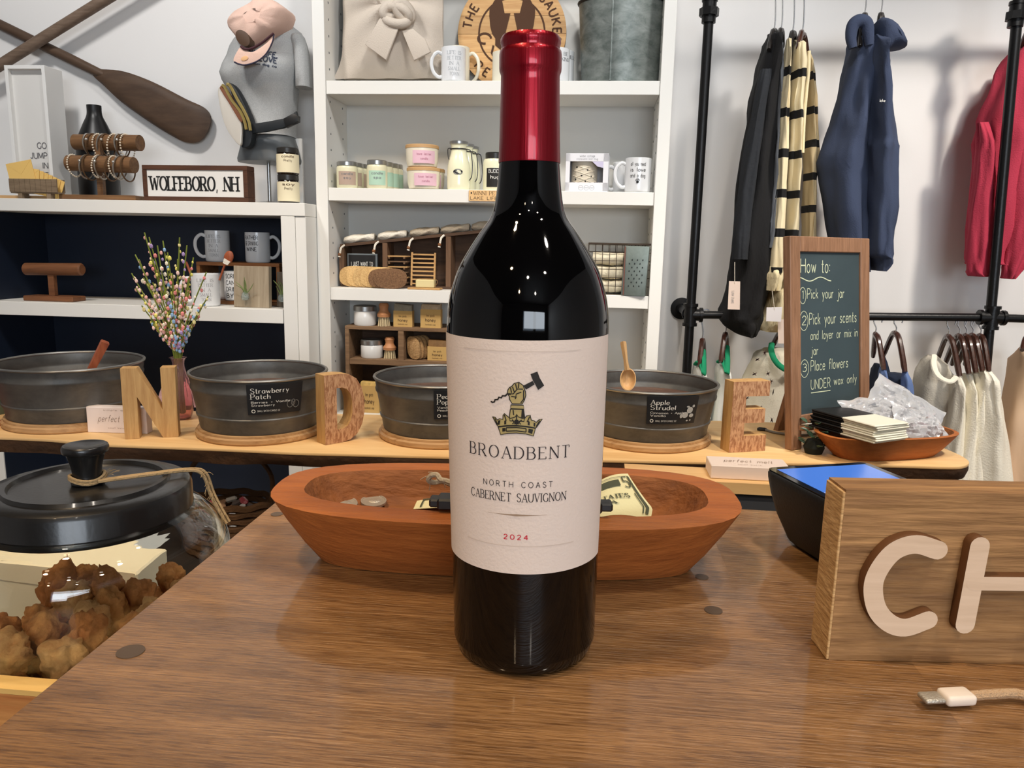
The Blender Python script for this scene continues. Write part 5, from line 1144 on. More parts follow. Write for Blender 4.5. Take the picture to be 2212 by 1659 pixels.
for i in range(5): oval_pad('oval_sponge', 731+i*14, 812+i*14, 577+i*.5, 623+i*.5, 2.136-i*.0005+i*.0, Z3, SPO, ns[i]+' light tan oval sponge in row on third shelf', 'oval sponges in a row') if 0 else None
for i in range(5): oval_pad('oval_sponge', 731+i*15, 803+i*15, 577, 622, 2.157-i*.0066, Z3, SPO, ns[i]+' light tan oval sponge of the row on third shelf', 'oval sponges in a row')
oval_pad('oval_sponge', 792, 862, 583, 624, 2.1065-.0005, Z3, SPB, 'brown oval sponge behind the front brown sponge', 'oval sponges in a row', .1) if 0 else None
oval_pad('oval_sponge', 794, 860, 580, 622, 2.1225, Z3, SPB, 'brown oval sponge half hidden by the front brown sponge', 'oval sponges in a row')
oval_pad('oval_sponge', 806, 879, 581, 625, 2.1145, Z3, SPB, 'front brown oval sponge at right end of the row', 'oval sponges in a row')
DW = wood('soap_rack_wood', (206, 166, 110), (170, 126, 76), 'x', 9, .6); DW2 = wood('dark_soap_rack', (120, 92, 66), (80, 58, 40), 'x', 9, .6)
c = BX(861, 2.19, Z3); hh2 = PY(861, 549, 2.17).z-Z3
for k_ in range(6):
    z = Z3+.008+k_*(hh2-.006)/6
    t = thing('soap_dish', ('bottom', 'second lowest', 'third lowest', 'fourth lowest', 'fifth lowest', 'top')[k_]+' slatted wooden soap dish of the stack beside bamboo rack', 'dish', (c.x, 2.19, z), 0, 'stacked soap dishes')
    for s_ in (-1, 1): obj('rail', box(nb(), (s_*.022, 0, .0025), (.005, .044, .005)), DW2, t)
    for j in range(4): obj('slat', box(nb(), (0, -.018+j*.012, .0068), (.062, .007, .0034)), DW if k_ % 2 else DW2, t)
c = BX(914, 2.175, Z3); hR = PY(914, 545, 2.175).z-Z3-.008
rk = thing('bamboo_rack', 'upright bamboo slat soap rack in the sloping crate', 'rack', (c.x, 2.172, Z3+.0078), 0, None, -.12)
wR = SZ(50, c)
for s_ in (-1, 1): obj('side_rail', box(nb(), (s_*wR/2, 0, hR/2), (.005, .006, hR)), DW, rk)
for j in range(8): obj('slat', box(nb(), (0, -.002, hR*.06+j*hR*.125), (wR-.0052, .004, .0042)), DW, rk)
c = BX(918, 2.128, Z3)
t = thing('soap_tray', 'low wooden soap tray at front of third shelf', 'tray', (c.x, 2.13, Z3+.0004)); obj('tray_board', box(nb(), (0, 0, .0025), (.092, .04, .005), .001), DW, t)
t = thing('soap_bar', 'cream soap bar with paper band on low wooden tray', 'soap', (c.x+.002, 2.128, Z3+.0058)); obj('bar', box(nb(), (0, 0, .011), (.052, .026, .022), .002), M('soap_cream', (226, 210, 156), .5), t); obj('paper_band', tube(nb(), smooth([(.026, -.004, .004), (.033, -.004, .012), (.03, -.004, .023), (.0, -.004, .0245), (-.026, -.004, .0235)], 3), .0022, 4, flat=.3), DW, t)
# wire basket and grater
WB_ = M('rust_wire', (70, 58, 48), .6, metal=.5)
a, b_ = BX(1268, 2.13, Z3), BX(1404, 2.13, Z3); hW = PY(1340, 528, 2.13).z-Z3
wbk = thing('wire_basket', 'rusty wire grid basket of folded towels right of bottle', 'basket', ((a.x+b_.x)/2, 2.19, Z3+.001))
W_ = b_.x-a.x; D_ = .13; b = nb(); b2_ = nb()
for i in range(10):
    x = -W_/2+W_*i/9
    tube(b, [(x, -D_/2, 0), (x, -D_/2, hW)], .0009, 5); tube(b, [(x, D_/2, 0), (x, D_/2, hW)], .0009, 5); tube(b, [(x, -D_/2, 0), (x, D_/2, 0)], .0009, 5)
for j in range(7):
    z = hW*j/6; tube(b2_, [(-W_/2, -D_/2, z), (W_/2, -D_/2, z), (W_/2, D_/2, z), (-W_/2, D_/2, z)], .0009, 5, True)
obj('upright_wire', b, WB_, wbk, kind='stuff'); obj('level_wire', b2_, WB_, wbk, kind='stuff')
obj('rim_wire', tube(nb(), [(-W_/2, -D_/2, hW), (W_/2, -D_/2, hW), (W_/2, D_/2, hW), (-W_/2, D_/2, hW)], .0026, 6, True), WB_, wbk)
for i, (lab_, z, h2) in enumerate((('bottom', .004, .034), ('middle', .040, .036), ('top', .078, .034))):
    b = nb(); w2 = W_*.62
    rg = [[V((x, -.052+.104*(.5+.5*math.cos(q_*PI/8+PI/8)) if 0 else .05*math.copysign(abs(math.cos(q_*PI/8))**.5, math.cos(q_*PI/8)), z+h2/2+h2/2*math.copysign(abs(math.sin(q_*PI/8))**.7, math.sin(q_*PI/8))+.002*math.sin(x*90+q_))) for q_ in range(16)] for x in [-w2/2+w2*k_/8 for k_ in range(9)]]
    tag(obj('folded_towel', loft(b, rg), M('towel_cream', (222, 212, 186), .95, bump=(200, 1)), ang=70, loc=(wbk.location.x-W_*.12, 2.19, Z3+.001)), lab_+' folded cream towel inside the rusty wire basket', 'towel', 'towels in the wire basket')
c = BX(1369, 2.115, Z3); hG = PY(1369, 532, 2.11).z-Z3; wG = SZ(56, c)
gt = thing('metal_grater', 'old grey metal grater standing in front of wire basket', 'grater', (c.x, 2.104, Z3+.0004), math.radians(-10))
GRM = M('grater_metal', (140, 152, 148), .5, metal=.55, var=(16, (110, 122, 118)))
obj('grater_body', prism(nb(), [(-wG/2, -.006, 0), (wG*.42, -.006, 0), (wG/2, -.006, hG), (-wG*.42, -.006, hG)], [(-wG/2, .014, 0), (wG*.42, .014, 0), (wG/2, .014, hG), (-wG*.42, .014, hG)], .002), GRM, gt)
b = nb()
for r_ in range(8):
    for c_ in range(3):
        x = -wG*.22+c_*wG*.2+(r_ % 2)*wG*.1; z = hG*.2+r_*hG*.075
        bmesh.ops.create_icosphere(b, subdivisions=1, radius=.0018, matrix=Matrix.Translation((x, -.0065, z)) @ Matrix.Diagonal((1, .6, 1.5, 1)))
obj('rasp_teeth', b, M('tooth_dark', (52, 58, 58), .5, metal=.6), gt, kind='stuff')
obj('edge_strip', box(nb(), (-wG*.40, -.0075, hG*.5), (.003, .003, hG*.98), 0, Matrix.Rotation(-.035, 3, 'Y') if 0 else None), M('edge_rust', (112, 74, 64), .7), gt)
# ================================================================== FOURTH SHELF
Z4 = ZT[3]
RW = wood('rustic_wood', (142, 112, 82), (104, 78, 54), 'x', 9, .75, bump=.6)
p, q = BX(748, 2.125, Z4), BX(1010, 2.125, Z4); za = PY(760, 704, 2.125).z; zb_ = PY(800, 776, 2.125).z
rc = thing('crate_shelf', 'rustic brown crate shelf on lowest visible shelf', 'crate', ((p.x+q.x)/2, 2.19, Z4))
DEP = (2.125, 2.255)
obj('top_board', b2((p.x, DEP[0], za-.010), (q.x, DEP[1], za), .001), RW, rc, world=True)
obj('rear_board', b2((p.x, DEP[1]+.0005, Z4+.001), (q.x, DEP[1]+.008, za)), DKW, rc, world=True)
obj('middle_board', b2((p.x+.0125, DEP[0], zb_-.016), (q.x-.0125, DEP[1], zb_), .001), RW, rc, world=True)
for x in (p.x+.006, q.x-.006): obj('side_board', b2((x-.006, DEP[0], Z4+.0005), (x+.006, DEP[1], za-.0103), .001), RW, rc, world=True)
Xm = BX(866, 2.125, zb_).x; obj('divider', b2((Xm-.008, DEP[0]+.001, zb_+.0003), (Xm+.008, DEP[1], za-.0103)), RW, rc, world=True)
obj('divider', b2((Xm-.008, DEP[0]+.001, Z4+.0005), (Xm+.008, DEP[1], zb_-.0163)), RW, rc, world=True)
WAXW = M('white_salve', (226, 226, 224), .25, coat=.3)
jar_(765, 813, 660, 2.16, za, 'white jar with silver lid on top of crate shelf', WAXW, SIL, None, lidh=.26, neck=1.02)
jar_(780, 828, 733, 2.165, zb_, 'white jar with silver lid inside crate shelf', WAXW, SIL, None, lidh=.26, neck=1.02)
def brush(x0, x1, yt, Y, Z_, label):
    c = BX((x0+x1)/2, Y, Z_+.0004); r = SZ(x1-x0, c)/2; h = PY((x0+x1)/2, yt, Y).z-Z_
    t = thing('dish_brush', label, 'brush', c, 0, 'round dish brushes')
    obj('handle_knob', lathe(nb(), [(r*.3, h*.38), (r*.85, h*.40), (r*.9, h*.52), (r*.6, h*.66), (r*.55, h*.74), (r*.68, h*.9), (r*.5, h), (0, h)], 24), M('brush_wood', (190, 132, 88), .5), t)
    b = nb()
    for i in range(38):
        a = i*2.399; rr = .85*math.sqrt((i+.5)/38); tube(b, [(r*rr*math.cos(a), r*rr*math.sin(a), 0), (r*rr*.8*math.cos(a), r*rr*.8*math.sin(a), h*.42)], .0011, 4)
    obj('bristles', b, M('bristle', (222, 204, 164), .8), t, kind='stuff')
brush(813, 846, 655, 2.15, za, 'round wooden dish brush on top of the crate shelf'); brush(826, 858, 728, 2.155, zb_, 'round wooden dish brush inside the crate shelf')
KR = M('kraft_band', (196, 160, 98), .8)
def soap(x0, x1, yt, yl, Y, Z_, label, col=(196, 178, 142)):
    c = BX((x0+x1)/2, Y, Z_+.0004); w_ = SZ(x1-x0, c); h = PY((x0+x1)/2, yt, Y).z-Z_; hl = PY((x0+x1)/2, yl, Y).z-Z_
    t = thing('soap_block', label, 'soap', c, 0, 'kraft wrapped soap blocks')
    b = box(nb(), (0, 0, h/2), (w_*.96, .024, h), .003, seg=2)
    for v in b.verts:
        if v.co.z > h*.8: v.co.z += .0025*math.sin(v.co.x*500)
    obj('soap', b, M('soap_%d' % col[0], col, .6, var=(60, tuple(int(k_*.8) for k_ in col))), t)
    bd = obj('kraft_band', box(nb(), (0, 0, hl/2), (w_, .0265, hl)), KR, t)
    b = nb(); mp = planemap((0, -.0135, 0), (1, 0, 0), (0, 0, 1)); text(b, 'bee goods', hl*.13, mp, 0, hl*.62, 1, fit=w_*.4); text(b, 'honey', hl*.18, mp, 0, hl*.34, 1.2, fit=w_*.5); text(b, 'handmade soap', hl*.09, mp, 0, hl*.14, 1, fit=w_*.5); obj('print', b, BROWNINK, bd)
soap(852, 893, 657, 671, 2.15, za, 'kraft wrapped soap block on crate shelf right of brush', (150, 142, 122)); soap(910, 954, 657, 668, 2.15, za, 'second kraft wrapped soap block on crate shelf nearer bottle', (196, 172, 138))
soap(925, 968, 734, 748, 2.155, zb_, 'kraft wrapped soap block inside crate shelf beside bottle', (140, 104, 62)); soap(780, 822, 824, 832, 2.16, Z4, 'yellow kraft soap box low behind letter D', (222, 186, 110))
for i in range(4):
    c = BX(892+i*8, 2.145+i*.012, zb_+.0005); t = thing('loofah_slice', 'oval loofah pad in slanted row inside the crate shelf', 'sponge', c, math.radians(-20), 'loofah pads in the crate', 0)
    w_, h_ = .021, SZ(50, c)
    pr_ = [(w_*math.copysign(abs(math.cos(a))**.8, math.cos(a))-.006*math.sin(a), h_/2+h_/2*math.copysign(abs(math.sin(a))**.7, math.sin(a))) for a in [k_*2*PI/20 for k_ in range(20)]]
    t['label'] = ('front', 'second', 'third', 'rear')[i]+' oval loofah pad of slanted row inside the crate shelf'
    obj('pad', prism(nb(), [(x, 0, z) for x, z in pr_], [(x, .009, z) for x, z in pr_], .002), M('loofah', (196, 160, 112), .95, var=(180, (150, 112, 70)), bump=(260, 1)), t)
# ================================================================== NAVY UNIT TOP
DKP = wood('paddle_wood', (92, 70, 52), (54, 38, 28), 'x', 7, .6, bump=.4, k=5, ct=.3)
Yp = 2.272
pd = thing('canoe_paddle', 'dark wooden paddle with broad blade hung on the wall', 'paddle', PY(330, 220, Yp))
bl = [(198, 151), (225, 150), (270, 155), (330, 177), (400, 213), (440, 232), (455, 252), (452, 276), (441, 296), (426, 307), (405, 308), (380, 298), (330, 268), (265, 222), (226, 186), (204, 166)]
W_ = smooth([PY(x, y, Yp) for x, y in bl], 4, True); cB = sum(W_, V())/len(W_)
def ins(k_, dy): return [cB+(p-cB)*k_+V((0, dy, 0)) for p in W_]
obj('blade', loft(nb(), [ins(.55, -.012), ins(.85, -.0095), ins(1, -.002), ins(1, .004), ins(.85, .010), ins(.55, .012)]), DKP, pd, world=True, ang=50)
s0, s1 = PY(215, 158, Yp), PY(-160, -25, Yp)
obj('shaft', tube(nb(), [s0+(s0-s1)*.08, s0, s0+(s1-s0)*.15, s1], [.004, .013, .0145, .0145], 12), DKP, pd, world=True)
pd2 = thing('canoe_paddle', 'wooden paddle shaft crossing in front, running to the top edge', 'paddle', PY(110, 80, Yp-.03))
obj('shaft', tube(nb(), [PY(-170, 241, Yp-.032), PY(0, 141, Yp-.032), PY(110, 72, Yp-.032), PY(250, -15, Yp-.032), PY(420, -120, Yp-.032)], [.0155]*5, 12), wood('paddle_shaft_wood', (128, 108, 92), (92, 74, 60), 'x', 7, .6, bump=.4), pd2, world=True)
bl2 = [(-160, 236), (-250, 300), (-420, 390), (-450, 350), (-420, 300), (-230, 245)]
obj('blade', pxprism(bl2, Yp-.036, .010, 4, .003), DKP, pd2, world=True)
# white box frame
FR = M('frame_white', (228, 227, 224), .5)
c = BX(60, 2.13, ZB); xL, xR = BX(30, 2.13, ZB).x, BX(110, 2.13, ZB).x
xL, xR = PY(8, 142, 2.125).x, PY(95, 142, 2.125).x
hF = PY(50, 141, 2.125).z-ZB
wf = thing('box_frame', 'tall white box frame reading go jump in', 'sign', ((xL+xR)/2, 2.125, ZB+.0004))
w_ = xR-xL; dF = .075
obj('back_panel', box(nb(), (0, .018, hF/2), (w_-.02, .006, hF-.02)), M('frame_inner', (216, 214, 210), .6), wf)
for nm, c_, s_ in (('side_rail', (-w_/2+.005, dF/2, hF/2), (.010, dF, hF)), ('side_rail', (w_/2-.005, dF/2, hF/2), (.010, dF, hF)), ('top_rail', (0, dF/2, hF-.005), (w_-.0202, dF, .010)), ('bottom_rail', (0, dF/2, .005), (w_-.0202, dF, .010))): obj(nm, box(nb(), c_, s_, .0008), FR, wf)
b = nb(); mp = planemap((w_/2-.024, .0148, 0), (1, 0, 0), (0, 0, 1))
for i, s in enumerate(('GO', 'JUMP', 'IN', 'THE', 'LAKE')): text(b, s, .016, mp, 0, hF*.395-i*.0275, 1.6, False, 'r', space=2)
obj('lettering', b, M('frame_ink', (112, 110, 112), .7), wf)
# card holder with envelopes
KW = wood('crate_grey_wood', (142, 122, 98), (104, 86, 66), 'x', 9, .8, bump=.6)
p, q = BX(34, 2.05, ZB), BX(136, 2.05, ZB); w_ = q.x-p.x
tb_ = thing('wooden_tray', 'thin tan wooden board under the card holder at left', 'board', ((p.x+q.x)/2-.04, 2.10, ZB+.0004)); obj('board', box(nb(), (0, 0, .005), (.26, .055, .010), .001), BAM, tb_)
chd = thing('card_holder', 'small grey wood slatted holder full of kraft envelopes', 'holder', ((p.x+q.x)/2, 2.043, ZB+.0004))
hH = PY(80, 388, 2.05).z-ZB
for i in range(9): obj('slat', box(nb(), (-w_/2+w_*(i+.5)/9, -.012, .018+(hH-.018)/2), (w_/9-.0008, .004, hH-.018)), KW, chd)
obj('rear_slat', box(nb(), (0, .018, .018+(hH-.018)/2), (w_, .004, hH-.018)), KW, chd); obj('base', box(nb(), (0, .003, .0165), (w_, .026, .004)), KW, chd)
for s_ in (-.3, .3): obj('foot', box(nb(), (s_*w_, .003, .007), (.012, .028, .0145)), KW, chd)
KE = M('kraft_envelope', (232, 192, 112), .8)
for i in range(8):
    x0 = 28+i*8; t = thing('kraft_envelope', ('frontmost and largest', 'second', 'third', 'fourth', 'fifth', 'sixth', 'seventh', 'rearmost')[i]+' yellow kraft envelope fanned in grey wood holder', 'envelope', (p.x+.014+i*.0085, 2.0335+i*.0028, ZB+.0195), 0, 'kraft envelopes in the holder', 0, (-.18 if i == 0 else .06+.045*i))
    ww, hh_ = (.076, .075) if i == 0 else (.066, .068-.002*i)
    o = obj('envelope_paper', box(nb(), (ww*.4, 0, hh_/2), (ww, .0016, hh_)), KE, t); obj('flap', prism(nb(), [(ww*-.08, -.0012, hh_*.98), (ww*.88, -.0012, hh_*.98), (ww*.4, -.0012, hh_*.55)], [(ww*-.08, -.0009, hh_*.98), (ww*.88, -.0009, hh_*.98), (ww*.4, -.0009, hh_*.55)]), KE, t)
# black vase
c = BX(218, 2.19, ZB+.0004); hV = PY(210, 228, 2.19).z-ZB; r0 = SZ(40, c)
bv = thing('black_vase', 'matt black bottle vase behind the bracelet stand', 'vase', c)
pr = smooth([(.96, 0, 0), (1, .03, 0), (1, .52, 0), (.92, .64, 0), (.6, .8, 0), (.38, .9, 0), (.36, 1, 0)], 4)
obj('vase_body', lathe(nb(), [(0, 0)]+[(p_.x*r0, p_.y*hV) for p_ in pr]+[(.3*r0, hV), (.3*r0, hV*.85), (0, hV*.85)], 40), M('matt_black', (20, 20, 21), .38), bv)
# bracelet stand
BRW = wood('stand_wood', (132, 96, 62), (90, 62, 40), 'x', 9, .5)
Yb = 2.075
bsn = thing('bracelet_stand', 'two tier dark wood bracelet stand on navy unit top', 'stand', BX(222, Yb, ZB+.0004))
p, q = BX(140, Yb, ZB), BX(304, Yb, ZB)
obj('base_board', box(nb(), V(((p.x+q.x)/2, Yb+.01, ZB+.0075)), (q.x-p.x, .07, .014), .002), BRW, bsn, world=True)
zc1, zc2 = PY(232, 309, Yb+.02).z, PY(220, 354, Yb-.01).z
obj('post', b2((BX(222, Yb+.012, ZB).x-.0085, Yb+.004, ZB+.0148), (BX(222, Yb+.012, ZB).x+.0085, Yb+.018, zc1)), BRW, bsn, world=True)
bars = []
for yl, yr, x0, x1, Yq in ((307, 309, 163, 303, Yb+.028), (352, 357, 149, 290, Yb-.012)):
    A, B_ = PY(x0, yl, Yq+.006), PY(x1, yr, Yq-.006); bars.append((A, B_))
    obj('bar', tube(nb(), [A, A.lerp(B_, .5), B_], .0215, 20), BRW, bsn, world=True)
BRC = [M('silver_bracelet', (196, 190, 180), .3, metal=.9), M('cream_bracelet', (214, 200, 178), .5), M('bronze_bracelet', (110, 84, 60), .4, metal=.6)]
BLN = ['silver', 'cream beaded', 'bronze']
for bi_, (A, B_) in enumerate(bars):
    fs = (.22, .27, .38, .43, .5, .6, .7, .74, .8) if bi_ == 0 else (.08, .27, .32, .45, .5, .66, .71, .78, .9)
    for i, f_ in enumerate(fs):
        c = A.lerp(B_, f_); k_ = (i*2+bi_) % 3; rb_ = .0295+.002*(i % 3)
        t = thing('bracelet', '%s bracelet hanging %s from left on the %s bar of stand' % (BLN[k_], ('first', 'second', 'third', 'fourth', 'fifth', 'sixth', 'seventh', 'eighth', 'ninth')[i], 'upper' if bi_ == 0 else 'lower'), 'bracelet', c+V((0, 0, .0228-rb_)), 0, 'bracelets on the stand')
        b = nb(); tl = (.25 if i % 2 else -.2)
        ps = [V((tl*.012*math.sin(a), rb_*math.cos(a), rb_*math.sin(a))) for a in [j*2*PI/28 for j in range(28)]]
        if k_ == 1:
            for v_ in ps: bmesh.ops.create_icosphere(b, subdivisions=1, radius=.0028, matrix=Matrix.Translation(v_))
            obj('beads', b, BRC[1], t, kind='stuff')
        else: obj('band', tube(b, ps, .0021, 6, True), BRC[k_], t)
        if i % 3 == 1:
            b = nb(); bmesh.ops.create_icosphere(b, subdivisions=2, radius=.0045, matrix=Matrix.Translation((0, -rb_*.9, rb_*.42))); obj('charm', b, BRC[0], t)
# place sign
Yn = 2.045
p, q = BX(311, Yn, ZB), BX(541, Yn, ZB); w_ = q.x-p.x; hN = PY(425, 358, Yn).z-ZB
ps_ = thing('place_sign', 'brown framed white sign reading WOLFEBORO, NH', 'sign', (p.x, Yn, ZB+.0004), math.radians(-2.2))
DF = wood('sign_frame_wood', (92, 58, 40), (62, 38, 26), 'x', 8, .55); fw = .0125
for nm, c_, s_ in (('frame_rail', (w_/2, .02, fw/2), (w_, .042, fw)), ('frame_rail', (w_/2, .02, hN-fw/2), (w_, .042, fw)), ('frame_stile', (fw/2, .02, hN/2), (fw, .042, hN-2*fw-.0004)), ('frame_stile', (w_-fw/2, .02, hN/2), (fw, .042, hN-2*fw-.0004))): obj(nm, box(nb(), c_, s_, .0008), DF, ps_)
pn_ = obj('panel', box(nb(), (w_/2, .005, hN/2), (w_-2*fw, .006, hN-2*fw)), M('sign_white', (226, 224, 220), .6), ps_)
b = nb(); text(b, 'WOLFEBORO, NH', hN*.37, planemap((w_/2, .0018, 0), (1, 0, 0), (0, 0, 1)), -.004, hN*.31, 2.3, True, fit=w_-2*fw-.026, space=2.0); obj('lettering', b, INK, pn_)
# candle jars stacked
DRK = M('amber_black_glass', (30, 22, 18), .12, coat=.3); CLB = M('cream_label', (230, 220, 188), .7); BLL = M('black_lid', (30, 28, 28), .4)
def dark_candle(x0, x1, yt, Y, Z_, label, l1):
    t = jar_(x0, x1, yt, Y, Z_, label, DRK, BLL, CLB, (l1, 'Pretty'), BROWNINK, .2, .96, (.06, .74), group='dark jar candles', la=1.45); return Z_+PY((x0+x1)/2, yt, Y).z-Z_
zq = dark_candle(601, 647, 378, 2.06, ZB, 'lower dark glass candle with cream label, bottom of pair', 'soy')
dark_candle(599, 646, 320, 2.06, zq, 'upper dark glass candle with cream label, top of pair', 'candle')
t = thing('white_board', 'plain white board edge standing behind stacked dark candles', 'board', BX(649, 2.2, ZB+.0004)); hX = PY(649, 300, 2.2).z-ZB
obj('panel', box(nb(), (0, 0, hX/2), (.022, .012, hX), .001), FR, t); obj('foot', box(nb(), (0, 0, .003), (.05, .04, .006)), FR, t)
# mannequin
Ym = 2.165
mn = thing('mannequin_torso', 'grey mannequin torso on chrome pole wearing the tee', 'mannequin', BX(583, Ym, ZB+.0004))
def ringpx(xl, xr, y, dep, yoff=0, n=28, e=2.2, tilt=0):
    A, B_ = PY(xl, y, Ym), PY(xr, y, Ym); c = (A+B_)/2; rx = (B_.x-A.x)/2; out = []
    for i in range(n):
        a = i*2*PI/n; cs, sn = math.cos(a), math.sin(a); k_ = (abs(cs)**e+abs(sn)**e)**(-1/e); out.append(V((c.x+rx*cs*k_, Ym+yoff+dep*sn*k_, c.z+tilt*cs*k_*rx)))
    return out
MAN = M('mannequin_grey', (104, 108, 110), .45)
obj('torso', loft(nb(), [ringpx(520, 646, 352, .075), ringpx(519, 647, 345, .078), ringpx(526, 640, 318, .074), ringpx(534, 632, 294, .066), ringpx(542, 628, 270, .06), ringpx(540, 628, 240, .06), ringpx(512, 632, 180, .07), ringpx(512, 636, 120, .06), ringpx(520, 632, 80, .05), ringpx(560, 615, 55, .035), ringpx(564, 610, 30, .032), ringpx(564, 610, 15, .032)]), MAN, mn, world=True, ang=60)
obj('pole', lathe(nb(), [(0, .01), (.005, .01), (.005, PY(583, 350, Ym).z-ZB), (0, PY(583, 350, Ym).z-ZB)], 14), SIL, mn); obj('foot_plate', lathe(nb(), [(0, 0), (.055, 0), (.055, .004), (.008, .010), (0, .010)], 32), SIL, mn)
TEE = M('heather_grey', (182, 184, 184), .95, var=(420, (158, 160, 161)), bump=(500, .4))
tee = thing('grey_tee', 'heather grey t shirt on the mannequin torso', 't-shirt', BX(583, Ym, ZB+.2))
R_ = [ringpx(540, 634, 297, .079, tilt=.02), ringpx(536, 635, 282, .075, tilt=.03), ringpx(532, 637, 262, .071, tilt=.03), ringpx(522, 640, 235, .073), ringpx(503, 642, 205, .085, -.006), ringpx(492, 644, 180, .095, -.012), ringpx(489, 646, 165, .098, -.014), ringpx(493, 650, 145, .094, -.008), ringpx(497, 654, 125, .082), ringpx(500, 658, 105, .072), ringpx(506, 658, 88, .062), ringpx(520, 652, 72, .052), ringpx(548, 632, 57, .042), ringpx(558, 618, 48, .038)]
for i, r_ in enumerate(R_):
    for j, p_ in enumerate(r_):
        p_.y += .004*math.sin(j*1.1+i*.9)+.004*noise.noise(p_*18); p_.z += .002*noise.noise(p_*15+V((5, 0, 0)))
from mathutils.bvhtree import BVHTree
bmt = loft(nb(), R_); bvh = BVHTree.FromBMesh(bmt)
obj('shirt_body', bmt, TEE, tee, world=True, ang=80)
sl_ = lambda pts, rr: tube(nb(), smooth([PY(x, y, Y) for x, y, Y in pts], 4), rr, 16, flat=.62, up=(1, 0, 0))
n4 = 13
sl2 = nb(); tube(sl2, smooth([PY(x, y, Ym-.022) for x, y in ((640, 76), (650, 110), (655, 150), (657, 190))], 4), [.022]+[.03+.004*i/12 for i in range(n4-1)], 16, flat=.62, up=(1, 0, 0)); obj('sleeve', sl2, TEE, tee, world=True, ang=80)
obj('sleeve', sl_([(524, 92, Ym+.01), (512, 108, Ym+.012), (507, 128, Ym+.012), (506, 146, Ym+.012)], [.026+.006*min(1, i/5) for i in range(n4)]), TEE, tee, world=True, ang=80)
b = nb(); pz_ = PY(575, 128, Ym-.105)
def tmap(x, y):
    p_ = PY(598, 132, Ym-.08); q_ = V((p_.x+x, 1.5, p_.z+y+x*-.06)); h_ = bvh.ray_cast(q_, V((0, 1, 0)))[0]
    return V((q_.x, (h_.y if h_ else Ym-.05)-.002, q_.z))
for i, (s, sz_) in enumerate((('LAKE LIFE,', .0135), ('LAKE LOVE', .0135), ('winni dog co', .006))): text(b, s, sz_, tmap, 0, .0095-i*.0155+(.004 if i == 2 else 0), 2.2, False, 'r', fit=(.085 if i < 2 else .055))
obj('chest_print', b, M('navy_print', (52, 60, 78), .8), tee, world=True)
# cap
CAPM = M('blush_cap', (226, 192, 176), .9, bump=(400, .4)); Yh = Ym-.085
capt = thing('blush_cap', 'pale pink baseball cap hung over neck of mannequin', 'hat', PY(560, 70, Yh))
P1 = [(538, 108), (506, 72), (497, 58), (500, 44), (522, 24), (548, 6), (566, -2), (588, 0), (606, 10), (622, 24), (616, 45), (604, 62), (592, 72), (566, 92)]
W_ = smooth([PY(x, y, Yh) for x, y in P1], 3, True); cc_ = sum(W_, V())/len(W_)
rings_ = []
for k_, dy in ((1, .05), (1.0, 0), (.97, -.016), (.88, -.032), (.66, -.044), (.3, -.05)):
    rings_.append([cc_+(p_-cc_)*k_+V((0, dy+.010*noise.noise(p_*24+V((k_*4, 0, 0)))+.004*noise.noise(p_*60), 0)) for p_ in W_])
obj('crown', loft(nb(), rings_), CAPM, capt, world=True, ang=80)
def patch(cx, cy, rx, ry, rot, Yq, th, m_, name):
    pts = [(cx+rx*math.cos(a)*math.cos(rot)-ry*math.sin(a)*math.sin(rot), cy+rx*math.cos(a)*math.sin(rot)+ry*math.sin(a)*math.cos(rot)) for a in [i*2*PI/24 for i in range(24)]]
    return obj(name, pxprism(pts, Yq, th, bev=.0008), m_, capt, world=True)
patch(524, 82, 20, 13, .95, Yh-.054, .03, M('leather_patch', (78, 56, 40), .6), 'leather_patch')
br = [(534, 110), (545, 112), (560, 104), (580, 88), (592, 73), (588, 92), (575, 116), (556, 132), (532, 140), (512, 139), (504, 131), (508, 118), (520, 101)]
Wb = smooth([PY(x, y, Yh-.056) for x, y in br], 3, True)
obj('brim', prism(nb(), [p_+V((0, 0, 0)) for p_ in Wb], [p_+V((0, .006, 0)) for p_ in Wb], .001), CAPM, capt, world=True, ang=70)
obj('rope_trim', tube(nb(), smooth([PY(x, y, Yh-.058) for x, y in ((520, 100), (530, 106), (545, 104), (565, 93), (585, 77), (591, 72))], 4), .0032, 7), M('rope_maroon', (66, 34, 42), .8), capt, world=True)
obj('brim_piping', tube(nb(), smooth([PY(x, y, Yh-.057) for x, y in ((506, 134), (518, 139), (533, 140), (556, 132), (575, 116), (588, 92), (592, 74))], 4), .002, 6), M('piping_navy', (48, 46, 66), .8), capt, world=True)
patch(528, 126, 8, 5, -.3, Yh-.058, .004, M('orange_badge', (224, 178, 130), .7), 'brim_badge')
patch(530, 24, 3, 1.5, -.3, Yh-.036, .03, M('eyelet', (100, 70, 66), .7), 'eyelet')
# belt bag
Yg = 2.03
bbt = thing('belt_bag', 'clear vinyl and gold zip belt bag strapped round mannequin', 'bag', PY(520, 260, Yg))
obj('black_gusset', pxprism([(494, 184), (505, 186), (520, 210), (534, 240), (542, 262), (544, 290), (540, 312), (528, 319), (520, 312), (518, 262)], Yg+.014, .03, 3, .002), M('black_nylon', (22, 28, 34), .6), bbt, world=True)
obj('vinyl_front', pxprism([(470, 196), (478, 190), (498, 222), (520, 262), (521, 300), (518, 314), (505, 302), (488, 276), (476, 238)], Yg, .012, 3, .002), M('clear_vinyl', (216, 212, 204), .15, trans=.25), bbt, world=True)
obj('brown_panel', pxprism([(474, 190), (484, 188), (505, 222), (521, 250), (522, 264), (514, 256), (494, 222)], Yg-.004, .016, 2, .001), M('brown_leather', (122, 76, 52), .6), bbt, world=True)
GOLD = M('gold_zip', (206, 186, 120), .3, metal=.8)
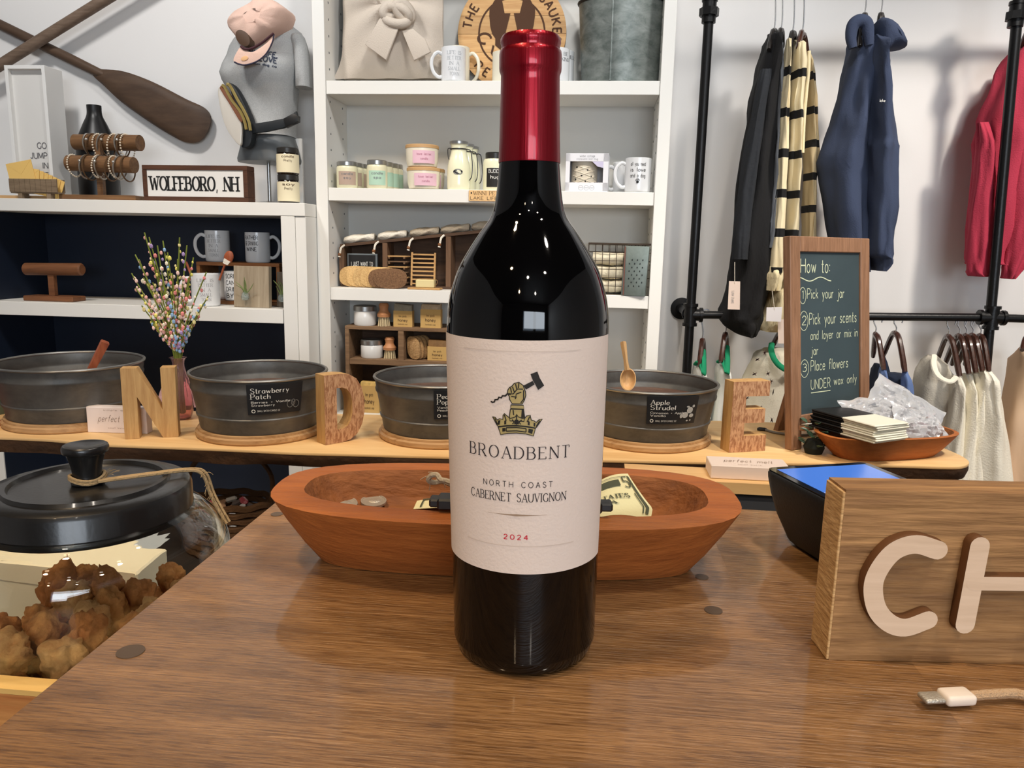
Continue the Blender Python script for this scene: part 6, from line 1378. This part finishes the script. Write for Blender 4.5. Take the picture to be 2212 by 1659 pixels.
for pts in ([(480, 184), (486, 190), (500, 216), (518, 240), (528, 262), (532, 280)], [(490, 182), (497, 186), (512, 214), (526, 238), (537, 262), (541, 282)]): obj('gold_zip', tube(nb(), smooth([PY(x, y, Yg-.006) for x, y in pts], 4), .0042, 6), GOLD, bbt, world=True)
obj('strap', pxprism([(540, 268), (575, 263), (612, 256), (634, 244), (639, 240), (644, 258), (640, 266), (612, 276), (575, 284), (542, 288)], Yg+.018, .012, 0, .001), MC['black_nylon'], bbt, world=True)
obj('buckle', pxprism([(612, 256), (634, 245), (643, 250), (643, 262), (616, 275)], Yg+.013, .02, 0, .001), BLK, bbt, world=True)
# ================================================================== NAVY UNIT MIDDLE SHELF
TB = wood('tbar_wood', (128, 82, 50), (92, 56, 34), 'x', 8, .55)
Yt = 2.08
tbs = thing('t_bar_stand', 'empty brown wooden T bar bracelet stand on middle shelf', 'stand', BX(117, Yt, ZM+.0004))
p, q = BX(66, Yt, ZM), BX(172, Yt, ZM); obj('base', box(nb(), V(((p.x+q.x)/2, Yt, ZM+.0075)), (q.x-p.x, .06, .0145), .002), TB, tbs, world=True)
A, B_ = PY(54, 581, Yt), PY(178, 582, Yt); obj('bar', tube(nb(), [A, A.lerp(B_, .02), A.lerp(B_, .98), B_], [.014, .0175, .0175, .014], 20), TB, tbs, world=True)
cx_ = BX(117, Yt, ZM).x; obj('post', b2((cx_-.009, Yt-.007, ZM+.0152), (cx_+.009, Yt+.007, A.z-.010)), TB, tbs, world=True)
MB_ = wood('mug_box_wood', (150, 100, 58), (112, 70, 40), 'x', 8, .55)
Yx = (2.13, 2.245); p, q = BX(428, Yx[0], ZM), BX(606, Yx[0], ZM); zx = PY(500, 567, Yx[0]).z
wbx = thing('open_wood_box', 'brown open fronted wooden box on middle navy shelf', 'box', ((p.x+q.x)/2, 2.19, ZM+.0004))
for nm, a, b_ in (('top_board', (p.x, Yx[0], zx-.010), (q.x, Yx[1], zx)), ('bottom_board', (p.x, Yx[0], ZM+.0006), (q.x, Yx[1], ZM+.010)), ('side_board', (p.x, Yx[0], ZM+.0102), (p.x+.010, Yx[1], zx-.0102)), ('side_board', (q.x-.010, Yx[0], ZM+.0102), (q.x, Yx[1], zx-.0102))): obj(nm, b2(a, b_, .0008), MB_, wbx, world=True)
mug(446, 497, 498, 2.175, zx, -1.5, 'white mug with handle left on top of wooden box', ('LIFE IS', 'BETTER', 'IN A', 'SMALL', 'TOWN'), -.35, ink=M('mid_grey_ink', (150, 150, 152), .7))
mug(532, 584, 502, 2.175, zx, 1.45, 'white mug with handle right and black words on wooden box', ('RATHER', 'BE DRINKING', 'WINE'), -.55, ink=INK, serif=False, sz=.0105)
mug(417, 475, 592, 2.07, ZM, -1.5, 'white mug standing in front of the wooden box', ('LIFE IS', 'BETTER', 'IN A', 'SMALL', 'TOWN'), .0, ink=MC['mid_grey_ink'])
mug(448, 492, 591, 2.19, ZM+.0105, -2.4, 'plain white mug inside wooden box behind the front mug')
mug(487, 537, 586, 2.165, ZM+.0105, 1.0, 'white mug with bold words inside wooden box beside plaque', ('SORRY', "CAN'T", 'DRINK', 'BYE.'), -.35, ink=INK, serif=False, sz=.012)
a, b_ = PY(474, 605, 2.072), PY(492, 553, 2.065)
sn = thing('wooden_spoon', 'reddish wooden spoon with white tag standing in front mug', 'spoon', a)
obj('handle', tube(nb(), [a, b_], .003, 8), SCW, sn, world=True)
b = nb(); bmesh.ops.create_icosphere(b, subdivisions=3, radius=1, matrix=Matrix.Translation(PY(494, 556, 2.064)) @ Matrix.Rotation(.35, 4, 'Y') @ Matrix.Diagonal((.0135, .006, .019, 1))); obj('spoon_bowl', b, SCW, sn, world=True)
obj('paper_tag', pxprism([(484, 558), (497, 566), (491, 573), (481, 568)], 2.055, .003), CLT, sn, world=True)
a = PY(402, 565, 2.13); sn2 = thing('wooden_stick', 'thin brown stick tip poking up left of wooden box', 'stick', PY(424, 600, 2.11)); obj('stick', tube(nb(), [PY(438, 655, 2.10), PY(402, 566, 2.12)], .0035, 8), SCW, sn2, world=True)
GW = wood('grey_plank', (168, 154, 132), (136, 120, 98), 'z', 6, .75, bump=.4); GW2 = wood('dark_grey_plank', (92, 82, 70), (66, 58, 50), 'z', 6, .75, bump=.4)
LFG = M('airplant_leaf', (132, 150, 92), .6); VIAL = M('vial_glass', (240, 250, 250), .02, trans=.9, ior=1.3)
def plaque(x0, x1, yt, Y, m_, label, seed, rz=0):
    p_, q_ = BX(x0, Y, ZM), BX(x1, Y, ZM); w_ = (q_.x-p_.x)/math.cos(rz); h_ = PY((x0+x1)/2, yt, Y).z-ZM
    t = thing('air_plant_plaque', label, 'plant', ((p_.x+q_.x)/2, Y, ZM+.0004), rz, None, -.06)
    obj('plank', box(nb(), (0, .009, h_/2), (w_, .018, h_), .001), m_, t)
    r_ = random.Random(seed); o_ = V((-w_*.1, -.014, h_*.30))
    vb_ = lathe(nb(), [(0, 0), (.008, .002), (.011, .010), (.009, .019), (.0055, .024), (.0065, .027), (.005, .027), (.004, .024), (.0075, .018), (.0095, .010), (.007, .004), (0, .002)], 18); vb_.transform(Matrix.Translation(o_+V((0, 0, -.016)))); obj('glass_vial', vb_, VIAL, t)
    for i in range(7):
        d = V((r_.uniform(-.5, 1.1), r_.uniform(-.5, .0), r_.uniform(.5, 1.2))).normalized()*r_.uniform(.035, .06); s_ = V((r_.uniform(-.01, .012), -.008, -.006))
        obj('leaf', tube(nb(), smooth([o_, o_+d*.5, o_+d+s_], 4), [.0024, .0024, .0022, .002, .0018, .0015, .0012, .0008, .0003], 6, flat=.6), LFG, t)
plaque(504, 582, 575, 2.055, GW, 'pale grey wood plaque holding an air plant', 4, math.radians(-4)); plaque(596, 642, 588, 2.085, GW2, 'dark grey wood plaque with air plant at shelf end', 8, math.radians(-10))
t = thing('wooden_slip', 'thin pale wood slip leaning at the shelf end', 'stick', PY(632, 668, 2.035)); obj('slip', tube(nb(), [PY(627, 668, 2.034)+V((0, 0, .002)), PY(637, 634, 2.05)], .003, 4), DW, t, world=True)
# ================================================================== PIPE CLOTHES RACK
PIPE = M('black_pipe', (20, 20, 21), .35, metal=.3, bump=(200, .15))
pr_k = thing('pipe_rack', 'black steel pipe clothes rack fixed to the right wall', 'rack', PY(1497, 676, YR))
def line(px_pts, Y, r, nm, n=14): return obj(nm, tube(nb(), [PY(x, y, Y) for x, y in px_pts], r, n), PIPE, pr_k, world=True)
PR = .0122
LT = PY(1530.7, 50, YR); LX = LT.x
zr = PY(1497, 680, YR).z; zU = 1.80
obj('vertical_pipe', tube(nb(), [(LX, YR, .0), (LX, YR, zU)], PR, 16), PIPE, pr_k, world=True)
ra, rb2 = PY(2196, 50, YR), PY(2140.7, 670, YR); dR = (rb2-ra)
rtop = ra-dR*((zU-ra.z)/(ra.z-rb2.z)) if 0 else ra+dR*((zU-ra.z)/dR.z); rbot = ra+dR*((0-ra.z)/dR.z)
obj('vertical_pipe', tube(nb(), [rbot, rb2, rtop], PR, 16), PIPE, pr_k, world=True)
zr2 = PY(2136, 686, YR).z; Pm = V((rb2.x+.004, YR, zr2))
obj('rail', tube(nb(), [(LX, YR, zr), tuple(Pm)], PR*.86, 14), PIPE, pr_k, world=True); obj('rail', tube(nb(), [tuple(Pm), (1.5, YR, zr2-.002)], PR*.86, 14), PIPE, pr_k, world=True)
obj('rail', tube(nb(), [(LX, YR, zU), (1.5, YR, zU)], PR, 14), PIPE, pr_k, world=True)
def fitting(p, axes, nm='tee_fitting'):
    b = nb(); tube(b, [p+V((0, 0, -.026)), p+V((0, 0, .026))], PR*1.35, 14)
    for s in (-1, 1): tube(b, [p+V((0, 0, s*.022)), p+V((0, 0, s*.030))], PR*1.6, 14)
    for ax_ in axes:
        a = V(ax_); tube(b, [p, p+a*.028], PR*1.3, 14); tube(b, [p+a*.024, p+a*.032], PR*1.6, 14)
    obj(nm, b, PIPE, pr_k, world=True, ang=40)
fitting(V((LX, YR, zr)), ((1, 0, 0), (0, 1, 0))); fitting(Pm, ((1, 0, 0), (-1, 0, 0)), 'cross_fitting'); fitting(V((LX, YR, zU)), ((1, 0, 0),)); fitting(rtop, ((1, 0, 0), (-1, 0, 0)), 'cross_fitting')
for q in (PY(1532, 24, YR), PY(2196, 32, YR)):
    b = nb()
    for z0_, z1_, k_ in ((-.028, .028, 1.42), (-.012, .006, 2.0), (.022, .03, 1.6)): tube(b, [q+V((0, 0, z0_)), q+V((0, 0, z1_))], PR*k_, 8 if k_ == 2 else 14)
    obj('union_fitting', b, PIPE, pr_k, world=True, ang=30)
fl_ = V((LX, 2.2985, zr)); b = lathe(nb(), [(0, 0), (.031, 0), (.032, .004), (.017, .007), (.016, .018), (0, .018)], 28); b.transform(Matrix.Translation(fl_) @ Matrix.Rotation(PI/2, 4, 'X')); obj('wall_flange', b, PIPE, pr_k, world=True)
obj('stub_pipe', tube(nb(), [(LX, 2.285, zr), (LX, YR, zr)], PR, 14), PIPE, pr_k, world=True)
# ------------------------------------------------------------------ garments
def rgs(rows, Y, dep, seed, rip=.006, n=36, per=5):
    out = []
    for k_, (y, xl, xr) in enumerate(rows):
        A, B_ = PY(xl, y, Y), PY(xr, y, Y); c = (A+B_)/2; rx = (B_.x-A.x)/2; d_ = dep*min(1, .35+.65*k_/2)
        ring = []
        for i in range(n):
            a = i*2*PI/n; p = V((rx*math.cos(a), d_*math.sin(a), 0)); p *= 1+.10*math.sin(a*per+seed+k_*.25)*min(1, k_/2)
            p += V((rip*noise.noise(V((a*2, k_*.5, seed))), rip*2*noise.noise(V((a*2+9, k_*.4, seed))), 0)); ring.append(c+p)
        out.append(ring)
    return out
def dense(rows, k=3): return [(p.x, p.y, p.z) for p in smooth([V(r) for r in rows], k)]
def cloth(rows, Y, dep, seed, rip=.006, per=5): return loft(nb(), rgs(dense(rows), Y, dep, seed, rip, per=per))
def garment(name, label, cat, rows, Y, dep, m, seed, group=None, rip=.006, extra=(), per=5, part='garment_body'):
    o = thing(name, label, cat, PY((rows[0][1]+rows[0][2])/2, rows[0][0], Y), 0, group)
    obj(part, cloth(rows, Y, dep, seed, rip, per), m, o, world=True, ang=80)
    for nm, r2, Y2, d2, m2 in extra: obj(nm, cloth(r2, Y2, d2, seed+3, rip*.6), m2, o, world=True, ang=80)
    return o
HW = wood('hanger_wood', (78, 48, 38), (54, 32, 26), 'x', 8, .25, coat=.5, bump=.05); HK = M('hanger_chrome', (200, 200, 202), .2, metal=1); HB_ = M('hanger_black', (34, 30, 28), .35)
def hanger(label, apex, arms, railz, Y=YR, m=None, group=None, r=.0068):
    A = PY(*apex, Y); o = thing('clothes_hanger', label, 'hanger', A, 0, group)
    top = V((A.x+.003, YR, railz+PR+.0022))
    obj('hook', tube(nb(), smooth([top+V((.010, 0, -.020)), top+V((.012, 0, -.008)), top+V((.005, 0, .001)), top+V((-.006, 0, -.003)), top+V((-.010, 0, -.018)), A.lerp(top, .25), A+V((0, 0, -.002))], 4), .0017, 6), HK, o, world=True)
    for (ex, ey, dY) in arms:
        E_ = PY(ex, ey, Y+dY); mid_ = A.lerp(E_, .35)+V((0, 0, .012)); obj('arm', tube(nb(), smooth([A+V((0, 0, -.004)), mid_, E_], 5), [r*.8]+[r]*9+[r*.8], 8, flat=1.2), m or HW, o, world=True)
    return o
BKN = M('black_knit', (18, 18, 20), .95, bump=(90, .9, (2, 2, .6))); CHR = M('charcoal_knit', (34, 37, 42), .95, bump=(90, .9))
GRK = M('grey_jersey', (112, 116, 122), .95, bump=(500, .3))
CRS = striped('cream_black_stripe', (222, 208, 172), (16, 16, 18), .096, .2); CRS2 = striped('cream_black_stripe_sleeve', (222, 208, 172), (16, 16, 18), .096, .22); TNS = striped('tan_black_stripe', (188, 168, 130), (18, 16, 16), .082, .23)
CRK = M('cream_knit', (222, 208, 170), .95, bump=(160, .8, (3, 3, .5)))
NVH = M('navy_fleece', (54, 64, 88), .95, bump=(400, .4)); CRM_ = M('crimson_fleece', (176, 52, 74), .95, bump=(300, .5))
sw = garment('black_sweater', 'long black cable knit sweater, leftmost on the upper rail', 'sweater', [(75, 1660, 1676), (100, 1652, 1681), (150, 1638, 1683), (215, 1620, 1681), (300, 1610, 1674), (400, 1596, 1667), (500, 1588, 1659), (580, 1582, 1664), (630, 1570, 1660), (672, 1556, 1650), (694, 1555, 1645), (712, 1575, 1634), (722, 1596, 1626)], YR+.02, .09, BKN, 1,
    extra=[('sleeve', [(150, 1645, 1668), (250, 1622, 1650), (380, 1600, 1634), (480, 1588, 1622), (560, 1584, 1616)], YR-.06, .03, CHR)])
def swing(parent, pts, Y, m_, stringto=None):
    o = obj('swing_tag', pxprism(pts, Y, .0008), m_, parent, world=True)
    if stringto: obj('tag_string', tube(nb(), [PY(*stringto, Y+.001), PY((pts[0][0]+pts[1][0])/2, pts[0][1]+5, Y-.0005)], .0008, 5), CLT, parent, world=True)
    return o
TGP = M('blush_tag', (226, 208, 196), .7)
q = swing(sw, [(1575, 607), (1599, 608), (1598, 669), (1572, 668)], YR-.10, TGP, (1587, 566))
b = nb(); A, B_ = PY(1585, 655, YR-.1008), PY(1586, 628, YR-.1008); text(b, 'SIMPLE KNITS', .006, lambda x, y: A+(B_-A).normalized()*x+V((-1, 0, 0))*y, 0, 0, 1, False, 'l', fit=(B_-A).length); obj('tag_print', b, GREYINK, q, world=True)
garment('grey_shirt', 'thin grey top hanging between black and cream sweaters', 'shirt', [(78, 1672, 1687), (150, 1670, 1686), (300, 1668, 1683), (400, 1662, 1681), (480, 1651, 1675), (535, 1640, 1669)], YR-.01, .05, GRK, 4)
cs = garment('striped_sweater', 'cream sweater with black stripes on the upper rail', 'sweater', [(90, 1713, 1727), (120, 1708, 1729), (200, 1703, 1729), (300, 1699, 1726), (400, 1695, 1723), (500, 1686, 1719), (560, 1674, 1717), (600, 1670, 1714)], YR+.01, .07, CRS, 6,
    extra=[('sleeve', [(84, 1700, 1709), (150, 1695, 1704), (230, 1685, 1702), (320, 1682, 1700), (430, 1675, 1697), (520, 1666, 1692), (588, 1657, 1690)], YR-.05, .03, CRS2), ('cuff', [(575, 1654, 1690), (600, 1656, 1688), (627, 1655, 1682)], YR-.055, .032, CRK), ('hem', [(600, 1664, 1708), (660, 1650, 1704), (700, 1632, 1700), (712, 1634, 1698)], YR+.01, .07, CRK)])
swing(cs, [(1656, 664), (1690, 663), (1687, 695), (1655, 694)], YR-.09, M('white_tag', (226, 224, 228), .6), (1668, 628))
swing(cs, [(1680, 690), (1694, 690), (1694, 742), (1681, 742)], YR-.075, TGP)
ts = garment('striped_sweater', 'tan sweater with dark stripes behind the cream one', 'sweater', [(108, 1733, 1746), (160, 1734, 1753), (240, 1737, 1759), (330, 1738, 1763), (420, 1738, 1759), (520, 1736, 1756), (600, 1732, 1752)], YR+.08, .05, TNS, 9)
b = nb(); tube(b, smooth([PY(x, y, YR-.03) for x, y in ((1748, 110), (1747, 150), (1742, 200), (1737, 260), (1734, 330))], 5), .0042, 7); obj('twisted_cord', b, CRK, ts, world=True)
hd1 = garment('navy_hoodie', 'navy hoodie with rounded hood, left of the pair', 'hoodie', [(70, 1843, 1862), (105, 1838, 1878), (160, 1822, 1882), (250, 1800, 1879), (300, 1786, 1878), (352, 1772, 1876), (420, 1783, 1874), (515, 1795, 1870), (585, 1800, 1868)], YR+.02, .08, NVH, 11, 'navy hoodies', .007, per=4)
HDK = M('navy_fleece_shade', (46, 54, 74), .95)
hb = nb(); tube(hb, smooth([PY(x, y, YR-.05) for x, y in ((1842, 104), (1838, 80), (1843, 55), (1858, 45), (1872, 52), (1876, 75), (1878, 98))], 5), [.009+.007*math.sin(PI*(i+2)/34) for i in range(31)], 10); obj('hood', hb, NVH, hd1, world=True, ang=80)
hb = nb(); tube(hb, smooth([PY(x, y, YR) for x, y in ((1855, 60), (1858, 80), (1862, 105))], 4), [.014, .018, .021, .023, .024, .024, .022, .02, .018], 12); obj('hood_lining', hb, NVH, hd1, world=True, ang=80)
hd2 = garment('navy_hoodie', 'navy hoodie with pointed hood, right of the pair', 'hoodie', [(80, 1880, 1902), (120, 1874, 1908), (200, 1870, 1917), (300, 1869, 1928), (330, 1868, 1931), (420, 1868, 1927), (500, 1867, 1920), (548, 1866, 1916), (560, 1880, 1914), (584, 1884, 1898)], YR-.02, .08, NVH, 13, 'navy hoodies', .007, per=4)
hp = [(1889, 66), (1892, 48), (1900, 40), (1912, 44), (1928, 56), (1942, 78), (1955, 103), (1938, 106), (1920, 108), (1908, 118), (1898, 128), (1888, 110)]
W_ = [PY(x, y, YR-.02) for x, y in hp]; c_h = sum(W_, V())/len(W_)
obj('hood', loft(nb(), [[c_h+(p-c_h)*k_+V((0, dy+.004*noise.noise(p*30), 0)) for p in W_] for k_, dy in ((.4, -.055), (.75, -.045), (.95, -.02), (1, 0), (.95, .03), (.6, .05))]), NVH, hd2, world=True, ang=80)
b = nb(); text(b, 'lake', .006, planemap(PY(1906, 220, YR-.105), (1, 0, 0), (0, 0, 1)), 0, 0, 1.2); obj('chest_print', b, WHITEINK, hd2, world=True)
rs1 = garment('crimson_sweatshirt', 'crimson sweatshirt hanging behind the right pipe', 'sweatshirt', [(92, 2206, 2262), (130, 2172, 2272), (180, 2150, 2276), (260, 2122, 2280), (310, 2114, 2280), (400, 2104, 2240), (500, 2095, 2216), (560, 2091, 2200), (572, 2096, 2196)], 2.185, .065, CRM_, 17, 'crimson sweatshirts', .008,
    extra=[('sleeve', [(265, 2112, 2134), (330, 2112, 2146), (420, 2102, 2144), (520, 2091, 2138), (580, 2089, 2133), (597, 2094, 2130)], 2.135, .03, CRM_)], per=7)
garment('crimson_sweatshirt', 'second crimson sweatshirt at the right edge of photo', 'sweatshirt', [(250, 2214, 2290), (300, 2200, 2290), (380, 2196, 2290), (470, 2186, 2270), (560, 2170, 2225), (602, 2167, 2186)], 2.13, .03, CRM_, 21, 'crimson sweatshirts', .006)
hanger('left black hanger of black sweater on upper rail', (1672, 68), ((1661, 108, -.05), (1678, 104, .05)), zU, m=HB_)
hanger('hanger of the thin grey top on upper rail', (1687, 68), ((1680, 100, -.04), (1690, 102, .05)), zU, m=HB_)
hanger('hanger of the cream striped sweater on upper rail', (1712, 74), ((1706, 104, -.04), (1720, 106, .05)), zU, m=HB_)
hanger('hanger of tan striped sweater with bent wooden arm', (1733, 72), ((1724, 104, -.04), (1745, 130, .05)), zU)
hanger('hanger inside rounded hood of left navy hoodie', (1868, 28), ((1858, 100, -.04), (1872, 100, .04)), zU, m=HB_)
hanger('hanger inside pointed hood of right navy hoodie', (1903, 28), ((1894, 96, -.03), (1906, 96, .03)), zU, m=HB_)
hanger('hanger holding the crimson sweatshirt behind right pipe', (2222, 72), ((2206, 104, .06), (2240, 104, .06)), zU, Y=2.12)
# lower rail
WHT = M('white_jersey', (224, 226, 220), .95, bump=(300, .3)); GRN = M('green_rib', (14, 128, 88), .9); FLO = M('cream_floral', (214, 208, 190), .95, bump=(300, .3))
def ringer(label, rows, Y, seed, colpts, m=WHT):
    o = garment('ringer_tee', label, 'shirt', rows, Y, .07, m, seed, 'green collared tees', .004)
    obj('green_collar', tube(nb(), smooth([PY(x, y, Yq) for x, y, Yq in colpts], 5), .0075, 8, flat=.6), GRN, o, world=True, ang=60); return o
ringer('white tee with green collar nearest the left pipe', [(786, 1500, 1511), (803, 1498, 1522), (850, 1492, 1530), (1000, 1482, 1540)], YR, 23, [(1502, 787, YR-.03), (1508, 782, YR-.04), (1515, 788, YR-.05), (1519, 800, YR-.07), (1521, 806, YR-.075), (1521, 780, YR-.05), (1520, 757, YR)])
ringer('second white tee with green collar from left pipe', [(786, 1550, 1563), (803, 1548, 1576), (850, 1543, 1584), (920, 1532, 1600), (1020, 1524, 1610)], YR, 25, [(1551, 782, YR-.03), (1559, 778, YR-.04), (1565, 788, YR-.05), (1569, 800, YR-.07), (1571, 804, YR-.075), (1572, 775, YR-.04), (1571, 748, YR)])
fo = ringer('cream floral tee with green collar left of chalkboard', [(752, 1650, 1702), (770, 1628, 1722), (800, 1612, 1736), (850, 1600, 1746), (915, 1594, 1750), (1020, 1588, 1756)], YR+.03, 27, [(1667, 742, YR-.03), (1666, 757, YR-.05), (1672, 775, YR-.062), (1684, 790, YR-.066), (1700, 798, YR-.07), (1716, 790, YR-.066), (1724, 760, YR-.05)], FLO)
b = nb(); rb_ = random.Random(8)
for x, y in ((1634, 775), (1657, 805), (1663, 822), (1668, 845), (1628, 806), (1612, 858), (1693, 890), (1640, 878), (1650, 760), (1665, 905), (1622, 905)):
    p = PY(x, y, YR-.05)
    for k_ in range(3):
        a = rb_.uniform(0, 3); d = V((math.cos(a)*.007, 0, math.sin(a)*.009)); n_ = V((-d.z, 0, d.x)).normalized()*.0016
        b.faces.new([b.verts.new(p+V((0, -.012, 0))+q) for q in (-d, -d*.2+n_, d, -d*.2-n_)])
obj('bird_print', b, M('print_umber', (96, 76, 70), .9), fo, world=True, kind='stuff')
NVT = M('dark_navy_jersey', (28, 38, 58), .95); LBT = M('light_blue_jersey', (96, 118, 164), .95)
garment('blue_tank', 'blue tank top whose strap is half hidden by chalkboard', 'shirt', [(786, 1889, 1904), (810, 1886, 1914), (860, 1880, 1920), (1000, 1876, 1926)], YR+.05, .05, NVT, 31, 'blue tank tops', .003, extra=[('light_strap', [(793, 1900, 1911), (820, 1899, 1917), (880, 1903, 1924)], YR-.05, .02, LBT)])
garment('blue_tank', 'blue tank top with dark lining right of chalkboard', 'shirt', [(806, 1914, 1952), (820, 1908, 1962), (860, 1904, 1968), (1000, 1900, 1976)], YR+.02, .05, NVT, 33, 'blue tank tops', .003, extra=[('light_strap', [(802, 1949, 1960), (830, 1948, 1969), (880, 1950, 1976)], YR-.05, .02, LBT), ('rear_strap', [(765, 1902, 1910), (790, 1903, 1916), (830, 1906, 1930)], YR+.08, .02, NVT)])
CSW = M('cream_sweatshirt_cloth', (240, 234, 217), .95, bump=(240, .6)); GSW = M('oat_sweatshirt_cloth', (206, 200, 186), .95, bump=(240, .6)); PCH = M('peach_cloth', (228, 196, 164), .95)
cr1 = garment('cream_sweatshirt', 'cream sweatshirt with open collar, front of lower rail group', 'sweatshirt', [(768, 2006, 2022), (790, 1992, 2040), (826, 1980, 2070), (880, 1977, 2076), (960, 1972, 2072), (1060, 1966, 2064)], YR+.05, .06, GSW, 37, 'cream sweatshirts', .005, extra=[('sleeve', [(812, 2060, 2076), (850, 2056, 2079), (930, 2044, 2077), (1060, 2024, 2070)], YR-.03, .04, CSW)])
obj('collar_rib', tube(nb(), smooth([PY(x, y, Yq) for x, y, Yq in ((2018, 768, YR+.02), (2017, 788, YR-.02), (2024, 808, YR-.04), (2038, 820, YR-.06), (2054, 824, YR-.07), (2066, 814, YR-.065))], 5), .0075, 8, flat=.6), CSW, cr1, world=True)
for lab_, rows, sd in (('cream sweatshirt second along in the lower rail group', [(808, 2081, 2097), (860, 2078, 2100), (950, 2062, 2099), (1060, 2044, 2092)], 41), ('cream sweatshirt third along in the lower rail group', [(805, 2099, 2117), (860, 2096, 2121), (950, 2079, 2119), (1060, 2064, 2112)], 43), ('cream sweatshirt right of group with full sleeve showing', [(797, 2116, 2133), (830, 2112, 2150), (900, 2108, 2162), (980, 2100, 2174), (1060, 2094, 2184)], 45)):
    garment('cream_sweatshirt', lab_, 'sweatshirt', rows, YR-.02 if sd != 45 else YR-.04, .05, CSW, sd, 'cream sweatshirts', .005)
garment('peach_top', 'peach and cream top at right edge of lower rail', 'shirt', [(752, 2206, 2228), (800, 2192, 2242), (880, 2176, 2252), (960, 2166, 2260), (1060, 2158, 2268)], YR, .07, PCH, 51)
garment('pale_top', 'pale cream top behind the peach top at right', 'shirt', [(760, 2196, 2215), (820, 2184, 2225), (900, 2170, 2225), (1060, 2150, 2225)], YR+.1, .05, CSW, 53)
hanger('wooden hanger of tee nearest the left pipe', (1517, 732), ((1511, 790, -.05), (1521, 782, .05)), zr, r=.007)
hanger('wooden hanger of second green collared tee', (1567, 718), ((1557, 782, -.05), (1570, 780, .05)), zr, r=.007)
hanger('dark hanger inside collar of floral tee', (1690, 722), ((1668, 748, .06), (1712, 748, .06)), zr)
hanger('glossy brown hanger half hidden by the chalkboard', (1891, 718), ((1909, 800, -.06), (1886, 770, .08)), zr)
hanger('glossy brown hanger of second blue tank', (1935, 716), ((1955, 804, -.06), (1908, 768, .09)), zr)
for i, (ax_, ay, ex, ey, lab_) in enumerate(((2049, 722, 2073, 814, 'glossy brown hanger with cream collar, first of the group'), (2072, 721, 2093, 808, 'glossy brown hanger second of the cream sweatshirt group'), (2087, 721, 2108, 806, 'glossy brown hanger third of the cream sweatshirt group'), (2101, 720, 2122, 802, 'glossy brown hanger fourth of the cream sweatshirt group'), (2118, 721, 2136, 802, 'glossy brown hanger nearest the right pipe'))):
    hanger(lab_, (ax_, ay), ((ex, ey, -.06), (ex-52, ay+66, .09)), zr, group='hangers of the cream sweatshirts')
hanger('dark hanger of peach top at right edge', (2216, 735), ((2208, 756, -.05), (2226, 758, .05)), zr2)
